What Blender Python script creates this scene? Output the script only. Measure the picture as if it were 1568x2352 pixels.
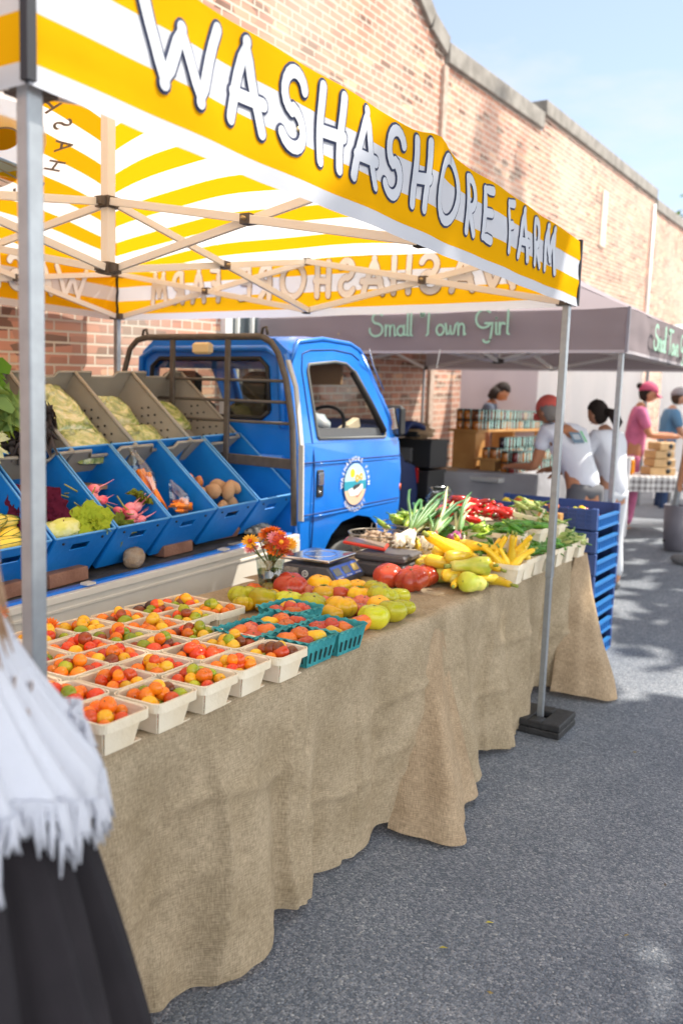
import bpy, bmesh, math, random
from mathutils import Vector, Matrix
from mathutils.geometry import tessellate_polygon
PI=math.pi
for o in list(bpy.data.objects): bpy.data.objects.remove(o)
S=bpy.context.scene; C=S.collection
rnd=random.Random(7)
# ---------------------------------------------------------------- camera
cam=bpy.data.cameras.new('camera'); cam_o=bpy.data.objects.new('camera',cam); C.objects.link(cam_o)
cam.sensor_fit='VERTICAL'; cam.sensor_height=36; cam.lens=1996.34/2352*36
yaw,pitch,roll=0.557905,0.123193,0.034559
_f=Vector((-math.sin(yaw)*math.cos(pitch),math.cos(yaw)*math.cos(pitch),-math.sin(pitch)))
_r=Vector((math.cos(yaw),math.sin(yaw),0)); _u=_r.cross(_f)
r2=math.cos(roll)*_r+math.sin(roll)*_u; u2=-math.sin(roll)*_r+math.cos(roll)*_u
M=Matrix((r2,u2,-_f)).transposed().to_4x4(); M.translation=Vector((1.3024,-1.0320,1.5206))
cam_o.matrix_world=M
cam.clip_start=.05; cam.clip_end=2000
cam.dof.use_dof=True; cam.dof.focus_distance=2.75; cam.dof.aperture_fstop=2.3
S.camera=cam_o
S.render.resolution_x=682; S.render.resolution_y=1024
# ---------------------------------------------------------------- world, sun, exposure
SUN_EL=math.radians(56); SUN_AZ=math.radians(42)      # azimuth measured from +Y towards +X
W=bpy.data.worlds.new('World'); S.world=W; W.use_nodes=True
nt=W.node_tree; nt.nodes.clear()
sky=nt.nodes.new('ShaderNodeTexSky'); sky.sky_type='NISHITA'; sky.sun_disc=False
sky.sun_elevation=SUN_EL; sky.sun_rotation=SUN_AZ; sky.air_density=1.0; sky.dust_density=.35; sky.ozone_density=2.2
bg=nt.nodes.new('ShaderNodeBackground'); bg.inputs[1].default_value=.078
out=nt.nodes.new('ShaderNodeOutputWorld')
tc=nt.nodes.new('ShaderNodeTexCoord'); mp=nt.nodes.new('ShaderNodeMapping'); mp.inputs['Scale'].default_value=(1.6,1.6,5)
nz=nt.nodes.new('ShaderNodeTexNoise'); nz.inputs['Scale'].default_value=1.7; nz.inputs['Detail'].default_value=7; nz.inputs['Roughness'].default_value=.6
cr=nt.nodes.new('ShaderNodeValToRGB'); cr.color_ramp.elements[0].position=.47; cr.color_ramp.elements[1].position=.68
cr.color_ramp.elements[0].color=(.35,.35,.35,1); cr.color_ramp.elements[1].color=(.8,.8,.8,1)
mx=nt.nodes.new('ShaderNodeMixRGB'); mx.inputs[2].default_value=(1,1,1,1)
L=nt.links
# a bank of brighter cloud added out of view on the street side as fill light, thin wisps above the roofs
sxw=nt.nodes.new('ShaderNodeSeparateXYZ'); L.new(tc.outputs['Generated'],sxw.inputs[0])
fill_bank=nt.nodes.new('ShaderNodeMapRange'); fill_bank.interpolation_type='SMOOTHSTEP'; fill_bank.inputs['From Min'].default_value=-.05; fill_bank.inputs['From Max'].default_value=.5; fill_bank.inputs['To Max'].default_value=.8
L.new(sxw.outputs[0],fill_bank.inputs['Value'])
ccol=nt.nodes.new('ShaderNodeMixRGB'); ccol.inputs[1].default_value=(3.85,3.9,3.95,1); ccol.inputs[2].default_value=(17,16.8,16.6,1); L.new(fill_bank.outputs[0],ccol.inputs[0]); L.new(ccol.outputs[0],mx.inputs[2])
mxf=nt.nodes.new('ShaderNodeMath'); mxf.operation='MAXIMUM'; L.new(fill_bank.outputs[0],mxf.inputs[1])
L.new(tc.outputs['Generated'],mp.inputs[0]); L.new(mp.outputs[0],nz.inputs['Vector']); L.new(nz.outputs[0],cr.inputs[0])
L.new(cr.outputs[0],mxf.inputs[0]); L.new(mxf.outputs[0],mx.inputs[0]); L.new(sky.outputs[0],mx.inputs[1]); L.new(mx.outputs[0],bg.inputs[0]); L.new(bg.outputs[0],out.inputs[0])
sun=bpy.data.lights.new('sun','SUN'); sun.energy=2.6; sun.angle=math.radians(.6); sun.color=(1,.93,.82)
so=bpy.data.objects.new('sun',sun); C.objects.link(so)
SD=Vector((math.sin(SUN_AZ)*math.cos(SUN_EL),math.cos(SUN_AZ)*math.cos(SUN_EL),math.sin(SUN_EL)))
so.rotation_euler=SD.to_track_quat('Z','Y').to_euler(); so.location=SD*30
S.view_settings.view_transform='Standard'; S.view_settings.look='None'; S.view_settings.gamma=1; S.view_settings.exposure=1.7
# ---------------------------------------------------------------- materials
MATS={}
def lin(c): return tuple(c)+(1,)
def mat(name,col,rough=.6,metal=0,noise=0,nscale=8,bump=0,bscale=None,col2=None,spec=.5,trans=0,alpha=1,coat=0,lo=.35,hi=.65,sss=0):
    if name in MATS: return MATS[name]
    m=bpy.data.materials.new(name); m.use_nodes=True; n=m.node_tree.nodes; l=m.node_tree.links
    b=n['Principled BSDF']; b.inputs['Base Color'].default_value=lin(col); b.inputs['Roughness'].default_value=rough
    b.inputs['Metallic'].default_value=metal; b.inputs['Specular IOR Level'].default_value=spec
    if coat: b.inputs['Coat Weight'].default_value=coat; b.inputs['Coat Roughness'].default_value=.08
    if trans: b.inputs['Transmission Weight'].default_value=trans
    if alpha<1: b.inputs['Alpha'].default_value=alpha
    if sss: b.inputs['Subsurface Weight'].default_value=sss; b.inputs['Subsurface Radius'].default_value=(.02,.008,.004)
    t=n.new('ShaderNodeTexCoord')
    if col2 is not None or noise:
        z=n.new('ShaderNodeTexNoise'); z.inputs['Scale'].default_value=nscale; z.inputs['Detail'].default_value=5
        l.new(t.outputs['Object'],z.inputs['Vector'])
        r=n.new('ShaderNodeValToRGB'); r.color_ramp.elements[0].position=lo; r.color_ramp.elements[1].position=hi
        r.color_ramp.elements[0].color=lin(col)
        r.color_ramp.elements[1].color=lin(col2) if col2 is not None else lin([min(1,x*(1+noise)) for x in col])
        l.new(z.outputs[0],r.inputs[0]); l.new(r.outputs[0],b.inputs['Base Color'])
    if bump:
        z2=n.new('ShaderNodeTexNoise'); z2.inputs['Scale'].default_value=bscale or nscale*4; z2.inputs['Detail'].default_value=6
        l.new(t.outputs['Object'],z2.inputs['Vector'])
        bp=n.new('ShaderNodeBump'); bp.inputs['Strength'].default_value=min(1,bump); bp.inputs['Distance'].default_value=.01
        l.new(z2.outputs[0],bp.inputs['Height']); l.new(bp.outputs[0],b.inputs['Normal'])
    MATS[name]=m; return m
def fabric(name,colf,transl=.5,rough=.8,bump=0,bs=60):
    """colf(nodes,links)->color socket or tuple; diffuse + translucent cloth"""
    if name in MATS: return MATS[name]
    m=bpy.data.materials.new(name); m.use_nodes=True; n=m.node_tree.nodes; l=m.node_tree.links; n.clear()
    o=n.new('ShaderNodeOutputMaterial'); d=n.new('ShaderNodeBsdfDiffuse'); t=n.new('ShaderNodeBsdfTranslucent'); x=n.new('ShaderNodeMixShader')
    c=colf(n,l) if callable(colf) else colf
    for s in (d,t):
        if isinstance(c,tuple): s.inputs[0].default_value=lin(c)
        else: l.new(c,s.inputs[0])
    x.inputs[0].default_value=transl; l.new(d.outputs[0],x.inputs[1]); l.new(t.outputs[0],x.inputs[2]); l.new(x.outputs[0],o.inputs[0])
    if bump:
        tc=n.new('ShaderNodeTexCoord'); z=n.new('ShaderNodeTexNoise'); z.inputs['Scale'].default_value=bs; z.inputs['Detail'].default_value=4
        l.new(tc.outputs['Object'],z.inputs['Vector']); b=n.new('ShaderNodeBump'); b.inputs['Strength'].default_value=bump; b.inputs['Distance'].default_value=.01
        l.new(z.outputs[0],b.inputs['Height']); l.new(b.outputs[0],d.inputs['Normal'])
    MATS[name]=m; return m
def glassmat(name,col=(.8,.85,.85),a=.25):
    if name in MATS: return MATS[name]
    m=bpy.data.materials.new(name); m.use_nodes=True; n=m.node_tree.nodes; l=m.node_tree.links; n.clear()
    o=n.new('ShaderNodeOutputMaterial'); t=n.new('ShaderNodeBsdfTransparent'); g=n.new('ShaderNodeBsdfGlossy'); x=n.new('ShaderNodeMixShader')
    t.inputs[0].default_value=lin(col); g.inputs['Roughness'].default_value=.05; x.inputs[0].default_value=a
    g.inputs[0].default_value=(.8,.8,.8,1)
    l.new(t.outputs[0],x.inputs[1]); l.new(g.outputs[0],x.inputs[2]); l.new(x.outputs[0],o.inputs[0]); MATS[name]=m; return m
# ---------------------------------------------------------------- mesh helpers
class MB:
    def __init__(s): s.v=[]; s.f=[]; s.mi=[]; s.uv={}; s.sm=[]
    def add(s,vs,fs,mi=0,uv=None,smooth=False):
        b=len(s.v); s.v+= [tuple(x) for x in vs]
        for i,f in enumerate(fs):
            if uv is not None: s.uv[len(s.f)]=[uv[k] for k in f]
            s.f.append([b+k for k in f]); s.mi.append(mi); s.sm.append(smooth)
        return s
    def box(s,c,d,R=None,mi=0,bev=0):
        x,y,z=[k/2 for k in d]; b=bev
        if b:
            vs=[];fs=[]
            for sz in (-1,1):
                for ins in ((b,0),(0,b)) if sz<0 else ((0,b),(b,0)):
                    i_,h_=ins
                    vs+=[( (x-i_)*a,(y-i_)*c_,sz*(z-h_)) for a,c_ in ((-1,-1),(1,-1),(1,1),(-1,1))]
            fs=[[3,2,1,0],[12,13,14,15]]
            for L_ in range(3):
                for k in range(4): fs.append([L_*4+k,L_*4+(k+1)%4,L_*4+4+(k+1)%4,L_*4+4+k])
        else:
            vs=[(-x,-y,-z),(x,-y,-z),(x,y,-z),(-x,y,-z),(-x,-y,z),(x,-y,z),(x,y,z),(-x,y,z)]
            fs=[[3,2,1,0],[4,5,6,7],[0,1,5,4],[1,2,6,5],[2,3,7,6],[3,0,4,7]]
        c=Vector(c)
        vs=[(R@Vector(p) if R else Vector(p))+c for p in vs]
        return s.add(vs,fs,mi)
    def bar(s,a,b,w,h=None,mi=0,up=(0,0,1)):
        a=Vector(a); b=Vector(b); h=h or w; d=(b-a); L_=d.length; d.normalize(); u=Vector(up)
        if abs(d.dot(u))>.99: u=Vector((0,1,0))
        sx=d.cross(u).normalized(); uz=sx.cross(d)
        R=Matrix((sx,d,uz)).transposed()
        return s.box((a+b)/2,(w,L_,h),R,mi)
    def tube(s,pts,r,n=8,mi=0,caps=True,smooth=True,ell=None):
        pts=[Vector(p) for p in pts]; rs=r if isinstance(r,(list,tuple)) else [r]*len(pts)
        vs=[];fs=[]; prev=None
        for i,p in enumerate(pts):
            t=(pts[min(i+1,len(pts)-1)]-pts[max(i-1,0)])
            if t.length<1e-9: t=Vector((0,0,1))
            t.normalize()
            if prev is None:
                a=Vector((0,0,1)) if abs(t.z)<.9 else Vector((1,0,0)); nrm=t.cross(a).normalized()
            else:
                nrm=(prev-t*prev.dot(t)); nrm=nrm.normalized() if nrm.length>1e-6 else prev
            prev=nrm; bn=t.cross(nrm)
            for k in range(n):
                a=2*PI*k/n; vs.append(p+nrm*math.cos(a)*rs[i]*(ell or 1)+bn*math.sin(a)*rs[i])
        for i in range(len(pts)-1):
            for k in range(n): fs.append([i*n+k,i*n+(k+1)%n,(i+1)*n+(k+1)%n,(i+1)*n+k])
        if caps: fs.append(list(range(n))[::-1]); fs.append([(len(pts)-1)*n+k for k in range(n)])
        return s.add(vs,fs,mi,smooth=smooth)
    def lathe(s,prof,c=(0,0,0),n=16,mi=0,ax='z',smooth=True,fn=None,caps=True):
        vs=[];fs=[]
        for r,z in prof:
            for k in range(n):
                a=2*PI*k/n; rr=r*(fn(a,z) if fn else 1); p=(rr*math.cos(a),rr*math.sin(a),z)
                if ax=='x': p=(p[2],p[0],p[1])
                if ax=='y': p=(p[0],p[2],p[1])
                vs.append((p[0]+c[0],p[1]+c[1],p[2]+c[2]))
        for i in range(len(prof)-1):
            for k in range(n): fs.append([i*n+k,i*n+(k+1)%n,(i+1)*n+(k+1)%n,(i+1)*n+k])
        if caps: fs.append(list(range(n))[::-1]); fs.append([(len(prof)-1)*n+k for k in range(n)])
        return s.add(vs,fs,mi,smooth=smooth)
    def ball(s,c,r,nu=12,nv=8,mi=0,fn=None,R=None):
        if not isinstance(r,(tuple,list)): r=(r,r,r)
        vs=[];fs=[]; c=Vector(c)
        for j in range(nv+1):
            ph=PI*j/nv
            for i in range(nu):
                th=2*PI*i/nu; d=Vector((math.sin(ph)*math.cos(th),math.sin(ph)*math.sin(th),math.cos(ph)))
                k=fn(d) if fn else 1
                p=Vector((d.x*r[0]*k,d.y*r[1]*k,d.z*r[2]*k)); vs.append((R@p if R else p)+c)
        for j in range(nv):
            for i in range(nu): fs.append([(j+1)*nu+i,(j+1)*nu+(i+1)%nu,j*nu+(i+1)%nu,j*nu+i])
        return s.add(vs,fs,mi,smooth=True)
    def grid(s,fn,nu,nv,mi=0,uvf=None,smooth=True,cu=False):
        vs=[];uv=[];fs=[]
        for j in range(nv+1):
            for i in range(nu+1):
                u,v=i/nu,j/nv; vs.append(fn(u,v)); uv.append(uvf(u,v) if uvf else (u,v))
        for j in range(nv):
            for i in range(nu):
                a=j*(nu+1)+i; fs.append([a,a+1,a+nu+2,a+nu+1])
        return s.add(vs,fs,mi,uv,smooth)
    def poly(s,outer,holes,fn,mi=0,flip=False):
        loops=[[Vector((a,b,0)) for a,b in outer]]+[[Vector((a,b,0)) for a,b in h] for h in holes]
        tri=tessellate_polygon(loops); flat=[q for lp in loops for q in lp]
        return s.add([fn(q.x,q.y) for q in flat],[list(t)[::-1] if flip else list(t) for t in tri],mi)
    def mesh(s,name,mats):
        me=bpy.data.meshes.new(name); me.from_pydata(s.v,[],s.f)
        for m in (mats if isinstance(mats,(list,tuple)) else [mats]): me.materials.append(m)
        me.polygons.foreach_set('material_index',s.mi); me.polygons.foreach_set('use_smooth',s.sm)
        if s.uv:
            ul=me.uv_layers.new(name='UV')
            for i,p in enumerate(me.polygons):
                if i in s.uv:
                    for k,li in enumerate(p.loop_indices): ul.data[li].uv=s.uv[i][k]
        me.update(); return me
    def build(s,name,mats,parent=None,sol=0,bev=0):
        o=bpy.data.objects.new(name,s.mesh(name,mats)); C.objects.link(o)
        if parent is not None: o.parent=parent
        if sol: q=o.modifiers.new('s','SOLIDIFY'); q.thickness=sol; q.offset=0
        if bev: q=o.modifiers.new('b','BEVEL'); q.width=bev; q.segments=2; q.limit_method='ANGLE'; q.angle_limit=.6
        return o
def tag(o,label=None,cat=None,group=None,kind=None):
    if label: o['label']=label
    if cat: o['category']=cat
    if group: o['group']=group
    if kind: o['kind']=kind
    return o
def empty(name,loc=(0,0,0),rot=(0,0,0),label=None,cat=None,group=None):
    o=bpy.data.objects.new(name,None); C.objects.link(o); o.location=loc; o.rotation_euler=rot; o.empty_display_size=.1
    return tag(o,label,cat,group)
def kids(o,table={}):
    return [c for c in bpy.data.objects if c.parent==o]
def copy_tree(o,parent=None):
    c=o.copy(); C.objects.link(c)
    if parent is not None: c.parent=parent
    for ch in kids(o): copy_tree(ch,c)
    return c
def inst(me,name,loc,rot=(0,0,0),sc=1,**kw):
    o=bpy.data.objects.new(name,me); C.objects.link(o); o.location=loc; o.rotation_euler=rot
    o.scale=(sc,sc,sc) if not isinstance(sc,(tuple,list)) else sc
    return tag(o,**kw)
def Gz(y): return .045*max(0,min(y,16)-4)
def nse(x,y=0,z=0):
    from mathutils import noise
    return noise.noise(Vector((x,y,z)))

# ================================================================ GROUND
def asphalt():
    m=bpy.data.materials.new('asphalt'); m.use_nodes=True; n=m.node_tree.nodes; l=m.node_tree.links; b=n['Principled BSDF']
    t=n.new('ShaderNodeTexCoord'); v=n.new('ShaderNodeTexVoronoi'); v.inputs['Scale'].default_value=150; v.inputs['Randomness'].default_value=1
    z=n.new('ShaderNodeTexNoise'); z.inputs['Scale'].default_value=1.3; z.inputs['Detail'].default_value=7; z.inputs['Roughness'].default_value=.65
    z3=n.new('ShaderNodeTexNoise'); z3.inputs['Scale'].default_value=70; z3.inputs['Detail'].default_value=3
    for q in (v,z,z3): l.new(t.outputs['Object'],q.inputs['Vector'])
    r=n.new('ShaderNodeValToRGB'); e=r.color_ramp.elements; e[0].position=0; e[0].color=(.10,.12,.15,1); e[1].position=1; e[1].color=(.44,.45,.46,1)
    a=e.new(.45); a.color=(.165,.188,.222,1); a=e.new(.8); a.color=(.25,.272,.305,1); a=e.new(.95); a.color=(.31,.325,.35,1)
    sp=n.new('ShaderNodeSeparateColor'); l.new(v.outputs['Color'],sp.inputs[0]); l.new(sp.outputs[0],r.inputs[0])
    mx=n.new('ShaderNodeMixRGB'); mx.blend_type='MULTIPLY'; mx.inputs[0].default_value=1
    r2=n.new('ShaderNodeValToRGB'); r2.color_ramp.elements[0].position=.3; r2.color_ramp.elements[0].color=(.70,.71,.73,1); r2.color_ramp.elements[1].position=.7; r2.color_ramp.elements[1].color=(1.15,1.12,1.08,1)
    l.new(z.outputs[0],r2.inputs[0]); l.new(r.outputs[0],mx.inputs[1]); l.new(r2.outputs[0],mx.inputs[2]); l.new(mx.outputs[0],b.inputs['Base Color'])
    b.inputs['Roughness'].default_value=.75
    ad=n.new('ShaderNodeMath'); ad.operation='ADD'; l.new(v.outputs['Distance'],ad.inputs[0]); l.new(z3.outputs[0],ad.inputs[1])
    bp=n.new('ShaderNodeBump'); bp.inputs['Strength'].default_value=.8; bp.inputs['Distance'].default_value=.004; bp.invert=True
    l.new(ad.outputs[0],bp.inputs['Height']); l.new(bp.outputs[0],b.inputs['Normal']); return m
g=MB(); ys=[-30,-5,0,2,4,5,6,8,10,12,14,16,30,300]
for i in range(len(ys)-1):
    g.add([(-3.06 if 0 else -80,ys[i],Gz(ys[i])),(80,ys[i],Gz(ys[i])),(80,ys[i+1],Gz(ys[i+1])),(-80,ys[i+1],Gz(ys[i+1]))],[[0,1,2,3]])
tag(g.build('asphalt_road',asphalt()),kind='structure')
# litter
def petal(name,pts,m,label,cat):
    b=MB(); b.tube(pts,[.003,.006,.005,.002],n=6); tag(b.build(name,m),label,cat)
petal('pepper_scrap',[(1.26,2.02,.004),(1.245,2.03,.007),(1.22,2.03,.007),(1.2,2.045,.004)],mat('red_scrap',(.5,.02,.03),.5),'small red pepper scrap lying on the open asphalt','vegetable scrap')
for k,(x,y,c,lb) in enumerate([(.42,1.27,(.5,.42,.05),'tiny yellow petal on the asphalt near the burlap hem'),(.99,1.55,(.1,.25,.08),'dark green leaf scrap on the asphalt beyond the hem'),(.72,.32,(.25,.42,.25),'pale green leaf bit on the asphalt near the skirt'),(.36,1.08,(.45,.38,.06),'yellow petal fragment on the asphalt beside the cloth')]):
    b=MB(); z=.005; b.add([(x,y,z),(x+.014,y+.004,z+.003),(x+.02,y+.013,z),(x+.005,y+.01,z+.002)],[[0,1,2,3]]); tag(b.build('leaf_scrap',mat('scrap%d'%k,c,.6),sol=.001),lb,'leaf')
rs=random.Random(44)
for k in range(9):
    x,y=rs.uniform(.35,1.5),rs.uniform(.4,3.0); c_=[(.12,.09,.06),(.30,.22,.07),(.08,.16,.05)][k%3]; b=MB(); a_=rs.uniform(0,6); u=Vector((math.cos(a_),math.sin(a_),0))*.009; w=Vector((-math.sin(a_),math.cos(a_),.3))*.004; p=Vector((x,y,.005))
    b.add([p-u,p-w,p+u,p+w],[[0,1,2,3]]); tag(b.build('leaf_scrap',mat('litter%d'%(k%3),c_,.7),sol=.001),['brown','straw coloured','green'][k%3]+' dry leaf flake scattered on the open asphalt','leaf','%s leaf flakes on the asphalt'%['brown','straw','green'][k%3])
# ================================================================ BUILDING
def brickmat():
    m=bpy.data.materials.new('brick'); m.use_nodes=True; n=m.node_tree.nodes; l=m.node_tree.links; b=n['Principled BSDF']
    t=n.new('ShaderNodeTexCoord')
    def bt(w,off,sq):
        k=n.new('ShaderNodeTexBrick'); k.inputs['Scale'].default_value=1; k.inputs['Brick Width'].default_value=w; k.inputs['Row Height'].default_value=.0675
        k.inputs['Mortar Size'].default_value=.008; k.inputs['Mortar Smooth'].default_value=.25; k.inputs['Bias'].default_value=-.1; k.offset=off
        k.inputs['Color1'].default_value=(.52,.26,.18,1); k.inputs['Color2'].default_value=(.40,.185,.13,1); k.inputs['Mortar'].default_value=(.62,.55,.45,1)
        l.new(t.outputs['UV'],k.inputs['Vector']); return k
    k1=bt(.215,.5,1); k2=bt(.1075,.5,1)
    sx=n.new('ShaderNodeSeparateXYZ'); l.new(t.outputs['UV'],sx.inputs[0])
    def mth(op,a,b_):
        q=n.new('ShaderNodeMath'); q.operation=op
        for i,x in enumerate((a,b_)):
            if x is None: continue
            if isinstance(x,(int,float)): q.inputs[i].default_value=x
            else: l.new(x,q.inputs[i])
        return q.outputs[0]
    row=mth('FLOOR',mth('DIVIDE',sx.outputs[1],.0675),None); sel=mth('LESS_THAN',mth('MODULO',row,6),.5)
    mx=n.new('ShaderNodeMixRGB'); l.new(sel,mx.inputs[0]); l.new(k1.outputs[0],mx.inputs[1]); l.new(k2.outputs[0],mx.inputs[2])
    mf=n.new('ShaderNodeMixRGB'); l.new(sel,mf.inputs[0]); l.new(k1.outputs['Fac'],mf.inputs[1]); l.new(k2.outputs['Fac'],mf.inputs[2])
    # occasional dark, pale bricks
    br=n.new('ShaderNodeTexVoronoi'); br.inputs['Scale'].default_value=1; mpp=n.new('ShaderNodeMapping'); mpp.inputs['Scale'].default_value=(4.65,14.8,1)
    l.new(t.outputs['UV'],mpp.inputs[0]); l.new(mpp.outputs[0],br.inputs['Vector']); br.inputs['Randomness'].default_value=.35
    rr=n.new('ShaderNodeValToRGB'); rr.color_ramp.interpolation='CONSTANT'; e=rr.color_ramp.elements; e[0].position=0; e[0].color=(.45,.5,.5,1); e[1].position=.12; e[1].color=(1,1,1,1)
    a=e.new(.6); a.color=(1.25,1.2,1.15,1); a=e.new(.88); a.color=(1.5,1.75,1.6,1); a=e.new(.95); a.color=(.7,.75,.8,1)
    sc=n.new('ShaderNodeSeparateColor'); l.new(br.outputs['Color'],sc.inputs[0]); l.new(sc.outputs[0],rr.inputs[0])
    mm=n.new('ShaderNodeMixRGB'); mm.blend_type='MULTIPLY'; inv=n.new('ShaderNodeInvert'); l.new(mf.outputs[0],inv.inputs[1]); l.new(inv.outputs[0],mm.inputs[0])
    l.new(mx.outputs[0],mm.inputs[1]); l.new(rr.outputs[0],mm.inputs[2])
    z=n.new('ShaderNodeTexNoise'); z.inputs['Scale'].default_value=.7; z.inputs['Detail'].default_value=6; l.new(t.outputs['UV'],z.inputs['Vector'])
    zr=n.new('ShaderNodeValToRGB'); zr.color_ramp.elements[0].position=.45; zr.color_ramp.elements[0].color=(0,0,0,1); zr.color_ramp.elements[1].position=.75; zr.color_ramp.elements[1].color=(.55,.55,.55,1); l.new(z.outputs[0],zr.inputs[0])
    m2=n.new('ShaderNodeMixRGB'); m2.inputs[2].default_value=(.62,.52,.42,1); l.new(zr.outputs[0],m2.inputs[0]); l.new(mm.outputs[0],m2.inputs[1])
    l.new(m2.outputs[0],b.inputs['Base Color']); b.inputs['Roughness'].default_value=.9
    bp=n.new('ShaderNodeBump'); bp.inputs['Strength'].default_value=.6; bp.inputs['Distance'].default_value=.006; bp.invert=True
    l.new(mf.outputs[0],bp.inputs['Height']); l.new(bp.outputs[0],b.inputs['Normal']); return m
BR=brickmat(); CONC=mat('coping_stone',(.20,.18,.155),.85,noise=.5,nscale=5,bump=.4,col2=(.31,.285,.25)); WHT=mat('white_paint',(.78,.78,.74),.5,noise=.1)
XW=-3.05
bl=empty('brick_building',(XW,0,0),label='long red brick building with stone coping behind the market stalls',cat='building')
wv=lambda y,z:(XW,y,z)
wb=MB()
outer=[(-6,-.3),(60,-.3),(60,7.2),(17.4,5.55),(17.2,5.55),(17.2,5.72),(10.7,5.47),(10.7,5.27),(7.68,5.13),(7.66,5.20),(7.32,5.32),(6.95,5.55),(4.5,8.6),(-6,8.6)]
wins=[((4.13,1.0),(5.02,2.75)),((5.9,2.9),(6.5,4.3)),((1.3,2.9),(2.1,4.4))]
holes=[[(a[0],a[1]),(a[0],b_[1]),(b_[0],b_[1]),(b_[0],a[1])] for a,b_ in wins[:1]]
loops=[[Vector((a,b_,0)) for a,b_ in outer]]+[[Vector((a,b_,0)) for a,b_ in h] for h in holes]
tri=tessellate_polygon(loops); flat=[q for lp in loops for q in lp]
wb.add([wv(q.x,q.y) for q in flat],[list(t_) for t_ in tri],0,[(q.x,q.y-.038*(q.x-4)) for q in flat])
wb.add([(XW,-6,-.3),(XW-6,-6,-.3),(XW-6,-6,8.6),(XW,-6,8.6)],[[0,1,2,3]],0,[(0,0),(6,0),(6,8.6),(0,8.6)])
wo=wb.build('wall',BR,bl); wo.matrix_parent_inverse=Matrix.Translation((-XW,0,0))
def bpart(mb,name,m,par=None,bev=0):
    o=mb.build(name,m,bl,bev=bev); o.matrix_parent_inverse=Matrix.Translation((-XW,0,0)); return o
cp=MB()
def cop(y0,z0,y1,z1,h,w=.09): cp.bar((XW-.1,y0,z0+h/2),(XW-.1,y1,z1+h/2),.2+2*w*.5+.0,h,up=(0,0,1))
cop(4.5,8.6,6.95,5.56,.22); cop(6.96,5.55,7.32,5.33,.2); cop(7.33,5.32,7.70,5.2,.2); cop(7.72,5.14,10.68,5.28,.21)
cop(10.72,5.48,17.2,5.73,.19); cop(17.25,5.55,40,6.4,.2)
cp.box((XW-.5,10.6,5.5),(.3,.5,.4))
bpart(cp,'coping',CONC,bev=.01)
for (a,b_) in wins[:1]:
    fr=MB(); y0,z0,y1,z1=a[0],a[1],b_[0],b_[1]
    for q in ((y0+.04,(z0+z1)/2,.08,z1-z0),(y1-.04,(z0+z1)/2,.08,z1-z0)): fr.box((XW-.02,q[0],q[1]),(.14,q[2],q[3]))
    fr.box((XW-.02,(y0+y1)/2,z1-.04),(.138,y1-y0-.16,.08)); fr.box((XW-.02,(y0+y1)/2,z0+.03),(.2,y1-y0-.16,.06))
    for k in (1,2): fr.box((XW-.05,y0+.08+(y1-y0-.16)*k/4,(z0+z1)/2),(.03,.02,z1-z0-.16))
    f_=bpart(fr,'window_frame',WHT)
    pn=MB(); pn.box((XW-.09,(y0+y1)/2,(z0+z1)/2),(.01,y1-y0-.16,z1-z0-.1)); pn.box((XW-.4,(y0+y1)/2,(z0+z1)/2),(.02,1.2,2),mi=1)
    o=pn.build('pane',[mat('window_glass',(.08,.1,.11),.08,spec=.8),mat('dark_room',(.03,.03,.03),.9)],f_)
STN=mat('pale_stone',(.62,.56,.45),.8,noise=.2)
for (y0,y1,z0,z1) in ((13.62,13.9,4.25,5.15),(9.60,9.74,2.45,2.85),(10.5,10.66,2.45,2.95),(11.5,11.68,2.4,2.95),(14.2,14.45,2.3,3.3)):
    k=MB(); k.box((XW+.005,(y0+y1)/2,(z0+z1)/2),(.05,y1-y0,z1-z0)); bpart(k,'stone_panel',STN,bev=.01)
dp=MB(); dp.tube([(XW+.04,17.0,.4),(XW+.04,17.0,5.6)],.03,n=8); bpart(dp,'downspout',WHT)
dp=MB(); dp.box((XW+.015,7.68,2.6),(.04,.10,5.0)); bpart(dp,'corner_strip',mat('whitewashed_brick',(.56,.46,.38),.9,col2=(.42,.30,.23),nscale=14))
lt=MB(); lt.box((XW+.1,12.6,2.62),(.2,.5,.22)); bpart(lt,'wall_lamp',STN,bev=.02)
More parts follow.
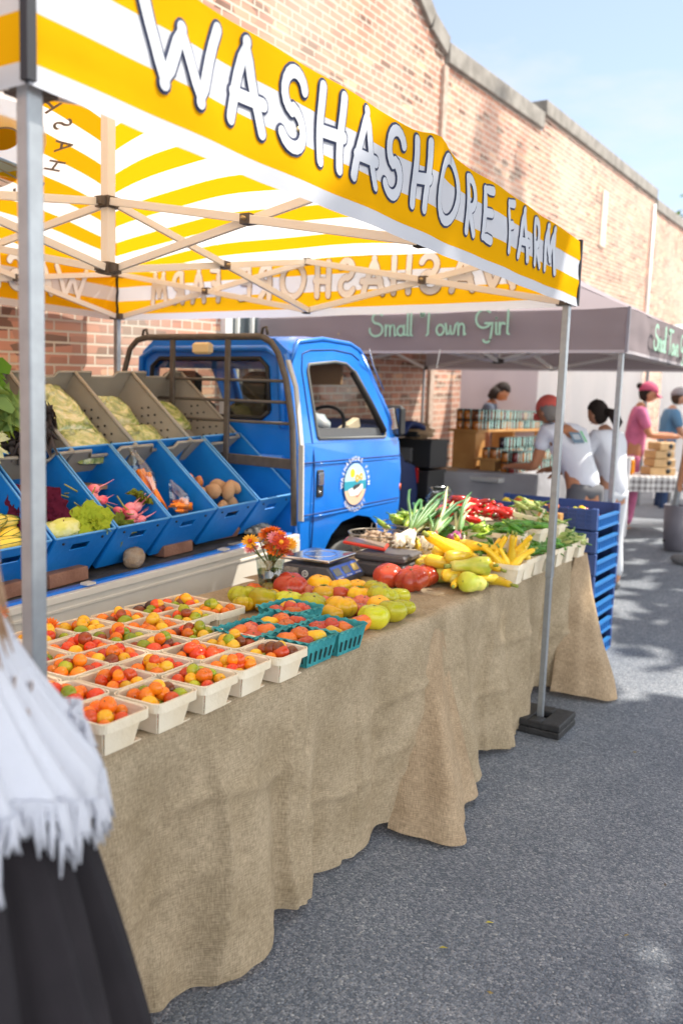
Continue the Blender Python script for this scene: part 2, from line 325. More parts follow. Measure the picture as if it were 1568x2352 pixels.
# ================================================================ TREES
BARK=mat('bark',(.09,.065,.045),.9,bump=.6,nscale=12,col2=(.15,.11,.08))
def leafmat(name,c1,c2,t=.35):
    def cf(n,l):
        tc=n.new('ShaderNodeTexCoord'); z=n.new('ShaderNodeTexNoise'); z.inputs['Scale'].default_value=1.4; z.inputs['Detail'].default_value=4
        l.new(tc.outputs['Object'],z.inputs['Vector']); r=n.new('ShaderNodeValToRGB'); r.color_ramp.elements[0].position=.35; r.color_ramp.elements[1].position=.65
        r.color_ramp.elements[0].color=lin(c1); r.color_ramp.elements[1].color=lin(c2); l.new(z.outputs[0],r.inputs[0]); return r.outputs[0]
    return fabric(name,cf,t)
def tree(loc,H,crown,R_,n,label,group=None,leaf=.16,seed=1,lm=None,tr=.22):
    r=random.Random(seed); root=empty('tree',loc,label=label,cat='tree',group=group)
    t=MB(); t.tube([(0,0,-.3),(0,0,.4),(.1,.05,H*.35),(.05,-.05,H*.6),(0,0,H*.8)],[tr*1.4,tr,tr*.8,tr*.5,tr*.2],n=10)
    cl=[]
    for k in range(26):
        a=r.uniform(0,2*PI); e=r.uniform(-.4,1); rr=r.uniform(.45,1); cc=Vector((math.cos(a)*R_[0]*rr*(1-.35*abs(e)),math.sin(a)*R_[1]*rr*(1-.35*abs(e)),crown+e*R_[2]*.8)); cl.append((cc,r.uniform(.28,.45)*min(R_)))
        st=Vector((.05,0,H*r.uniform(.3,.6))); md=(st+cc)/2+Vector((0,0,-.2)); t.tube([st,md,cc],[tr*.35,tr*.2,tr*.06],n=6)
    t.build('trunk',BARK,root)
    c=MB(); vs=[];fs=[]
    for i in range(n):
        cc,cr_=cl[i%len(cl)]; d=Vector((r.gauss(0,1),r.gauss(0,1),r.gauss(0,.8))).normalized()*cr_*r.random()**.4*1.5; p=cc+d
        a=r.uniform(0,2*PI); u=Vector((math.cos(a),math.sin(a),r.uniform(-.5,.5))); w=u.cross(Vector((r.uniform(-1,1),r.uniform(-1,1),1))).normalized(); s_=leaf*r.uniform(.6,1.3)
        b=len(vs); vs+=[p-u*s_,p+w*s_*.5,p+u*s_,p-w*s_*.5]; fs.append([b,b+1,b+2,b+3])
    c.add(vs,fs); c.build('crown',lm,root); return root
LM=leafmat('leaf_street',(.035,.085,.015),(.08,.15,.03)); LM2=leafmat('leaf_light',(.06,.14,.02),(.16,.25,.04))
grp='street trees across the road'
tree((5.4,4.6,0),8,6.9,(3.2,3.3,1.9),10000,'large leafy tree across the road opposite the yellow tent',grp,seed=3,lm=LM,leaf=.2)
tree((5.8,-.4,0),8,6.9,(3.3,3.4,2.0),11000,'large leafy tree behind the viewer on the far kerb',grp,seed=5,lm=LM,leaf=.2)
tree((5.8,10.3,0),8,6.9,(3.0,3.1,1.9),6500,'thin crowned tree across the road opposite the grey tent',grp,seed=9,lm=LM,leaf=.2)
tree((6.2,16.0,.4),8,7.0,(3.0,3.2,1.9),6000,'farthest street tree with a sparse crown across the road',grp,seed=11,lm=LM,leaf=.2)
tt_=empty('tree',(5.2,15.2,0),label='tall thin tree with a few bare upper sprigs across the road',cat='tree',group=grp)
b=MB(); b.tube([(0,0,-.2),(.1,0,5),(-.2,.1,10),(-1,.1,13)],[.22,.18,.12,.05],n=9); sp_=[]
for (wy,wz,h_,w_) in ((8.75,4.45,.55,.16),(9.05,4.7,.35,.12),(9.9,4.4,.5,.13),(9.3,4.1,.25,.12)):
    t_=11.0/.766*1.0; q=Vector((-3.05,wy,wz))+SD*13.0-Vector((5.2,15.2,0)); sp_.append((q,h_,w_)); b.tube([(-.2,.1,10),(q*.5+Vector((-.1,.05,5))),q-Vector((0,0,h_*.5)),q+Vector((0,0,h_*.4))],[.05,.03,.015,.006],n=5)
b.build('trunk',BARK,tt_); b=MB(); r_=random.Random(2)
for q,h_,w_ in sp_:
    for i in range(170):
        p=q+Vector((r_.gauss(0,w_*.6),r_.gauss(0,w_*.6),r_.uniform(-h_,h_)*.8)); a=r_.uniform(0,6); u=Vector((math.cos(a),math.sin(a),r_.uniform(-.5,.5)))*.07; w=Vector((-math.sin(a),math.cos(a),r_.uniform(-.8,.8)))*.035; b.add([p-u,p+w,p+u,p-w],[[0,1,2,3]])
b.build('crown',LM,tt_)
tree((-2.2,27.5,.5),8.2,6.6,(2.6,2.4,1.7),4500,'bright green tree beyond the end of the brick building',None,seed=21,lm=LM2,leaf=.16)
# ================================================================ LETTER STROKES (unit cell: x 0..w, y 0..1)
def arc(cx,cy,rx,ry,a0,a1,n=10): return [(cx+rx*math.cos(math.radians(a0+(a1-a0)*i/n)),cy+ry*math.sin(math.radians(a0+(a1-a0)*i/n))) for i in range(n+1)]
STK={
'W':[[(.0,1),(.28,.02),(.5,.72),(.74,.0),(1,.95)]],
'A':[[(.0,0),(.42,1),(.9,0)],[(.1,.33),(.95,.36)]],
'S':[arc(.55,.73,.4,.26,20,255,12)+arc(.45,.26,.45,.26,80,-150,12)],
'H':[[(.1,1),(.08,0)],[(.85,1),(.82,0)],[(.08,.42),(.95,.46)]],
'O':[arc(.5,.5,.45,.5,90,450,22)],
'R':[[(.12,0),(.12,.95)],[(.12,.95)]+arc(.35,.7,.5,.27,90,-90,9)+[(.2,.42),(.85,0)]],
'E':[arc(.5,.72,.45,.27,60,250,8)+[(.55,.5)]+arc(.5,.25,.45,.25,110,290,8)+[(.9,.03)]],
'F':[[(.2,0),(.15,.95),(.9,1)],[(.18,.5),(.75,.56)]],
'M':[[(.0,0),(.2,1),(.5,.25),(.8,1),(1,0)]],
}
STK['E']=[[(.9,.97),(.15,.93),(.12,.05),(.92,.02)],[(.14,.5),(.78,.53)]]
def densify(p,st):
    o=[p[0]]
    for a,b in zip(p,p[1:]):
        d=math.hypot(b[0]-a[0],b[1]-a[1]); k=max(1,int(d/st))
        for i in range(1,k+1): o.append((a[0]+(b[0]-a[0])*i/k,a[1]+(b[1]-a[1])*i/k))
    return o
def ribbon(mb,pts,w,fn,off,mi=0,flip=False):
    """flat ribbon with round joins in surface coordinates (s,t)->3D"""
    pts=densify(pts,.03)
    vs=[];fs=[]
    n=len(pts)
    L_=[];R_=[]
    for i,p in enumerate(pts):
        a=pts[max(0,i-1)]; b=pts[min(n-1,i+1)]; dx,dy=b[0]-a[0],b[1]-a[1]; d=math.hypot(dx,dy) or 1
        nx,ny=-dy/d*w/2,dx/d*w/2; L_.append((p[0]+nx,p[1]+ny)); R_.append((p[0]-nx,p[1]-ny))
    for i in range(n): vs+= [fn(*L_[i],off),fn(*R_[i],off)]
    for i in range(n-1): fs.append([2*i,2*i+1,2*i+3,2*i+2] if not flip else [2*i,2*i+2,2*i+3,2*i+1])
    mb.add(vs,fs,mi)
    e=1e-4
    def disc(p,o_):
        k=12; mb.add([fn(p[0]+w/2*math.cos(2*PI*j/k),p[1]+w/2*math.sin(2*PI*j/k),o_) for j in range(k)],[list(range(k)) if not flip else list(range(k))[::-1]],mi)
    disc(pts[0],off+e*(1 if off>0 else -1)); disc(pts[-1],off+e*(1 if off>0 else -1))
    # sharp corners get a disc
    for i in range(1,n-1):
        a,b,c=pts[i-1],pts[i],pts[i+1]
        t1=math.atan2(b[1]-a[1],b[0]-a[0]); t2=math.atan2(c[1]-b[1],c[0]-b[0]); dd=abs((t2-t1+PI)%(2*PI)-PI)
        if dd>.5: disc(b,off+2*e*(1 if off>0 else -1))
CELLS=[('W',.205,.455),('A',.475,.625),('S',.655,.785),('H',.815,.955),('A',.975,1.125),('S',1.145,1.27),('H',1.305,1.425),('O',1.465,1.655),('R',1.695,1.80),('E',1.835,1.94),('F',2.06,2.155),('A',2.185,2.315),('R',2.35,2.455),('M',2.49,2.625)]
def sign(fn,lo_,hi_,parent,inside,front=True):
    k_=-1 if inside else 1
    if inside: ms=[mat('letter_outline_through',(.45,.31,.20),.8),fabric('letter_fill_through',(.95,.95,.95),.04)]
    elif front: ms=[mat('letter_outline_navy',(.015,.025,.075),.7),mat('letter_fill_shaded',(.56,.58,.64),.7)]  # front white fill greyed, the same shade put into its colour
    else: ms=[fabric('letter_outline_cloth',(.03,.04,.09),.3),fabric('letter_fill_cloth',(.92,.92,.92),.7)]
    for ch,s0,s1 in CELLS:
        A=MB();B=MB()
        for q,st in enumerate(STK[ch]):
            pts=[(s0+.012+(s1-s0-.024)*x,lo_+(hi_-lo_)*y) for x,y in st]
            ribbon(A,pts,.0405 if not inside else .037,fn,k_*(.002+.0003*q)); ribbon(B,pts,.0285 if not inside else .031,fn,k_*(.0042+.0003*q),mi=1)
        A.add(B.v,B.f,1); A.build('letter' if not inside else 'letter_showing_through',ms,parent)
YEL=(.86,.46,.008); WH=(.70,.71,.74)
def stripes(bands):   # bands: list of (upper v, colour)
    def cf(n,l):
        t=n.new('ShaderNodeTexCoord'); sx=n.new('ShaderNodeSeparateXYZ'); l.new(t.outputs['UV'],sx.inputs[0])
        r=n.new('ShaderNodeValToRGB'); r.color_ramp.interpolation='CONSTANT'; e=r.color_ramp.elements
        e[0].position=0; e[0].color=lin(bands[0][1]); e[1].position=bands[0][0]; e[1].color=lin(bands[1][1])
        for i in range(1,len(bands)-1): a=e.new(bands[i][0]); a.color=lin(bands[i+1][1])
        l.new(sx.outputs[1],r.inputs[0]); return r.outputs[0]
    return cf
def roofstripes(n,l):
    t=n.new('ShaderNodeTexCoord'); sx=n.new('ShaderNodeSeparateXYZ'); l.new(t.outputs['UV'],sx.inputs[0])
    def mth(op,a,b_=None):
        q=n.new('ShaderNodeMath'); q.operation=op
        for i,x in enumerate((a,b_)):
            if x is None: continue
            if isinstance(x,(int,float)): q.inputs[i].default_value=x
            else: l.new(x,q.inputs[i])
        return q.outputs[0]
    WH=(.86,.86,.86)
    s_=mth('LESS_THAN',mth('FRACT',mth('ADD',mth('MULTIPLY',sx.outputs[1],6.4),.30)),.48)
    mx=n.new('ShaderNodeMixRGB'); mx.inputs[1].default_value=lin(WH); mx.inputs[2].default_value=lin((.68,.335,.005)); l.new(s_,mx.inputs[0]); return mx.outputs[0]
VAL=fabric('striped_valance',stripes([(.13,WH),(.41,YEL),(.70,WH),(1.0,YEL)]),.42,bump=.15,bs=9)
VAL_SHADE=fabric('striped_valance_shaded',stripes([(.13,(.58,.60,.66)),(.41,(.74,.37,.006)),(.70,(.58,.60,.66)),(1.0,(.74,.37,.006))]),.10,bump=.25,bs=7)  # front copy of the cloth, tree shade darkened and blued into its stripe colours
ROOF=fabric('striped_roof',roofstripes,.62,bump=.1,bs=6)
ALU=mat('tent_aluminium',(.31,.335,.36),.40,metal=.6,noise=.15,nscale=30); CREAM=mat('cream_bar',(.86,.82,.75),.45); BRK=mat('bracket_dark',(.11,.09,.075),.55); BOLT=mat('bolt_brass',(.5,.38,.2),.35,metal=.8)
def tent(name,x1,y0,Lx,Ly,zb,zt,zp,label,valm,roofm,legm,barm,yellow):
    """x1,y0 = street-side near corner; extends to -x and +y"""
    root=empty(name,(0,0,0),label=label,cat='canopy tent')
    c=[Vector((x1,y0,0)),Vector((x1,y0+Ly,0)),Vector((x1-Lx,y0+Ly,0)),Vector((x1-Lx,y0,0))]
    mid=Vector((x1-Lx/2,y0+Ly/2+(.05 if yellow else 0),0)); o=.032
    nrm=[Vector((1,0,0)),Vector((0,1,0)),Vector((-1,0,0)),Vector((0,-1,0))]
    for k in range(4):
        lg=MB(); p=c[k]; g0=Gz(p.y)
        zs_=.74+g0; lg.box((p.x,p.y,(zb+.02+zs_)/2),(.033,.033,zb+.02-zs_)); lg.box((p.x,p.y,(zs_+g0+.036)/2),(.028,.028,zs_-g0-.036))
        l_=lg.build('leg',legm,root,bev=.004)
        ft=MB(); ft.box((p.x,p.y,g0+.03),(.09,.09,.012)); ft.build('foot_plate',BRK,l_)
    # valances
    for k in range(4):
        a=c[k];b=c[(k+1)%4]; n_=nrm[k]; a_=a+n_*o-(b-a).normalized()*o; b_=b+n_*o+(b-a).normalized()*o; Lh=(b_-a_).length; d=(b_-a_).normalized(); ph=k*3.7
        def fn(s_,t_,off,a_=a_,d=d,n_=n_,ph=ph,Lh=Lh,k=k):
            ss=s_+o; e=min(1,max(0,min(ss,Lh-ss)/.25)); w=e*(.004*math.sin(ss*7+ph)+.003*math.sin(ss*19+ph*2+t_*9)+.003*math.sin(t_*30+ss*3))+(1-e)*.004*math.sin(t_*120+ph)
            z_=t_; 
            if yellow:
                tt=(t_-zb)/(zt-zb)
                bul=math.exp(-((ss-1.49)/.10)**2) if k==0 else 0
                w+=bul*.03*max(0,tt); z_+=bul*.022*max(0,tt)**2+.018*math.sin(PI*ss/Lh)*max(0,tt)-.008*math.sin(PI*ss/Lh)*(1-max(0,tt))
            p=a_+d*ss+n_*(w+.004+off); return (p.x,p.y,z_)
        v=MB(); v.grid(lambda u,w_:fn(-o+Lh*u,zb+(zt-zb)*w_,0),60,8)
        vo=v.build('valance',VAL_SHADE if (yellow and k==0) else valm,root)
        if yellow:
            sign(fn,zb+.098,zb+.262,vo,False,k==0)
            sign(fn,zb+.098,zb+.262,vo,True)
        cs=MB(); cp_=a_+n_*.006; cs.bar((cp_.x,cp_.y,zb+.005),(cp_.x,cp_.y,zt+.01),.019,.019); cs.build('corner_binding',mat('binding_black',(.02,.022,.03),.7) if yellow else mat('binding_grey',(.25,.24,.27),.7),vo)
        root['x']=0
    if 'x' in root: del root['x']
    # roof
    for k in range(4):
        a=c[k]+nrm[k]*o; b=c[(k+1)%4]+nrm[k]*o; dd=(b-a).normalized(); a=a-dd*o; b=b+dd*o
        a=Vector((a.x,a.y,zt)); b=Vector((b.x,b.y,zt)); pk=Vector((mid.x,mid.y,zp))
        def rf(u,v_):
            l_=a.lerp(pk,v_); r_=b.lerp(pk,v_); p=l_.lerp(r_,u); sag=.05*math.sin(PI*v_)*(1-.0)+.02*math.sin(PI*u)*(1-v_)*math.sin(PI*min(1,v_*2))
            p.z-=sag; p.z+=.006*math.sin(u*17+v_*9+k)*(1-v_); return tuple(p)
        rm=MB(); rm.grid(rf,24,20,uvf=lambda u,v_:(u,v_-.14*(1-(2*u-1)**2)*(1-v_)**.8)); rm.build('roof_panel',roofm,root)
    # frame: centre pole, trusses
    pl=MB(); zu=zt-.01; zl=zb+.02; pl.box((mid.x,mid.y,(zl+zp-.04)/2),(.042,.042,zp-.04-zl)); po=pl.build('centre_pole',barm,root,bev=.004)
    for z_ in (zu,zl):
        bk=MB(); bk.box((mid.x,mid.y,z_),(.056,.056,.045))
        for n_ in nrm: bk.box((mid.x+n_.x*.042,mid.y+n_.y*.042,z_),(.032,.032,.030))
        bk.build('pole_bracket',BRK,po)
    def truss(P,Q,nx):
        P1=Vector((P.x,P.y,zu));P0=Vector((P.x,P.y,zl));Q1=Vector((Q.x,Q.y,zu));Q0=Vector((Q.x,Q.y,zl)); side=(Q-P).normalized().cross(Vector((0,0,1)))*.012
        for A_,B_,sg in ((P1,Q0,1),(P0,Q1,-1)):
            t=MB(); t.bar(A_+side*sg,B_+side*sg,.016,.03); t.build('truss_bar',barm,root,bev=.002)
        t=MB(); m_=(P1+Q0)/2; t.box(m_,(.044,.044,.036)); t.tube([m_-side*3,m_+side*3],.008,n=8,mi=1)
        t.build('joint',[BRK,BOLT],root)
        for q in (P1,P0,Q1,Q0): t=MB(); t.box(q,(.034,.034,.036)); t.build('joint',BRK,root)
    for k in range(4):
        a=c[k];b=c[(k+1)%4]; h=(a+b)/2; i_=-nrm[k]*.0
        truss(a+(b-a).normalized()*.03,h,nrm[k]); truss(h,b-(b-a).normalized()*.03,nrm[k]); truss(h+i_,mid+nrm[k]*.03,nrm[k])
    def lift(o):
        if o.type=='MESH':
            for v in o.data.vertices: v.co.z+=TL*(1-(v.co.y-y0)/Ly)*min(1,max(0,(v.co.z-Gz(y0))/1.8))
        for ch in kids(o): lift(ch)
    TL=.03 if yellow else -.02
    lift(root)
    return root,c,fn
YT,_,_=tent('canopy_tent',0,0,2.88,2.93,2.0,2.287,3.10,'yellow and white striped pop-up canopy tent over the vegetable stall',VAL,ROOF,ALU,CREAM,True)
# round farm logo printed under the back roof panel
def flatdisc(mb,c,ex,ey,rx,ry,n=32,mi=0,a0=0,a1=360):
    c=Vector(c);ex=Vector(ex);ey=Vector(ey)
    mb.add([c]+[c+ex*rx*math.cos(math.radians(a0+(a1-a0)*i/n))+ey*ry*math.sin(math.radians(a0+(a1-a0)*i/n)) for i in range(n+1)],[[0,i+1,i+2] for i in range(n)],mi)
# ---- text glyphs from Blender's built-in font
def glyphs(txt,size,extr=0,font=None):
    cu=bpy.data.curves.new('t','FONT'); cu.body=txt; cu.size=size; cu.align_x='CENTER'; cu.align_y='CENTER'; cu.resolution_u=3; cu.offset=size*.012
    o=bpy.data.objects.new('t',cu); C.objects.link(o); dg=bpy.context.evaluated_depsgraph_get(); dg.update()
    me=bpy.data.meshes.new_from_object(o.evaluated_get(dg)); vs=[tuple(v.co) for v in me.vertices]; fs=[list(p.vertices) for p in me.polygons]
    bpy.data.objects.remove(o); bpy.data.curves.remove(cu); bpy.data.meshes.remove(me); return vs,fs
def text_arc(mb,txt,size,center,ex,ey,rad,a_mid,step,inward=False,off=Vector((0,0,0)),mi=0,ell=1):
    n=len(txt)
    for i,ch in enumerate(txt):
        if ch==' ': continue
        vs,fs=glyphs(ch,size); k=(i-(n-1)/2)
        a=math.radians(a_mid+(k*step if inward else -k*step)); rot=a-PI/2+(PI if inward else 0)
        px,py=rad*math.cos(a),rad*math.sin(a)
        P=[]
        for x,y,_ in vs:
            X=px+x*math.cos(rot)-y*math.sin(rot); Y=py+x*math.sin(rot)+y*math.cos(rot); P.append(Vector(center)+Vector(ex)*X+Vector(ey)*Y*ell+off)
        mb.add(P,fs,mi)

rp_=[c for c in kids(YT) if c.name.startswith('roof_panel')][2]
def onroof(dy,ds,o,cy=1.50,cs=.73):
    y=cy+dy; s_=cs+ds; v=s_/1.69; x=-2.912+s_*.871; z=2.287+.02+s_*.482-.05*math.sin(PI*v)-.010-o; return (x,y,z)
lgm=MB()
def rdisc(cy,cs,r,mi,o,n=36): lgm.add([onroof(0,0,o,cy,cs)]+[onroof(r*math.cos(a*2*PI/n),r*math.sin(a*2*PI/n),o,cy,cs) for a in range(n+1)],[[0,i+1,i+2] for i in range(n)],mi)
rdisc(1.50,.73,.325,0,.004)
def rband(f0,f1,mi,o,n=24):
    P=[];Q=[]
    for i in range(n+1):
        x=-.315+.63*i/n; h=math.sqrt(max(0,.32**2-x*x)); P.append(onroof(x,max(-h,min(h,f0(x))),o)); Q.append(onroof(x,max(-h,min(h,f1(x))),o))
    lgm.add(P+Q,[[i,i+1,n+2+i,n+1+i] for i in range(n)],mi)
rband(lambda x:-.16+.05*math.sin(x*6),lambda x:.02-.12*x,1,.008); rband(lambda x:-.33,lambda x:-.16+.05*math.sin(x*6),2,.010)
for k in range(4): rband(lambda x,k=k:-.02-.04*k-.1*x+.02*math.sin(x*9+k),lambda x,k=k:-.013-.04*k-.1*x+.02*math.sin(x*9+k),3,.014)
rdisc(1.575,.85,.078,3,.012); rdisc(1.575,.85,.073,4,.016)
lgm.build('roof_emblem',[fabric('emb_pale',(.78,.84,.92),.55),fabric('emb_blue',(.36,.55,.80),.5),fabric('emb_sand',(.88,.62,.46),.5),mat('emb_line',(.30,.30,.30),.8),fabric('emb_sun',(.93,.49,.01),.5)],rp_)
tm=MB(); text_arc(tm,'WASHASHORE FARM',.125,(0,0,0),(0,-1,0),(0,0,1),.405,90,20.5,False)
tm.v=[onroof(p[1],p[2],.012) for p in tm.v]; tm.build('emblem_text',mat('emb_text',(.30,.24,.18),.8),rp_)
# ================================================================ helpers for goods
ORD=['first','second','third','fourth','fifth','sixth','seventh','eighth','ninth','tenth','eleventh','twelfth','thirteenth','fourteenth','fifteenth','sixteenth']
def grad(name,c_top,c_bot,rough=.28,nscale=18,mixn=.35,spec=.5,sss=0):
    """fruit skin: colour changes from shoulder to base with blotches of its own"""
    if name in MATS: return MATS[name]
    m=bpy.data.materials.new(name); m.use_nodes=True; n=m.node_tree.nodes; l=m.node_tree.links; b=n['Principled BSDF']
    t=n.new('ShaderNodeTexCoord'); sx=n.new('ShaderNodeSeparateXYZ'); l.new(t.outputs['Generated'],sx.inputs[0])
    oi=n.new('ShaderNodeObjectInfo'); av=n.new('ShaderNodeVectorMath'); av.operation='ADD'; sv=n.new('ShaderNodeVectorMath'); sv.operation='SCALE'; sv.inputs['Scale'].default_value=13
    cx=n.new('ShaderNodeCombineXYZ'); [l.new(oi.outputs['Random'],cx.inputs[i]) for i in range(3)]; l.new(cx.outputs[0],sv.inputs[0]); l.new(t.outputs['Object'],av.inputs[0]); l.new(sv.outputs[0],av.inputs[1])
    z=n.new('ShaderNodeTexNoise'); z.inputs['Scale'].default_value=nscale; z.inputs['Detail'].default_value=3; l.new(av.outputs[0],z.inputs['Vector'])
    a=n.new('ShaderNodeMath'); a.operation='MULTIPLY_ADD'; a.inputs[1].default_value=mixn*3; l.new(z.outputs[0],a.inputs[0]); 
    s1=n.new('ShaderNodeMath'); s1.operation='SUBTRACT'; l.new(sx.outputs[2],s1.inputs[0]); s1.inputs[1].default_value=mixn*1.5; l.new(s1.outputs[0],a.inputs[2])
    r=n.new('ShaderNodeValToRGB'); r.color_ramp.elements[0].position=.2; r.color_ramp.elements[1].position=.85; r.color_ramp.elements[0].color=lin(c_bot); r.color_ramp.elements[1].color=lin(c_top)
    l.new(a.outputs[0],r.inputs[0])
    hv=n.new('ShaderNodeHueSaturation'); ma=n.new('ShaderNodeMath'); ma.operation='MULTIPLY_ADD'; ma.inputs[1].default_value=.5; ma.inputs[2].default_value=.78; l.new(oi.outputs['Random'],ma.inputs[0]); l.new(ma.outputs[0],hv.inputs['Value']); l.new(r.outputs[0],hv.inputs['Color'])
    l.new(hv.outputs[0],b.inputs['Base Color']); b.inputs['Roughness'].default_value=rough; b.inputs['Specular IOR Level'].default_value=spec
    MATS[name]=m; return m
TC={ # cherry colours
'red':grad('cherry_red',(.66,.045,.010),(.74,.10,.015),.2),'orange':grad('cherry_orange',(.80,.16,.008),(.85,.25,.01),.2),'yellow':grad('cherry_yellow',(.82,.38,.01),(.85,.5,.03),.2),
'green':grad('cherry_green',(.22,.30,.01),(.45,.42,.02),.2),'dark purple':grad('cherry_purple',(.05,.02,.012),(.24,.05,.015),.2),'brown red':grad('cherry_brown',(.17,.05,.015),(.40,.06,.015),.2)}
HC={'g':('yellow green',grad('heir_green',(.46,.48,.015),(.66,.56,.03),.25)),'o':('olive orange',grad('heir_olive',(.42,.40,.012),(.70,.36,.012),.25)),'b':('brownish green',grad('heir_brown',(.14,.13,.02),(.32,.11,.02),.25)),
'r':('orange red',grad('heir_orange',(.60,.12,.02),(.75,.25,.02),.25)),'R':('deep red',grad('heir_red',(.42,.045,.02),(.52,.09,.025),.22)),'y':('golden yellow',grad('heir_yellow',(.82,.42,.012),(.62,.50,.03),.25)),'p':('pinkish red',grad('heir_pink',(.52,.12,.06),(.60,.16,.06),.22))}
GS=mat('green_stem',(.10,.22,.03),.6)
def fruit_mesh(name,m,lob=0,dep=.1,flat=.9,seed=0,nu=20,nv=12,calyx=False):
    r=random.Random(seed); ph=r.uniform(0,6); am=[r.uniform(.5,1.3) for _ in range(12)]
    def fn(d):
        th=math.atan2(d.y,d.x); hor=math.hypot(d.x,d.y); k=1
        if lob: k-=dep*hor**.7*(abs(math.cos(th*lob/2+ph))**3)*am[int((th+PI)/(2*PI)*lob)%12]*1.0
        k-=(.16 if lob else .05)*max(0,d.z-.80)/.2*(1 if lob else .8)
        k+=.04*math.sin(th+ph*2)*hor; return k
    b=MB(); b.ball((0,0,0),(1,1,flat),nu,nv,0,fn)
    if calyx:
        zt=flat*.86
        for q in range(5):
            a=q*2*PI/5+ph; b.tube([(0,0,zt),(math.cos(a)*.18,math.sin(a)*.18,zt+.05),(math.cos(a)*.38,math.sin(a)*.38,zt+.02)],[.05,.05,.01],n=5,mi=1)
        b.tube([(0,0,zt),(.03,0,zt+.16)],.035,n=5,mi=1)
    else: b.ball((0,0,flat*(.83 if lob else .95)),(.10,.10,.04),6,4,1)
    return b.mesh(name,[m,mat('stem_scar',(.12,.10,.03),.8)if not calyx else GS])
BURL=None
def burlap(name,c1,c2):
    m=bpy.data.materials.new(name); m.use_nodes=True; n=m.node_tree.nodes; l=m.node_tree.links; b=n['Principled BSDF']
    t=n.new('ShaderNodeTexCoord'); z=n.new('ShaderNodeTexNoise'); z.inputs['Scale'].default_value=6; z.inputs['Detail'].default_value=6; l.new(t.outputs['UV'],z.inputs['Vector'])
    r=n.new('ShaderNodeValToRGB'); r.color_ramp.elements[0].position=.3; r.color_ramp.elements[1].position=.72; r.color_ramp.elements[0].color=lin(c1); r.color_ramp.elements[1].color=lin(c2); l.new(z.outputs[0],r.inputs[0])
    ws=[]
    for sc_ in ((330,42,1),(42,330,1)):
        mp_=n.new('ShaderNodeMapping'); mp_.inputs['Scale'].default_value=sc_; l.new(t.outputs['UV'],mp_.inputs[0])
        w=n.new('ShaderNodeTexNoise'); w.inputs['Scale'].default_value=1; w.inputs['Detail'].default_value=3; w.inputs['Roughness'].default_value=.65; l.new(mp_.outputs[0],w.inputs['Vector']); ws.append(w)
    mu=n.new('ShaderNodeMath'); mu.operation='ADD'; l.new(ws[0].outputs['Fac'],mu.inputs[0]); l.new(ws[1].outputs['Fac'],mu.inputs[1])
    r2=n.new('ShaderNodeValToRGB'); r2.color_ramp.elements[0].position=.36; r2.color_ramp.elements[0].color=(.58,.57,.55,1); r2.color_ramp.elements[1].position=.64; r2.color_ramp.elements[1].color=(1.25,1.25,1.25,1)
    md=n.new('ShaderNodeMath'); md.operation='MULTIPLY'; md.inputs[1].default_value=.5; l.new(mu.outputs[0],md.inputs[0]); l.new(md.outputs[0],r2.inputs[0])
    mx=n.new('ShaderNodeMixRGB'); mx.blend_type='MULTIPLY'; mx.inputs[0].default_value=1; l.new(r.outputs[0],mx.inputs[1]); l.new(r2.outputs[0],mx.inputs[2]); l.new(mx.outputs[0],b.inputs['Base Color'])
    b.inputs['Roughness'].default_value=.95; b.inputs['Specular IOR Level'].default_value=.1
    wr=n.new('ShaderNodeTexNoise'); wr.inputs['Scale'].default_value=4.5; wr.inputs['Detail'].default_value=3; wr.inputs['Distortion'].default_value=2.2; l.new(t.outputs['UV'],wr.inputs['Vector'])
    b0=n.new('ShaderNodeBump'); b0.inputs['Strength'].default_value=.3; b0.inputs['Distance'].default_value=.035; l.new(wr.outputs[0],b0.inputs['Height'])
    bp=n.new('ShaderNodeBump'); bp.inputs['Strength'].default_value=.6; bp.inputs['Distance'].default_value=.002; l.new(mu.outputs[0],bp.inputs['Height']); l.new(b0.outputs[0],bp.inputs['Normal']); l.new(bp.outputs[0],b.inputs['Normal'])
    tr=n.new('ShaderNodeBsdfTranslucent'); l.new(mx.outputs[0],tr.inputs[0]); ms=n.new('ShaderNodeMixShader'); ms.inputs[0].default_value=.22; l.new(b.outputs[0],ms.inputs[1]); l.new(tr.outputs[0],ms.inputs[2]); l.new(ms.outputs[0],n['Material Output'].inputs[0])
    return m
B1=burlap('burlap',(.42,.335,.22),(.57,.465,.325)); B2=burlap('burlap_pale',(.46,.34,.22),(.60,.46,.31))
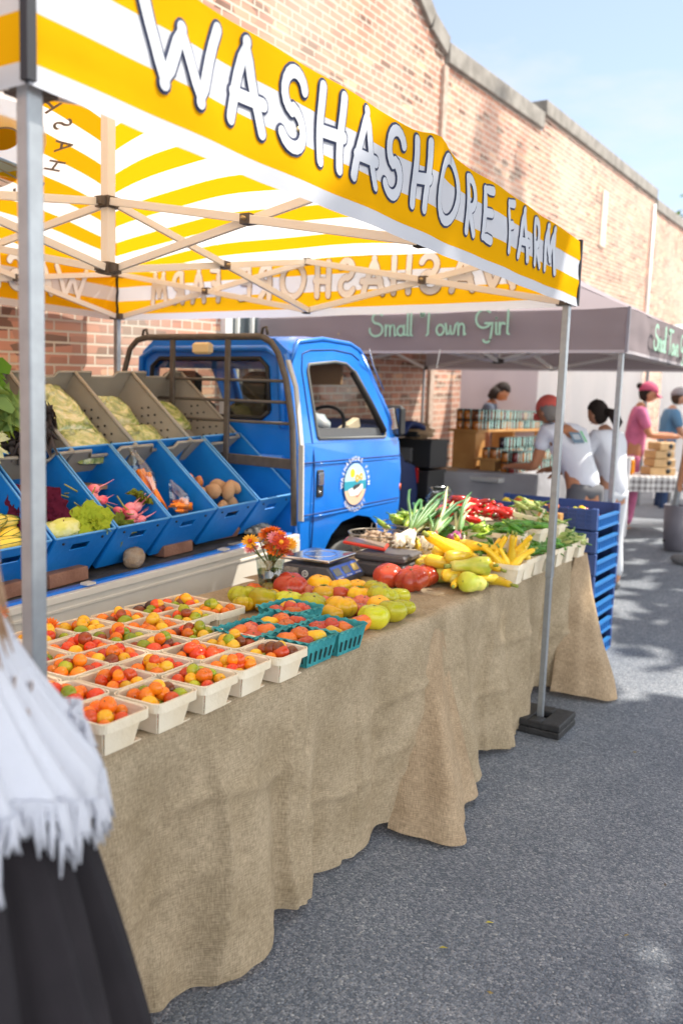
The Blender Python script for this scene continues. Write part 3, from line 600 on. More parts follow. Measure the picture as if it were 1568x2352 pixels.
# ================================================================ MARKET TABLES
def folding_table(x0,x1,y0,y1,zt,label,gz=0):
    r=empty('folding_table',((x0+x1)/2,(y0+y1)/2,gz),label=label,cat='table'); w,d=x1-x0,y1-y0
    t=MB(); t.box((0,0,zt-gz-.025),(w,d,.04)); t.build('tabletop',mat('table_plastic',(.6,.6,.57),.6),r,bev=.008)
    for a in (-1,1):
        for b in (-1,1):
            l_=MB(); l_.tube([(a*(w/2-.08),b*(d/2-.15),zt-gz-.05),(a*(w/2-.06),b*(d/2-.15),.0)],.013,n=8); l_.build('leg',mat('leg_metal',(.25,.25,.25),.5,metal=.6),r)
    return r
folding_table(-.86,-.14,.16,1.90,.715,'grey folding table under the nearer burlap cloth'); folding_table(-1.0,-.14,1.96,3.72,.715,'grey folding table under the farther burlap cloth')
def folds(y,z,seed=0,A=1):
    """outward displacement of hanging cloth; grows toward the hem"""
    d=max(0,(.74-z)/.74); w=0
    w+=A*.036*d*math.sin(y*8.1+seed+.8*math.sin(y*3))+A*.024*d**.7*math.sin(y*17.3+seed*2+z*1.3+1.2*math.sin(y*5+seed))+A*.007*math.sin(y*31+z*3+seed)*d
    w+=.030*nse(y*3+seed,z*1.2,1)*min(1,d*3)+.016*nse(y*11+seed,z*2,4)*min(1,d*4)+.007*nse(y*19+seed,z*13,7)*min(1,d*6)
    w+=.010*max(0,nse(y*14+z*5+seed,z*3-y*2,9))*min(1,d*4)
    # vertical press creases
    for c_,k in ((.93,.030),(1.02,-.016),(1.32,-.020),(.60,.016),(.42,-.012),(2.45,.022),(2.60,-.018),(2.92,-.02),(3.05,.018),(3.25,.03)):
        w+=k*math.exp(-((y-c_-.025*math.sin(z*7+c_*9))/.018)**2)*min(1,d*3)
    for c_ in (.30,.50):
        w+=.016*math.exp(-((z-c_-.025*math.sin(y*4)-.01*math.sin(y*13))/.014)**2)*(.5+.5*math.sin(y*6+c_*20))
    return w
def cloth(y0,y1,xf,xb,seed,name,label,m,hem,ext=None,A=1.5):
    b=MB(); prof=[]
    Lt=xf-xb
    def fn(u,v):
        y=y0+(y1-y0)*u; tot=Lt+.72; q=v*tot
        if q<Lt-.012:
            x=xb+q; z=.745+.003*nse(x*9,y*9,seed)+.002*math.sin(y*11+x*7)
            return (x+ .006*math.sin(y*7)*(q/Lt),y,z)
        q2=min(1,(q-Lt+.012)/(tot-Lt+.012)); hz=hem(y); z=.745-(.745-hz)*q2
        rr=.018*(1-math.exp(-q2*30)); x=xf+rr+folds(y,z,seed,A)*(1-math.exp(-q2*9))+.006*math.sin(y*7)
        if ext: x+=ext(y,q2)
        return (x,y,z)
    b.grid(fn,int((y1-y0)*130),110,uvf=lambda u,v:(u*(y1-y0),v*(Lt+.72)))
    return tag(b.build(name,m),label,'tablecloth')
sm=lambda a,b,x:(lambda t:t*t*(3-2*t))(max(0,min(1,(x-a)/(b-a))))
cloth(.12,1.955,-.095,-.98,1.3,'burlap_tablecloth','brown burlap cloth draped over the nearer table of tomatoes',B1,lambda y:.03+.018*math.sin(y*9)+.03*sm(1.3,1.6,y)*0,ext=lambda y,q:-.03*q*sm(1.5,1.9,y)+.05*q*math.exp(-((y-.45)/.3)**2)*.6)
cloth(1.935,3.775,-.112,-1.05,4.1,'burlap_tablecloth','brown burlap cloth draped over the farther table of squash and peppers',B1,lambda y:.03+.02*math.sin(y*6+1),ext=lambda y,q:.10*q*math.exp(-((y-2.28)/.22)**2)-.05*q*sm(2.7,3.4,y),A=1.7)
# loose corner of the nearer cloth, folded out in a cone beside the seam
def sweep(top,bot,nu,nv,name,label,m,bulge=.0,seed=0):
    def cv(P,u):
        k=u*(len(P)-1); i=min(int(k),len(P)-2); f=k-i
        p0=Vector(P[max(0,i-1)]);p1=Vector(P[i]);p2=Vector(P[i+1]);p3=Vector(P[min(len(P)-1,i+2)])
        return .5*((2*p1)+(-p0+p2)*f+(2*p0-5*p1+4*p2-p3)*f*f+(-p0+3*p1-3*p2+p3)*f**3)
    def fn(u,v):
        a=cv(top,u);b_=cv(bot,u); p=a.lerp(b_,v); n_=.02*nse(u*5+seed,v*4,seed)+.006*math.sin(u*38+seed+v*3)*v
        p+=Vector((.8,-.6,0))*(n_+bulge*math.sin(PI*v)); return tuple(p)
    b=MB(); b.grid(fn,nu,nv,uvf=lambda u,v:(u*.5,v*.8)); return tag(b.build(name,m),label,'tablecloth')
sweep([(-.108,1.84,.742),(-.10,1.90,.745),(-.096,1.945,.744),(-.112,1.965,.742)],[(-.075,1.56,.03),(.06,1.585,.02),(.185,1.63,.012),(.13,1.75,.03),(.075,1.90,.03),(.075,2.02,.03),(-.03,2.06,.03)],90,60,'cloth_corner','paler burlap corner hanging loose at the seam between the two tables',B2,bulge=-.03,seed=2)
sweep([(-.085,3.60,.744),(-.075,3.70,.744),(-.08,3.785,.742),(-.20,3.80,.742),(-.45,3.80,.742)],[(-.12,3.42,.03),(.05,3.44,.03),(.19,3.52,.012),(.16,3.66,.02),(-.02,3.80,.03),(-.3,3.84,.03)],90,60,'cloth_corner','tan burlap end flap falling off the far end of the table',B2,bulge=-.02,seed=5)
# ================================================================ BASKETS
WOOD=mat('veneer_wood',(.78,.66,.47),.7,col2=(.86,.78,.62),nscale=9,bump=.2,bscale=90); TEAL=mat('teal_pulp',(.02,.24,.27),.85,col2=(.05,.36,.38),nscale=12,bump=.5,bscale=160)
def rrect(w,d,r,n=4):
    P=[]
    for cx,cy,a0 in ((w/2-r,d/2-r,0),(-w/2+r,d/2-r,90),(-w/2+r,-d/2+r,180),(w/2-r,-d/2+r,270)):
        for i in range(n+1): a=math.radians(a0+90*i/n); P.append((cx+r*math.cos(a),cy+r*math.sin(a)))
    return P
def ring(mb,w,d,r,z0,z1,th,mi=0,w2=None):
    o=rrect(w,d,r); i_=rrect(w-2*th,d-2*th,max(.001,r-th)); n=len(o); k=1 if w2 is None else w2
    vs=[(x*k,y*k,z0) for x,y in o]+[(x,y,z1) for x,y in o]+[(x,y,z1) for x,y in i_]+[(x*k,y*k,z0) for x,y in i_]; fs=[]
    for L_ in range(4):
        for j in range(n): a=L_*n+j; b=L_*n+(j+1)%n; c=((L_+1)%4)*n+(j+1)%n; e=((L_+1)%4)*n+j; fs.append([a,b,c,e])
    mb.add(vs,fs,mi)
def basket_meshes(w,d,h):
    b=MB(); k=.84
    b.box((0,0,.002),(w*k-.006,d*k-.006,.003))
    for s_ in (-1,1):
        for ax in (0,1):
            W_,D_=(w,d) if ax==0 else (d,w)
            # side panel leaning outward, leaving a slit at one corner
            e0,e1=-W_/2+.004,W_/2-.024
            if s_<0: e0,e1=-e1,-e0
            n_=6; vs=[]
            for t_,y_ in ((0,D_/2*k),(1,D_/2)):
                for q in (0,.0025):
                    for e in (e0,e1): vs.append((e*(k+(1-k)*t_)+(0 if t_ else .012*(1 if abs(e)<W_/2-.01 else 0)*-1*(1 if e>0 else -1)),s_*(y_-q),h*t_+.001))
            if ax: vs=[(y_,x_,z_) for x_,y_,z_ in vs]
            b.add(vs,[[0,1,5,4],[2,6,7,3],[0,4,6,2],[1,3,7,5],[4,5,7,6],[0,2,3,1]])
    r=MB(); ring(r,w+.006,d+.006,.022,h-.020,h+.002,.003); r.v=[(x,y,z) for x,y,z in r.v]
    ri=MB(); 
    ring(r,w-.006,d-.006,.02,h-.016,h+.001,.002)
    return b.mesh('basket_body',WOOD),r.mesh('basket_rim',WOOD)
BM=basket_meshes(.144,.144,.074); BML=basket_meshes(.21,.14,.092); BMT=basket_meshes(.145,.145,.092)
def basket(x,y,z,label,group,rz=0,ms=None,sc=1,tilt=(0,0)):
    ms=ms or BM
    o=inst(ms[0],'wood_basket',(x,y,z),(tilt[0],tilt[1],rz),sc,label=label,cat='basket',group=group)
    r=bpy.data.objects.new('rim',ms[1]); C.objects.link(r); r.parent=o; return o
def pulp_mesh(w,h):
    b=MB(); n=10
    def side(R):
        def fn(u,v):
            k=.80+.20*v; x=(u-.5)*w*k; fl=.004*abs(math.sin(u*PI*5))*(1-v)**.4*(v<.96); yy=w/2*k-fl; zz=h*v
            if v>.93: yy+=.008*(v-.93)/.07; zz=h*.93+(.004 if v<.99 else -.002)+.003*math.sin(u*30)
            p=R@Vector((x,yy,zz)); return tuple(p)
        b.grid(fn,30,14,smooth=True)
    for a in range(4): side(Matrix.Rotation(a*PI/2,3,'Z'))
    b.box((0,0,.002),(w*.8,w*.8,.003))
    for a in range(4):
        R=Matrix.Rotation(a*PI/2,3,'Z')
        for q in (-2,-1,0,1,2): b.bar(tuple(R@Vector((q*.0245,.0635,.012))),tuple(R@Vector((q*.0255,.0695,.042))),.003,.004,mi=1)
    return b.mesh('pulp_body',[TEAL,mat('slot_dark',(.02,.05,.05),.9)])
PM=pulp_mesh(.152,.082)
CH=[]
for nm,m in TC.items():
    CH.append((nm,[fruit_mesh('cherry_tomato',m,seed=i,flat=f,nu=14,nv=9) for i,f in ((1,.92),(2,1.05),(3,.85))]))
ROWN=['front row','second row','third row','fourth row','back row']
BK=[ (0,-.072,[.243,.395,.548,.700,.850]),(1,-.216,[.128,.272,.418,.562,.706,.852]),(2,-.365,[.118,.262,.41,.552,.70,.848]),(3,-.507,[.262,.408,.555,.70,.848,.992]),(4,-.65,[.41,.555,.70,.848,.992]) ]
BK2=[(3,-.507,1.135),(4,-.65,1.137)]
rb=random.Random(5); fillc={k:MB() for k in TC}; count=0
allb=[]
for row,x,ysl in BK:
    for i,y in enumerate(ysl): allb.append((row,i,x+rb.uniform(-.006,.006),y+.015+rb.uniform(-.005,.005)))
allb+= [(3,6,-.50,1.136),(4,5,-.648,1.138)]
allb=[(r_,i_,1.302+(x_-1.302)*1.042,-1.032+(y_+1.032)*1.042-.028) for r_,i_,x_,y_ in allb]
for row,i,x,y in allb:
    rzb=rb.uniform(-.07,.07); d_='%s pale wood basket of cherry tomatoes in the %s from the near end'%(ORD[i],ROWN[row] if row not in(0,4) else ROWN[row])
    basket(x,y,.748,('pale wood basket of cherry tomatoes, %s from the near end in the %s'%(ORD[i],ROWN[row])),'wood baskets of cherry tomatoes',rzb)
    n=0; R_=Matrix.Rotation(rzb,3,'Z')
    # hidden and lower layer (uncounted)
    for q in range(9):
        lx,ly=((q%3)-1)*.039+rb.uniform(-.004,.004),((q//3)-1)*.039+rb.uniform(-.004,.004); p=R_@Vector((lx,ly,0)); nm=rb.choice(['red','orange','orange','yellow','red'])
        fillc[nm].ball((x+p.x*.86,y+p.y*.86,.748+.021),.0185,10,7); fillc[rb.choice(['red','orange','yellow','green'])].ball((x+p.x*.86+.006,y+p.y*.86-.006,.748+.044),.016,10,7)
    pos=[]
    want=9
    for tr in range(400):
        if len(pos)>=want: break
        big=rb.random()<.12; rr=rb.uniform(.023,.0265) if big else rb.uniform(.016,.0225)
        lx,ly=rb.uniform(-.050,.050),rb.uniform(-.050,.050)
        if all(math.hypot(lx-a,ly-b)>(rr+c)*.80 for a,b,c,_ in pos):
            z=.748+.056+ .006*rb.random()+ .014*(1-(abs(lx)+abs(ly))/.09)
            pos.append((lx,ly,rr,z))
    # a few on top of the heap
    for t_ in range(2):
        lx,ly=rb.uniform(-.02,.02),rb.uniform(-.025,.025); rr=rb.uniform(.016,.021); pos.append((lx,ly,rr,.748+.082+rb.uniform(-.002,.006)))
    mixw=rb.choice([('red','orange','red','orange','yellow'),('yellow','orange','green','yellow','orange'),('green','yellow','red','orange','orange'),('orange','red','yellow','green','brown red')])
    for lx,ly,rr,z in pos:
        nm=rb.choice(mixw) if rb.random()<.86 else rb.choice(list(TC)); ml=dict(CH)[nm]; p=R_@Vector((lx,ly,0))
        inst(rb.choice(ml),'cherry_tomato',(x+p.x,y+p.y,z),(rb.uniform(-1.6,1.6),rb.uniform(-1.6,1.6),rb.uniform(0,6)),rr,label='%s cherry tomato in the %s basket of the %s'%(nm,ORD[i],ROWN[row]),cat='tomato',group='%s cherry tomatoes, %s basket of the %s'%(nm,ORD[i],ROWN[row])); count+=1
fm=MB(); mats_=[]
for k,(nm,mb_) in enumerate(fillc.items()):
    if mb_.v: fm.add(mb_.v,mb_.f,len(mats_),smooth=True); mats_.append(mat('fill_'+nm.replace(' ','_'),{'red':(.5,.04,.012),'orange':(.75,.18,.01),'yellow':(.8,.4,.02),'green':(.3,.34,.02)}.get(nm,(.3,.06,.02)),.3))
tag(fm.build('cherry_tomatoes',mats_),kind='stuff')
# teal pulp baskets with larger tomatoes
TB=[(-.125,1.045),(-.118,1.205),(-.280,1.165),(-.283,1.003),(-.425,1.285)]
TB[4]=(-.36,1.32); TB=[(x_-.022,y_+.04) for x_,y_ in TB]
tn=['front left','front right','middle','rear left','rear right']
hmesh={}
def heir(k,seed,cal=False):
    key=(k,seed%3,cal)
    if key not in hmesh:
        sd=seed%3; hmesh[key]=fruit_mesh('heirloom_tomato',HC[k][1],lob=[6,8,5][sd],dep=[.10,.16,.07][sd],flat=[.72,.66,.80][sd],seed=sd+hash(k)%1+ord(k),nu=40,nv=18,calyx=cal)
    return hmesh[key]
for i,(x,y) in enumerate(TB):
    o=inst(PM,'pulp_basket',(x,y,.748),(0,0,rb.uniform(-.1,.1)),1.08,label='teal pulp basket of slicing tomatoes, %s of the five'%tn[i],cat='basket',group='teal pulp baskets')
    for j,(dx,dy,rr) in enumerate([(-.030,-.030,.036),(.032,-.032,.034),(.030,.034,.036),(-.034,.034,.033),(0,0,.026)]):
        k='rRyrR'[(i+j)%5] if j<4 else 'rRrpR'[i]; 
        inst(heir(k,i+j),'heirloom_tomato',(x+dx,y+dy,.748+.062+(.016 if j==4 else 0)+rb.uniform(-.004,.004)),(rb.uniform(-.5,.5),rb.uniform(-.5,.5),rb.uniform(0,6)),rr,
          label='%s tomato at the %s of the %s teal basket'%(HC[k][0],['near back','near front','far front','far back','centre'][j],tn[i]),cat='tomato',group='tomatoes in the teal baskets')
HL=[(-0.720,1.531,0.048,'g'),(-0.612,1.516,0.049,'o'),(-0.743,1.735,0.034,'b'),(-0.776,1.669,0.031,'r'),(-0.665,1.763,0.056,'R'),(-0.526,1.554,0.049,'g'),(-0.679,1.663,0.025,'y'),(-0.631,1.694,0.027,'p'),(-0.591,1.792,0.031,'p'),(-0.613,1.889,0.044,'y'),(-0.527,1.788,0.037,'y'),(-0.440,1.579,0.046,'g'),(-0.528,1.683,0.032,'p'),(-0.441,1.688,0.031,'p'),(-0.477,1.834,0.033,'R'),(-0.535,1.920,0.041,'y'),(-0.501,2.001,0.033,'y'),(-0.399,1.848,0.040,'y'),(-0.391,1.965,0.046,'o'),(-0.335,1.773,0.032,'p'),(-0.303,1.867,0.050,'g'),(-0.282,1.966,0.034,'g'),(-0.298,1.687,0.025,'p'),(-0.364,1.724,0.031,'p'),(-0.336,1.619,0.048,'y'),(-0.254,1.750,0.037,'y'),(-0.166,1.687,0.046,'g'),(-0.179,1.807,0.035,'g'),(-0.172,1.566,0.046,'g'),(-0.182,1.493,0.033,'r'),(-0.191,1.435,0.030,'o'),(-0.322,1.532,0.035,'y'),(-0.380,1.553,0.024,'p'),(-0.421,1.517,0.023,'y'),(-0.469,1.511,0.028,'y'),(-0.546,1.486,0.028,'y'),(-0.661,1.457,0.034,'o'),(-0.479,2.221,0.052,'R'),(-0.552,2.499,0.043,'p'),(-0.351,2.209,0.062,'R'),(-0.366,2.350,0.050,'R')]
cnt={}
for i,(x,y,r_,k) in enumerate(sorted(HL,key=lambda q:q[1])):
    big=y>2.1; key=(k,big); cnt[key]=cnt.get(key,0)+1; r_*=1.28; ms=heir(k,i,i in (9,14,20,26,30))
    fl=.72
    lb=('big %s ribbed tomato beside the scale, %s from the near end'%(HC[k][0],ORD[cnt[key]-1])) if big else '%s heirloom tomato in the loose heap, %s of that colour from the teal baskets'%(HC[k][0],ORD[cnt[key]-1])
    inst(ms,'heirloom_tomato',(x,y,.747+r_*fl*.90),(rb.uniform(-.35,.35),rb.uniform(-.35,.35),rb.uniform(0,6)),r_,label=lb,cat='tomato',group='big red tomatoes by the scale' if big else 'loose heirloom tomatoes')

# ================================================================ FLOWER GLASS, SCALE, PHONE
GL=glassmat('clear_glass',(.88,.92,.90),.16)
gv=empty('flower_glass',(-.80,1.80,.747),label='clear glass tumbler of orange and pink strawflowers beside the scale',cat='vase')
b=MB(); b.lathe([(.030,0),(.034,.02),(.044,.115),(.042,.115),(.032,.022),(.0,.014)],n=20,caps=False); b.build('glass',GL,gv)
b=MB(); b.lathe([(.0305,.016),(.038,.075)],n=18); b.build('water',glassmat('water_green',(.55,.58,.35),.08),gv)
b=MB(); rf_=random.Random(4)
heads=[]
for i in range(24):
    a=rf_.uniform(0,2*PI); rr=rf_.uniform(.01,.080)*(1 if i>3 else .4); hz=.160+rf_.uniform(-.02,.055)-rr*.45; hp=Vector((math.cos(a)*rr,math.sin(a)*rr,hz)); heads.append(hp)
    b.tube([(rf_.uniform(-.02,.02),rf_.uniform(-.02,.02),.02),(hp.x*.25,hp.y*.25,.10),hp],.0022,n=5)
gv.scale=(1.38,1.38,1.2)
b.build('stems',mat('flower_stem',(.10,.14,.03),.6),gv)
FC=[mat('straw_orange',(.85,.16,.01),.6,col2=(.9,.3,.02),nscale=60),mat('straw_deep',(.45,.03,.02),.6,col2=(.7,.1,.02),nscale=60),mat('straw_pink',(.75,.12,.22),.6,col2=(.9,.4,.4),nscale=60),mat('straw_yellow',(.85,.42,.02),.6),mat('straw_cream',(.85,.7,.4),.6)]
def strawflower(mb,c,nrm,R_,rnd_):
    n_=Vector(nrm).normalized(); q=n_.to_track_quat('Z','Y').to_matrix()
    for ring_,(cnt_,rr,up,ln) in enumerate([(16,.45,.15,.62),(14,.35,.45,.45),(9,.15,.6,.3)]):
        for k in range(cnt_):
            a=2*PI*(k+ring_*.5)/cnt_+rnd_.uniform(-.1,.1); d=Vector((math.cos(a),math.sin(a),0)); t=Vector((-math.sin(a),math.cos(a),0)); w=.16
            P=[d*rr*.6-t*w*.6,d*rr*.6+t*w*.6,d*(rr+ln*.6)+t*w*.8+Vector((0,0,up*.6)),d*(rr+ln)+Vector((0,0,up)),d*(rr+ln*.6)-t*w*.8+Vector((0,0,up*.6))]
            mb.add([q@(p*R_)+c for p in P],[[0,1,2,3,4]],0)
    mb.ball(c+n_*R_*.15,R_*.3,8,5,1)
for i,hp in enumerate(heads):
    mb=MB(); d=Vector((hp.x*6,hp.y*6,.75)); 
    if i%2: d+=Vector((.5,-.5,0))
    strawflower(mb,hp,d,rf_.uniform(.024,.031),rf_); mb.build('flower',[FC[[0,0,1,2,0,3,0,1,4,0][i%10]],FC[3] if i%3 else FC[1]],gv)
# bunches of strawflowers at the near end, behind the front post
for k,(x,y,z,lb) in enumerate([(-.88,.50,.80,'bunch of orange and red strawflowers left of the front post'),(-.80,.66,.80,'single orange strawflower leaning out right of the near post')]):
    r_=empty('strawflower_bunch',(x,y,z),label=lb,cat='flowers')
    for i in range(10 if k==0 else 3):
        mb=MB(); c_=Vector((rf_.uniform(-.07,.07),rf_.uniform(-.05,.05),rf_.uniform(-.02,.16)))*(1 if k==0 else .35)
        strawflower(mb,c_,(c_.x*4+.4,c_.y*4-.5,.5),.028,rf_); mb.tube([c_,(c_.x*.3,c_.y*.3,-.05)],.002,n=5,mi=0); mb.build('flower',[FC[[0,3,1,0][i%4]],FC[3]],r_)
DG=mat('scale_body',(.07,.07,.08),.45,noise=.3,nscale=40,bump=.1,bscale=200); STL=mat('steel_plate',(.6,.62,.65),.16,metal=1)
sc=empty('scale',(-.755,2.135,.747),(0,0,math.radians(6)),label='digital shop scale with a steel plate and three display windows',cat='scale')
b=MB(); b.add([(-.13,-.15,.01),(.13,-.15,.01),(.13,.15,.01),(-.13,.15,.01),(-.13,-.14,.085),(.085,-.14,.085),(.085,.14,.085),(-.13,.14,.085),(.13,-.15,.03),(.13,.15,.03)],[[3,2,1,0],[4,5,6,7],[0,1,8,5,4],[2,3,7,6,9],[3,0,4,7],[1,2,9,8],[8,9,6,5]]); b.build('body',DG,sc,bev=.005)
b=MB(); b.box((-.02,0,.108),(.225,.275,.016),bev=.004); b.box((-.02,0,.094),(.12,.12,.016)); b.build('plate',STL,sc,bev=.004)
b=MB(); b.tube([(-.02+.07*math.cos(a*PI/16),.08*math.sin(a*PI/16),.1165) for a in range(33)],.0012,n=5,caps=False); b.build('plate_ring',STL,sc)
sn=Vector((.055,0,.045)).normalized(); 
def onpanel(u,v,o): # u along y, v up the slope
    p=Vector((.13,0,.03)).lerp(Vector((.085,0,.085)),v)+Vector((.055,0,.045)).normalized()*o; return (p.x,u,p.z)
b=MB(); b.add([onpanel(-.125,.06,.002),onpanel(.125,.06,.002),onpanel(.125,.95,.002),onpanel(-.125,.95,.002)],[[0,1,2,3]]); b.build('control_panel',mat('panel_blue',(.06,.14,.55),.35),sc)
for u0 in (-.085,0,.085):
    b=MB(); b.add([onpanel(u0-.030,.28,.004),onpanel(u0+.030,.28,.004),onpanel(u0+.030,.78,.004),onpanel(u0-.030,.78,.004)],[[0,1,2,3]]); b.build('display',mat('lcd_%d'%(u0>.05),(.16,.16,.12) if u0<.05 else (.55,.42,.15),.2),sc)
    b=MB()
    for q in range(5): b.add([onpanel(u0-.026+q*.011,.10,.004),onpanel(u0-.019+q*.011,.10,.004),onpanel(u0-.019+q*.011,.18,.004),onpanel(u0-.026+q*.011,.18,.004)],[[0,1,2,3]])
    b.build('print_marks',WHT,sc)
b=MB(); b.add([(-.118,-.1515,.03),(-.045,-.1515,.03),(-.045,-.1515+.002,.075),(-.118,-.1515+.002,.075)],[[0,1,2,3]]); b.build('rating_sticker',mat('sticker',(.45,.42,.36),.6,col2=(.2,.18,.16),nscale=90),sc)
b=MB(); b.add([(-.012+.016*math.cos(a*PI/8),-.1525,.052+.016*math.sin(a*PI/8)) for a in range(16)],[list(range(16))]); b.build('round_sticker',WHT,sc)
b=MB(); b.tube([(-.012+.009*math.cos(a*PI/8),-.1535,.052+.009*math.sin(a*PI/8)) for a in range(17)],.0014,n=4); b.box((-.012,-.1535,.052),(.003,.001,.014)); b.build('round_mark',DG,sc)
for a in (-1,1):
    for c_ in (-1,1): b=MB(); b.lathe([(.012,0),(.012,.012)],(a*.11,c_*.12,0),10); b.build('foot',DG,sc)
cb=empty('cash_box',(-.60,2.44,.747),(0,0,math.radians(6)),label='closed dark grey cash box behind the scale',cat='cash box')
b=MB(); b.box((0,0,.037),(.24,.22,.07),bev=.012); b.build('base',mat('box_grey',(.075,.07,.075),.55),cb,bev=.003)
b=MB(); b.box((0,0,.092),(.245,.225,.036),bev=.01); b.build('lid',mat('box_grey',(.075,.07,.075),.55),cb,bev=.003)
ph=empty('phone',(-.70,2.40,.885),(math.radians(6),math.radians(7),math.radians(20)),label='phone in a red case resting across the scale and the cash box',cat='phone')
b=MB(); b.box((0,0,0),(.20,.095,.016),bev=.005); b.build('case',mat('case_red',(.62,.03,.015),.35),ph,bev=.002)
b=MB(); b.box((0,0,.009),(.182,.080,.002)); b.build('screen',mat('phone_screen',(.25,.19,.15),.12,spec=.8),ph)
# cardboard tray with a rolled dark sock and an orange cloth
KR=mat('cardboard',(.42,.28,.16),.9,noise=.15)
ct=empty('cardboard_tray',(-.13,.13,.747),label='low brown cardboard tray at the very near end of the table',cat='tray')
b=MB(); b.box((0,0,.003),(.16,.12,.004)); b.box((0,-.06,.02),(.16,.004,.04)); b.box((0,.06,.02),(.152,.004,.04)); b.box((.079,0,.0205),(.004,.116,.041)); b.box((-.079,0,.0205),(.004,.116,.041)); b.build('tray_body',KR,ct)
b=MB(); b.tube([(-.02,0,0),(0,0,.0),(.035,0,0)],[.022,.026,.02],n=12)
tag(b.build('rolled_socks',mat('sock_grey',(.06,.06,.09),.9,bump=.6,bscale=120)),'rolled dark grey socks in the cardboard tray','socks').location=(-.10,.155,.80)
b=MB(); b.box((0,0,0),(.05,.045,.02),bev=.008); o=b.build('folded_cloth',mat('orange_cloth',(.75,.12,.03),.8)); o.location=(-.155,.17,.80); tag(o,'folded orange cloth beside the dark socks in the tray','cloth')
# ================================================================ SECOND TABLE PRODUCE
GP=[grad('pepper_green',(.035,.16,.012),(.09,.26,.02),.28,nscale=30),grad('pepper_light',(.22,.42,.03),(.42,.55,.06),.3,nscale=30),grad('bean_pale',(.24,.34,.07),(.42,.48,.16),.45,nscale=30)]
RP=[grad('pepper_red',(.50,.010,.008),(.62,.02,.01),.18,nscale=12),grad('pepper_dark',(.10,.012,.01),(.50,.02,.01),.2,nscale=12)]
def pepper_mesh(m,L_,r_,bend,seed,pale=False):
    r=random.Random(seed); b=MB(); n=9; P=[];Rr=[]
    for i in range(n):
        t=i/(n-1); P.append((bend*math.sin(t*2.2)*L_+.04*L_*math.sin(t*5+seed),0,-L_/2+L_*t)); Rr.append(r_*(.35+.65*math.sin(min(1,t*1.7+.15)*PI/2))*(1-.0*t) if t<.85 else r_*(.9-(t-.85)*2.6))
    Rr[0]=r_*.12; b.tube(P,Rr,n=9); e=Vector(P[-1]); b.tube([e,e+Vector((0,0,.012)),e+Vector((.008,0,.028))],[.006,.003,.0028],n=6,mi=1)
    return b.mesh('pepper',[m,GS])
PG=[pepper_mesh(GP[0],.075,.0105,.25,i) for i in range(3)]; PL=[pepper_mesh(GP[1],.08,.012,.2,i+4) for i in range(3)]; PB=[pepper_mesh(GP[2],.085,.009,.15,i+8) for i in range(3)]
PR=[pepper_mesh(RP[i%2 if i<3 else 0],.135,.021,.28,i+12) for i in range(4)]
def heap(ms,name,c,w,d,h,n,lab,cat,grp,seed,flat=True,sc=1):
    r=random.Random(seed)
    for i in range(n):
        x,y=r.uniform(-w/2,w/2),r.uniform(-d/2,d/2); t=1-(abs(x)/w+abs(y)/d)
        z=c[2]+h*max(0,t)*r.uniform(.5,1)+.004*(i%3); rx=PI/2+r.uniform(-.5,.5)
        inst(r.choice(ms),name,(c[0]+x,c[1]+y,z),(rx,r.uniform(-.6,.6),r.uniform(0,2*PI)),sc*r.uniform(.85,1.1),label=lab,cat=cat,group=grp)
SQM={}
SQ=[grad('squash_yellow',(.80,.50,.015),(.85,.62,.05),.3,nscale=14),grad('squash_green',(.78,.70,.16),(.50,.54,.05),.32,nscale=22,mixn=.7)]
def squash_mesh(m,L_,r0,r1,bend,seed):
    b=MB(); n=14; P=[];Rr=[]
    for i in range(n):
        t=i/(n-1); P.append((bend*L_*max(0,t-.35)**1.6*1.6,0,-L_/2+L_*t)); k=math.sin(min(1,t/.12+.1)*PI/2)
        rr=(r0+(r1-r0)*(1/(1+math.exp(-(t-.52)*13))))*k; Rr.append(rr if t<.97 else rr*.8)
    Rr[0]*=.25; b.tube(P,Rr,n=14); e=Vector(P[-1]); b.tube([e,e+(e-Vector(P[-2])).normalized()*.028],[r1*.45,r1*.5],n=6,mi=1); b.lathe([(.004,0),(.001,.002)],(P[0][0],0,P[0][2]-.001),6,mi=1)
    return b.mesh('squash',[m,mat('squash_stem',(.28,.32,.06),.7)])
SA=squash_mesh(SQ[0],.20,.032,.016,.5,1); SB=squash_mesh(SQ[1],.17,.040,.022,.15,2); SCm=squash_mesh(SQ[0],.26,.036,.020,.18,3); SDm=squash_mesh(SQ[0],.13,.020,.013,.1,4); SE=squash_mesh(SQ[1],.12,.042,.030,.05,5)
def sq(me,x,y,z,rx,ry,rz,lab,sc=1): inst(me,'summer_squash',(x,y,z),(rx,ry,rz),sc,label=lab,cat='squash',group='loose summer squash heap')
H_=PI/2
sq(SB,-.30,2.40,.79,H_,.1,.9,'green flecked squash at the left foot of the heap'); sq(SA,-.215,2.36,.782,H_,0,-.4,'small yellow crookneck lying at the front of the heap',.85)
sq(SE,-.130,2.33,.792,H_+.2,0,2.8,'pale green striped squash nearest the table edge',1.05); sq(SA,-.16,2.47,.785,H_,.2,1.9,'yellow crookneck at the back right of the heap')
sq(SA,-.25,2.47,.83,H_,-.5,.4,'yellow crookneck curled over the middle of the heap'); sq(SB,-.17,2.40,.852,H_,.2,-1.1,'pale green squash with its neck pointing right, atop the heap',1.05)
sq(SCm,-.345,2.52,.90,H_-.42,.0,-.50,'long pale yellow squash leaning on top of the heap',1.2); sq(SA,-.24,2.42,.80,H_,.3,2.7,'round ended yellow squash in the centre of the heap',.9); sq(SA,-.30,2.50,.80,H_,.3,-2,'yellow squash tucked under the long one')
sq(SDm,-.085,2.47,.785,H_,.3,1.2,'small plain yellow squash end at the right of the heap',1.2)
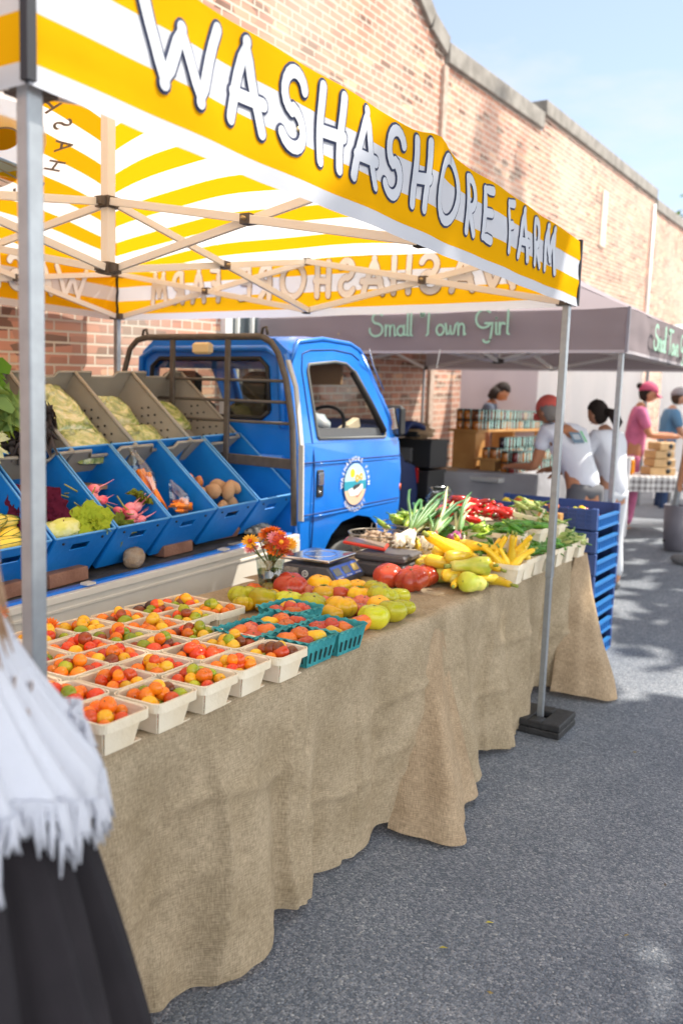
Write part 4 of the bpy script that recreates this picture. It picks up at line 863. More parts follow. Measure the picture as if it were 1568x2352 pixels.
for i,(x,y,z,rz,me) in enumerate([(-.36,2.60,.86,2.2,SA),(-.28,2.58,.85,-.3,SDm),(-.22,2.56,.84,.9,SA),(-.40,2.52,.83,1.2,SA),(-.33,2.44,.83,-1.3,SDm),(-.20,2.52,.80,2.0,SA),(-.36,2.64,.82,.3,SB),(-.24,2.46,.875,2.6,SA),(-.30,2.40,.845,1.7,SA),(-.16,2.48,.84,.2,SA),(-.40,2.44,.80,.9,SA),(-.26,2.62,.90,1.1,SA),(-.11,2.43,.80,-.5,SDm)]): sq(me,x,y,z,H_+rb.uniform(-.3,.3),rb.uniform(-.3,.3),rz,'yellow squash, %s of the filler layer in the loose heap'%ORD[i],.95)
# baskets in the front row of the far table
g2='wood baskets on the farther table'
FR=[(-.135,2.645,'squash',BML),(-.118,2.80,'squash2',BMT),(-.118,2.945,'green',BMT),(-.115,3.09,'green',BMT),(-.115,3.235,'green',BMT),(-.112,3.40,'beans',BMT),(-.112,3.60,'beans',BMT)]
nmr={'squash':'long pale basket of upright yellow squash at the front edge','squash2':'small pale basket of yellow squash behind the long one at the front edge'}
fi=0
for i,(x,y,kd,ms) in enumerate(FR):
    if kd in nmr: lb=nmr[kd]
    else: fi+=1; lb='pale basket of %s at the front edge, %s after the squash baskets'%('small green peppers' if kd=='green' else 'pale green pods',ORD[fi-1])
    basket(x,y,.748,lb,g2,rb.uniform(-.08,.08) + (PI/2 if ms is BML and False else 0),ms)
    tagn=ORD[i]+' front basket of the far table'
    if kd.startswith('squash'):
        n=7 if kd=='squash' else 5
        for q in range(n):
            me=[SA,SDm,SCm][q%3]; w_=.15 if kd=='squash' else .09
            o=inst(me,'summer_squash',(x+w_*((q+.5)/n-.5),y+rb.uniform(-.03,.03),.748+.10+.012*(q%3)),(rb.uniform(-.35,.35),rb.uniform(-.45,.45),rb.uniform(0,6)),(.62,.62,.7) if me is SCm else .8,label='yellow squash standing in the %s squash basket'%('long' if kd=='squash' else 'small'),cat='squash',group='squash upright in the %s basket'%('long' if kd=='squash' else 'small'))
    else:
        ml=PG if kd=='green' else PB; heap(ml,'green_pepper' if kd=='green' else 'green_pod',(x,y,.748+.086),.10,.10,.035,22,'%s in the %s'%('green pepper' if kd=='green' else 'pale green pod',tagn),'pepper' if kd=='green' else 'pod','%s in the %s'%(kd,tagn),i+30,sc=1.2)
# rows behind and upper tier resting on the front rows
BKR=[(-.27,2.83,.748,'green',0,'behind the long squash basket'),(-.27,3.0,.748,'green',0,'directly under the tallest green pepper basket'),(-.27,3.18,.748,'green',0,'in the second row beside the tent post'),(-.27,3.36,.748,'beans',0,'in the second row past the tent post'),(-.26,3.54,.748,'beans',0,'last in the second row'),
 (-.20,2.90,.846,'green',.1,'stacked on top above the squash baskets'),(-.185,3.17,.846,'green',0,'stacked on top just left of the tent post'),(-.18,3.44,.846,'beans',0,'stacked on top just right of the tent post'),(-.32,3.46,.90,'beans',.2,'tilted at the very top behind the tent post'),
 (-.42,3.13,.80,'light',.1,'in sun before the red peppers'),(-.32,3.26,.82,'light',-.1,'in sun right of the red peppers'),(-.56,2.98,.79,'green',.45,'tilted behind the green onions')]
for i,(x,y,z,kd,rz,ds) in enumerate(BKR):
    wt={'green':'dark green peppers','beans':'pale green pods','light':'shiny light green peppers'}[kd]
    basket(x,y,z,'pale wood basket of %s %s'%(wt,ds),g2,rz,ms=BMT,tilt=(0.25,0.15) if 'tilted' in ds else (0,0))
    ml={'green':PG,'beans':PB,'light':PL}[kd]
    heap(ml,'green_pod' if kd=='beans' else 'green_pepper',(x,y,z+.086+(.01 if 'tilted' in ds else 0)),.10,.10,.035,20,'%s in the basket %s'%(wt[:-1],ds),'pod' if kd=='beans' else 'pepper','%s %s'%(wt,ds),i+60,sc=1.25)
# low baskets with onions
for i,(x,y) in enumerate([(-.56,2.58),(-.42,2.62)]):
    basket(x,y,.748,['low long basket under the white onions behind the big red tomatoes','low long basket of squash ends beside the white onions'][i],g2,.25,BML)
for i in range(10): sq_=inst(rb.choice([SDm,SA]),'summer_squash',(-.48+rb.uniform(-.20,.12),2.66+rb.uniform(-.06,.12),.84+rb.uniform(-.01,.02)),(rb.uniform(.6,1.4),rb.uniform(-.5,.5),rb.uniform(0,6)),.8,label='yellow squash lying in the low baskets beside the onions',cat='squash',group='squash around the onions')
ONW=mat('onion_white',(.80,.74,.60),.35,noise=.1); ONG=grad('onion_leaf',(.06,.20,.06),(.18,.32,.10),.4,nscale=20); ONP=mat('onion_purple',(.18,.02,.10),.3,col2=(.42,.10,.25),nscale=30); BAND=mat('rubber_band',(.6,.12,.06),.5); STRAW=mat('onion_stem_pale',(.62,.62,.35),.5)
def onions(base,tip,n,m,lab,seed,spread=.022):
    r=random.Random(seed); root=empty('onion_bunch',base,label=lab,cat='onions'); T=Vector(tip)-Vector(base)
    for i in range(n):
        o_=Vector((r.uniform(-1,1)*.03,r.uniform(-1,1)*.03,r.uniform(-.6,1)*.022)); b=MB(); b.ball(o_,(.018,.018,.021),10,7)
        k1=T*.2+o_*.45; k2=T*.55+o_*1.2; e=T*(r.uniform(.85,1.1))+Vector((r.gauss(0,spread),r.gauss(0,spread),r.gauss(0,spread*.6)))
        b.tube([o_,k1],[.013,.007],n=8); 
        for q in range(7): a=r.uniform(0,6); b.tube([o_-T.normalized()*.015,o_-T.normalized()*.045+Vector((math.cos(a)*.02,math.sin(a)*.02,r.uniform(-.01,.01)))],.0007,n=3)
        b.build('bulb',m,root)
        for l_ in range(2):
            g=MB(); d=Vector((r.gauss(0,.03),r.gauss(0,.03),r.gauss(0,.02))); g.tube([k1,(k1+k2)/2+d*.3,k2+d*.8,(k2+e)/2+d*1.2,e+d*1.5+Vector((0,0,-.03))],[.006,.010,.012,.009,.002],n=8,ell=.7); g.build('leaf',[ONG,STRAW][i%4==0],root)
    q=MB(); q.tube([T*.2+Vector((math.cos(a*PI/6)*.018,math.sin(a*PI/6)*.012,math.sin(a*PI/6+.5)*.018)) for a in range(13)],.0025,n=5); q.build('rubber_band',BAND,root); return root
onions((-.60,2.58,.885),(-.66,3.10,1.06),8,ONW,'bunch of white spring onions with long green tops',2)
onions((-.50,2.64,.875),(-.57,3.06,1.06),6,ONW,'smaller bunch of spring onions lying beside the bigger one',5)
onions((-.44,2.80,.875),(-.50,3.12,1.05),5,ONP,'bunch of purple spring onions with a red band',3)
# wire baskets
WIRE=mat('galvanised_wire',(.28,.25,.21),.45,metal=.7)
def wire_basket(c,r0,r1,h,lab,handles=True):
    root=empty('wire_basket',c,label=lab,cat='wire basket'); b=MB()
    for (r_,z_,t_) in ((r1,h,.0032),(r0,.004,.0028),(r1*.985,h*.72,.0022)):
        b.tube([(r_*math.cos(a*PI/20),r_*math.sin(a*PI/20),z_) for a in range(41)],t_,n=6,caps=False)
    b.build('hoop',WIRE,root); b=MB(); n=30
    for k in range(n):
        for sg in (1,-1):
            P=[]
            for i in range(9):
                t=i/8; a=2*PI*(k+sg*.5*((i%2)))/n; rr=r0+(r1-r0)*t; P.append((rr*math.cos(a),rr*math.sin(a),h*t*.98+.003))
            b.tube(P,.0009,n=4,caps=False)
    b.build('mesh_wire',WIRE,root)
    b=MB()
    for k in range(8): a=2*PI*k/8+.2; b.tube([(r0*math.cos(a),r0*math.sin(a),.004),(r1*math.cos(a),r1*math.sin(a),h)],.0019,n=5)
    b.build('rib',WIRE,root)
    if handles:
        for s_ in (-1,1):
            b=MB(); x=s_*r1; b.tube([(x*.97,-.02,-.01+h*.2),(x*1.1,-.018,h*.75),(x*1.03,-.012,h*1.25),(x*1.03,.012,h*1.25),(x*1.1,.018,h*.75),(x*.97,.02,h*.2)],.0024,n=5); o=b.build('handle',WIRE,root); o.rotation_euler=(0,0,-.9)
    return root
wire_basket((-.905,2.875,.748),.125,.155,.115,'round wire basket of garlic behind the scale')
wire_basket((-.93,3.32,.748),.15,.18,.12,'round wire basket of pale green peppers beyond the garlic',False)
GAR=mat('garlic_skin',(.58,.44,.31),.6,col2=(.26,.16,.09),nscale=26,bump=.3)
gm=MB(); gm.ball((0,0,0),(1,1,.8),14,9,0,lambda d:1-.10*abs(math.cos(3*math.atan2(d.y,d.x)))*math.hypot(d.x,d.y)); gm.tube([(0,0,.6),(.05,0,1.2),(.1,.05,2.0)],[.35,.16,.13],n=7); gm.lathe([(.35,-.85),(.5,-.7)],n=8); gme=gm.mesh('garlic',GAR)
for i in range(34):
    a=rb.uniform(0,2*PI); rr=.115*math.sqrt(rb.random()); z=.785+.055*(i/34)+.02*(1-rr/.115)
    inst(gme,'garlic_bulb',(-.905+rr*math.cos(a),2.875+rr*math.sin(a),z),(rb.uniform(-2,2),rb.uniform(-2,2),rb.uniform(0,6)),rb.uniform(.024,.031),label='dry garlic bulb heaped in the wire basket',cat='garlic',group='garlic in the wire basket')
heap(PL,'light_pepper',(-.93,3.32,.86),.26,.26,.06,60,'pale yellow green pepper in the far wire basket','pepper','peppers in the far wire basket',77,sc=1.25)
rr_=empty('round_basket',(-.66,3.52,.85),label='wide basket under the heap of red peppers',cat='basket')
b=MB(); b.lathe([(.16,0),(.225,.07),(.22,.07),(.155,.004)],n=28,caps=False); b.box((0,0,.003),(.2,.2,.004)); b.build('bowl',WOOD,rr_); b=MB(); b.tube([(.225*math.cos(a*PI/16),.225*math.sin(a*PI/16),.07) for a in range(33)],.004,n=6); b.build('hoop',WIRE,rr_)
b=MB(); b.box((-.66,3.50,.797),(.36,.34,.098)); tag(b.build('wooden_crate',WOOD,bev=.006),'upturned wood crate lifting the red pepper basket','crate')
r9=random.Random(91)
for i in range(64):
    x,y=r9.uniform(-.21,.21),r9.uniform(-.2,.2); t=max(0,1-math.hypot(x,y)/.25)
    inst(r9.choice(PR),'red_pepper',(-.66+x,3.51+y,.925+.11*t*r9.uniform(.5,1)),(PI/2+r9.uniform(-.5,.5),r9.uniform(-.8,.8),r9.uniform(0,6)),r9.uniform(.75,1.05),label='shiny curved red pepper in the big heap on the far table',cat='pepper',group='red pepper heap')
b=MB(); b.grid(lambda u,v:(-.86+.16*u+.02*math.sin(v*9),3.30+.05*math.sin(u*7+v*3),.92+.17*v+.02*math.sin(u*11)*(1-v)),14,14); b.build('x',GL) 
o=bpy.data.objects['x']; o.name='plastic_bag'; tag(o,'crumpled clear plastic bag standing beside the red peppers','plastic bag')

# ================================================================ TRUCK
BLUE=mat('truck_blue',(.006,.165,.66),.30,coat=.5,spec=.5,nscale=3.5,col2=(.010,.205,.76),lo=.3,hi=.7,bump=.03,bscale=7); BLK=mat('rubber_black',(.018,.018,.018),.6); GRM=mat('frame_grey_brown',(.075,.065,.055),.5,noise=.3,nscale=30); CWH=mat('gate_white',(.66,.62,.54),.5,noise=.12,nscale=4)
CHR=mat('chrome',(.6,.6,.6),.2,metal=1); WGL=glassmat('window_clear',(.80,.80,.76),.10)
tk=empty('mini_truck',(-2.03,2.4,0),label='small bright blue flatbed truck with a white side gate folded down',cat='truck')
KX=-2.03; TI=Matrix.Translation((2.03,-2.4,0))
def tb(mb,name,m,par=None,bev=0,sol=0):
    o=mb.build(name,m,tk if par is None else par,bev=bev,sol=sol)
    o.matrix_parent_inverse=TI if par is None else Matrix.Identity(4); return o
XN,XF=-1.40,-2.66
def xs(z,side=1):
    t=.018*(1-((z-1.0)/.4)**2) if .6<z<1.3 else 0
    x=-.19*max(0,z-1.30)+ (t if z<1.3 else 0); return XN+x if side>0 else XF-x
low=[(2.84,.60),(3.04,.60),(3.10,.68),(3.17,.77),(3.27,.835),(3.45,.86),(3.60,.835),(3.70,.77),(3.76,.66),(3.78,.60),(3.955,.60),(3.97,.9),(3.965,1.15),(3.945,1.30),(2.84,1.30)]
upo=[(2.84,1.30),(3.945,1.30),(3.90,1.39),(3.80,1.55),(3.64,1.79),(3.58,1.845),(3.50,1.868),(3.2,1.872),(2.94,1.835),(2.88,1.79),(2.86,1.70)]
upi=[(3.03,1.325),(3.02,1.34),(3.00,1.70),(3.02,1.735),(3.30,1.765),(3.42,1.76),(3.50,1.72),(3.79,1.37),(3.79,1.335),(3.77,1.325)]
def sidepart(side):
    b=MB()
    b.poly(low,[],lambda y,z:(xs(1.3 if z>=1.3 else z,side),y,z),flip=side<0); b.poly(upo,[upi],lambda y,z:(xs(max(1.3,z),side),y,z),flip=side<0); return b
tb(sidepart(1),'door_side',BLUE,sol=.012); tb(sidepart(-1),'far_side',BLUE,sol=.012)
b=MB()
roofy=[(2.86,1.70),(2.88,1.79),(2.94,1.835),(3.2,1.872),(3.5,1.868),(3.58,1.845),(3.64,1.79)]
def roofn(u,v):
    k=v*(len(roofy)-1); i=min(int(k),len(roofy)-2); f=k-i; y=roofy[i][0]*(1-f)+roofy[i+1][0]*f; z=roofy[i][1]*(1-f)+roofy[i+1][1]*f
    xa,xb=xs(z,1),xs(z,-1); x=xa+(xb-xa)*u; e=min(u,1-u); return (x,y,z+.035*(1-math.exp(-e*22))*(1 if 0<k<6 else 0))
b.grid(roofn,40,24); tb(b,'roof',BLUE)
for side in (1,-1):
    b=MB(); b.tube([(xs(z,side)-.0*side,y,z+.004) for y,z in [(2.86,1.74),(2.95,1.85),(3.2,1.885),(3.5,1.88),(3.6,1.85),(3.66,1.80)]],.014,n=8); tb(b,'roof_gutter',BLUE)
    b=MB(); b.tube([(xs(z,side)-.01*side,y,z) for y,z in [(3.62,1.83),(3.80,1.56),(3.93,1.35)]],[.024,.026,.03],n=8); tb(b,'pillar_edge',BLUE); b=MB(); b.tube([(xs(z,side)-.012*side,2.845,z) for z in (.62,1.0,1.3,1.55,1.78)],.018,n=8); tb(b,'pillar_edge',BLUE); b=MB(); b.tube([(xs(z,side)-.015*side,y,z) for y,z in [(3.945,1.34),(3.965,1.1),(3.955,.62)]],.024,n=8); tb(b,'pillar_edge',BLUE)
b=MB()
b.poly([(XN,.72),(XN,1.3),(xs(1.8),1.80),(xs(1.84)-.08,1.865),(xs(1.84,-1)+.08,1.865),(xs(1.8,-1),1.80),(XF,1.3),(XF,.72)],[[(-1.60,1.47),(-1.62,1.71),(-1.67,1.755),(-2.42,1.755),(-2.48,1.71),(-2.50,1.47),(-2.45,1.43),(-1.65,1.43)]],lambda x,z:(x,2.845,z)); tb(b,'cab_back',BLUE,sol=.012)
b=MB(); W_=[(-1.60,1.47),(-1.62,1.71),(-1.67,1.755),(-2.42,1.755),(-2.48,1.71),(-2.50,1.47),(-2.45,1.43),(-1.65,1.43),(-1.60,1.47)]
b.tube([(x,2.832,z) for x,z in W_],.013,n=8); rw=tb(b,'rear_window_seal',BLK)
b=MB(); b.box((-2.05,2.85,1.592),(.86,.004,.31)); tb(b,'rear_window',WGL)
# raised lip pressed into the cab back, and the front
b=MB(); b.tube([(x,2.828,z) for x,z in [(-1.50,1.38),(-1.53,1.76),(-1.62,1.81),(-2.46,1.81),(-2.56,1.76),(-2.58,1.38)]],.02,n=8); b.tube([(-1.50,2.83,1.22),(-2.58,2.83,1.22)],.014,n=6); tb(b,'back_rib',BLUE)
b=MB(); b.add([(XN,3.945,1.34),(XF,3.945,1.34),(XF,3.97,.6),(XN,3.97,.6)],[[0,1,2,3]]); tb(b,'front_panel',BLUE,sol=.01)
b=MB(); b.add([(xs(1.36),3.935,1.36),(xs(1.36,-1),3.935,1.36),(xs(1.8,-1),3.64,1.80),(xs(1.8),3.64,1.80)],[[0,1,2,3]]); tb(b,'windscreen',WGL)
b=MB(); q=[(xs(max(1.3,z))+.008,y,z) for y,z in upi+[upi[0]]]; b.tube(q,.010,n=6); tb(b,'window_seal',mat('seal_grey',(.12,.13,.13),.5))
b=MB(); b.tube([(xs(max(1.3,z))+.001,y,z) for y,z in [(3.50,1.715),(3.66,1.53),(3.79,1.36)]],.022,n=6); tb(b,'quarter_pillar',BLK)
b=MB(); b.box((XN-.035,3.40,1.352),(.02,.78,.06)); tb(b,'door_inner_edge',mat('door_trim',(.11,.115,.12),.7,bump=.2))
b=MB()
for P in ([(2.965,.62),(2.962,1.3),(2.945,1.70),(2.97,1.79),(3.05,1.815),(3.30,1.835),(3.50,1.825),(3.58,1.79)],[(2.86,1.195),(3.3,1.20),(3.95,1.205)],[(2.86,.905),(3.3,.915),(3.95,.93)]): b.tube([(xs(max(1.3,z) if z>=1.3 else z)+.0072,y,z) for y,z in densify(P,.08)],.0042,n=5)
tb(b,'panel_seam',mat('seam_dark',(.002,.03,.16),.5))
b=MB(); b.tube([(xs(z)+.004,y,z) for y,z in densify([(2.97,1.185),(3.94,1.19)],.1)],.007,n=5); b.tube([(xs(z)+.004,y,z) for y,z in densify([(2.97,.89),(3.94,.915)],.1)],.007,n=5); tb(b,'body_crease',BLUE)
b=MB(); b.box((XN+.012,3.03,1.075),(.022,.062,.155),bev=.006); dh=tb(b,'door_handle',BLK)
b=MB(); b.box((XN+.024,3.03,1.10),(.012,.052,.075),bev=.004); b.tube([(XN+.02,3.02,1.025),(XN+.03,3.02,1.025)],.010,n=10); o=b.build('handle_lever',CHR,dh)
b=MB(); b.tube([(XN-.04,3.62,1.86),(XN-.055,3.70,1.77),(XN-.03,3.80,1.62)],.005,n=6); tb(b,'aerial',CHR)
# mirror
mr=MB(); mr.box((-1.42,3.93,1.425),(.14,.06,.20),bev=.02); mo=tb(mr,'wing_mirror',BLK,bev=.004)
b=MB(); b.box((-1.42,3.897,1.425),(.11,.004,.165)); b.build('mirror_glass',mat('mirror_dark',(.12,.12,.12),.06,metal=.9),mo)
b=MB(); b.tube([(-1.46,3.88,1.36),(-1.50,3.86,1.35),(-1.52,3.84,1.33)],.01,n=6); b.build('mirror_arm',BLK,mo)
nc=empty('note_card',(-1.425,3.885,1.435),(0,math.radians(-14),0),label='small hand lettered paper note taped over the wing mirror',cat='note')
b=MB(); b.box((0,0,0),(.085,.003,.135)); b.build('card',mat('card_cream',(.72,.60,.42),.8),nc)
b=MB()
for i in range(8): b.box((rb.uniform(-.004,.004),-.003,.055-.0155*i),(.07-rb.uniform(0,.02),.001,.006))
b.build('writing_lines',mat('ink_orange',(.60,.20,.08),.8),nc)
b=MB(); b.tube([(XN+.005,3.975,1.0),(XN+.02,3.985,1.0)],.022,n=10); tb(b,'turn_signal',mat('amber',(.7,.12,.01),.3))
b=MB(); b.box((XF/2+XN/2,4.0,.66),(1.26,.12,.36),bev=.03); tb(b,'bumper',BLK)
# wheels
def wheel(x,y,z,r):
    b=MB(); b.lathe([(r*.62,-.07),(r*.93,-.072),(r,-.05),(r,.05),(r*.93,.072),(r*.62,.07)],(0,0,0),28,ax='x'); o=tb(b,'wheel',BLK); o.location=(0,0,0)
    o.data.transform(Matrix.Translation((x,y,z))); b=MB(); b.lathe([(.0,.04),(r*.2,.05),(r*.55,.02),(r*.62,.06)],(x,y,z),20,ax='x',caps=False); b.build('hub',CHR,o)
wheel(XN-.11,3.45,.42,.30); wheel(XF+.11,3.45,.42,.30); wheel(XN-.13,1.55,.31,.31); wheel(XF+.13,1.55,.31,.31)
b=MB(); b.box((KX,3.42,.62),(1.20,.95,.05)); b.box((KX,2.9,.9),(1.2,.05,.6)); b.box((XN-.25,3.42,.74),(.02,.7,.3)); tb(b,'cab_floor',mat('under_dark',(.012,.012,.012),.8))
# interior
b=MB(); b.box((KX,3.78,1.26),(1.18,.28,.14),bev=.03); tb(b,'dashboard',mat('dash_grey',(.06,.065,.07),.7))
for x in (-1.72,-2.34):
    b=MB(); b.box((x,3.16,1.0),(.46,.5,.14),bev=.04); b.box((x,2.95,1.28),(.44,.10,.5),bev=.04); b.box((x,2.94,1.61),(.26,.07,.16),bev=.03); tb(b,'seat',mat('seat_cloth',(.05,.05,.055),.9),bev=.01)
b=MB(); n_=24; b.tube([(-1.72+.17*math.cos(a*2*PI/n_),3.52+.09*math.sin(a*2*PI/n_),1.36+.145*math.sin(a*2*PI/n_)) for a in range(n_+1)],.012,n=7,caps=False); b.tube([(-1.72,3.53,1.36),(-1.72,3.70,1.22)],.02,n=7); b.tube([(-1.89,3.52,1.36),(-1.55,3.52,1.36)],.01,n=6); tb(b,'steering_wheel',BLK)
b=MB(); b.box((-1.78,3.58,1.705),(.34,.03,.13),bev=.004); o=tb(b,'sun_visor',mat('visor_tan',(.36,.22,.12),.8))
b=MB(); b.box((-2.62,3.83,1.58),(.05,.10,.17),bev=.02); tb(b,'far_mirror',BLK)
PB_=mat('paper_cream',(.70,.60,.42),.8)
b=MB(); b.box((-1.62,3.70,1.375),(.05,.20,.065),Matrix.Rotation(.35,3,'X'),bev=.006); tag(b.build('paper_roll',PB_),'folded cream paper bag on the truck dashboard','paper bag')
b=MB(); b.ball((-1.9,3.66,1.39),(.16,.10,.075),14,9,0,lambda d:1+.15*nse(d.x*3,d.y*3,d.z*3)); tag(b.build('paper_towel_bag',mat('bag_white',(.62,.62,.62),.4,col2=(.3,.42,.5),nscale=9)),'white plastic wrapped rolls lying on the dashboard behind the steering wheel','package')
# door emblem
EM=lambda y,z,o=0:(xs(z)+.0085+o,y,z)
lg=MB(); cy_,cz_=3.40,1.05; R0=.125
def fill(y0f,zlo,zhi,mi,o,rr=R0):
    n=24; P=[]
    zz=[zlo+(zhi-zlo)*i/n for i in range(n+1)]
    L_=[(-math.sqrt(max(0,rr*rr-z*z)),z) for z in zz]; R_=[(math.sqrt(max(0,rr*rr-z*z)),z) for z in zz]
    vs=[EM(cy_+a,cz_+b_,o) for a,b_ in L_]+[EM(cy_+a,cz_+b_,o) for a,b_ in R_]
    lg.add(vs,[[i,n+1+i,n+2+i,i+1] for i in range(n)],mi)
fill(0,-.132,.132,6,.0,.132); fill(0,.02,.125,0,.0015); fill(0,-.035,.02,1,.0015); fill(0,-.125,-.035,2,.0015)
def dsc(y,z,r,mi,o,ry=None): lg.add([EM(cy_+y+r*math.cos(a*PI/10),cz_+z+(ry or r)*math.sin(a*PI/10),o) for a in range(20)],[list(range(20))],mi)
dsc(-.035,.068,.027,3,.003); dsc(.018,.036,.024,4,.003); dsc(.064,.044,.022,4,.0032); dsc(.018,.036,.007,5,.0038); dsc(.064,.044,.006,5,.0038)
lg.add([EM(cy_+a,cz_+b_,.0034) for a,b_ in [(-.085,-.03),(-.06,-.068),(.03,-.068),(.085,-.025),(.08,.0),(-.01,-.012)]],[[0,1,2,3,4,5]],5); lg.add([EM(cy_+a,cz_+b_,.0042) for a,b_ in [(-.035,-.018),(-.02,-.035),(.05,-.012),(.06,.004),(-.01,-.004)]],[[0,1,2,3,4]],7)
lg.add([EM(cy_+a,cz_+b_,.0042) for a,b_ in [(-.0,-.069),(.03,-.069),(.075,-.035),(.07,-.046),(.03,-.078)]],[[0,1,2,3,4]],8)
tb(lg,'farm_emblem',[mat('em_sky',(.42,.68,.78),.4),mat('em_sea',(.02,.30,.42),.4),mat('em_sand',(.72,.52,.36),.4),mat('em_sun',(.9,.62,.01),.4),mat('em_flower',(.62,.38,.04),.4),WHT,mat('em_edge',(.01,.05,.22),.4),mat('em_dark',(.04,.04,.05),.5),mat('em_red',(.5,.05,.03),.5)])
for ch,am,st,inw in (('WASHASHORE FARM',90,14.2,False),('NANTUCKET',-90,12.5,True)):
    t=MB(); text_arc(t,ch,.038,(0,0,0),(0,1,0),(0,0,1),.153,am,st*.9,inw)
    t.v=[EM(cy_+p[1],cz_+p[2],.003) for p in t.v]; tb(t,'emblem_lettering',mat('letter_white',(.75,.75,.76),.5))
# bed, gate, guard frame
def bz(y): return .747+.0415*(y-1.178)
b=MB()
def bed(y,dx,dz): return (XN+dx,y,bz(y)+dz)
def slab(b,x0,x1,y0,y1,z0,z1,mi=0):
    b.add([(x0,y0,bz(y0)+z0),(x1,y0,bz(y0)+z0),(x1,y1,bz(y1)+z0),(x0,y1,bz(y1)+z0),(x0,y0,bz(y0)+z1),(x1,y0,bz(y0)+z1),(x1,y1,bz(y1)+z1),(x0,y1,bz(y1)+z1)],[[3,2,1,0],[4,5,6,7],[0,1,5,4],[1,2,6,5],[2,3,7,6],[3,0,4,7]],mi)
slab(b,XF,XN-.035,.86,2.80,-.06,.0); tb(b,'bed_floor',mat('bed_mat',(.035,.032,.03),.8,col2=(.10,.09,.08),nscale=14,bump=.4))
b=MB(); slab(b,XN-.035,XN-.003,.86,2.80,-.05,.004); tb(b,'bed_edge',BLUE)
b=MB(); slab(b,XN-.002,XN+.030,.84,2.83,-.035,-.006); slab(b,XN+.004,XN+.018,.84,2.83,-.30,-.035); slab(b,XN+.0,XN+.034,.84,2.83,-.335,-.30); slab(b,XN+.016,XN+.034,2.79,2.83,-.30,-.035); slab(b,XN+.016,XN+.034,.84,.88,-.30,-.035)
slab(b,XN+.018,XN+.024,.88,2.79,-.075,-.06); gt=tb(b,'side_gate',CWH,bev=.003)
for y in (1.35,2.2,2.66): b=MB(); slab(b,XN-.02,XN+.022,y,y+.045,.0041,.012); b.build('hinge',CWH,gt)
for x0,x1,y0,y1 in ((XF,XF+.03,.84,2.80),(XF+.03,XN,.84,.87)): b=MB(); slab(b,x0,x1,y0,y1,.0,.28); tb(b,'bed_wall',BLUE)
b=MB(); slab(b,XF+.25,XN-.15,.9,3.9,-.36,-.08); tb(b,'chassis',mat('under_dark',(.012,.012,.012),.8))
FP=[(-1.30,.88),(-1.31,1.16),(-1.325,1.40),(-1.375,1.64),(-1.43,1.775),(-1.475,1.83),(-1.54,1.86),(-2.36,1.865),(-2.44,1.85),(-2.50,1.80),(-2.545,1.67),(-2.60,1.30),(-2.62,.9)]
b=MB(); b.tube([(x,2.67,z) for x,z in FP],.018,n=8,ell=.8); gf=tb(b,'guard_frame',GRM)
for x in (-2.165,-1.765): b=MB(); b.bar((x,2.67,.85),(x,2.67,1.85),.032,.018); b.build('upright',GRM,gf,bev=.004)
b=MB(); b.bar((-2.60,2.675,1.22),(-1.32,2.675,1.20),.02,.055); b.build('cross_plate',GRM,gf,bev=.004)
for z_,xa,xb in ((1.63,-1.39,-2.54),(1.52,-1.36,-2.56),(1.41,-1.34,-2.58)): b=MB(); b.tube([(xa,2.68,z_),(xb,2.68,z_+.006)],.0085,n=7); b.build('rail',GRM,gf)
for x in (-1.52,-2.38): b=MB(); b.tube([(x-.02,2.67,1.87),(x-.012,2.67,1.905),(x+.01,2.67,1.91),(x+.022,2.67,1.87)],.008,n=6); b.build('rope_hook',GRM,gf)
b=MB(); b.bar((-1.29,2.72,.9),(-1.30,2.72,1.30),.03,.012); b.bar((-1.30,2.72,1.30),(-1.345,2.72,1.60),.03,.012); b.bar((-1.345,2.72,1.6),(-1.40,2.72,1.74),.03,.012); b.build('frame_trim',mat('trim_pale',(.50,.50,.48),.5),gf)
b=MB(); b.box((-1.935,2.66,1.80),(.115,.04,.065),bev=.012); b.build('cargo_lamp',mat('lamp_cream',(.72,.56,.30),.35),gf)
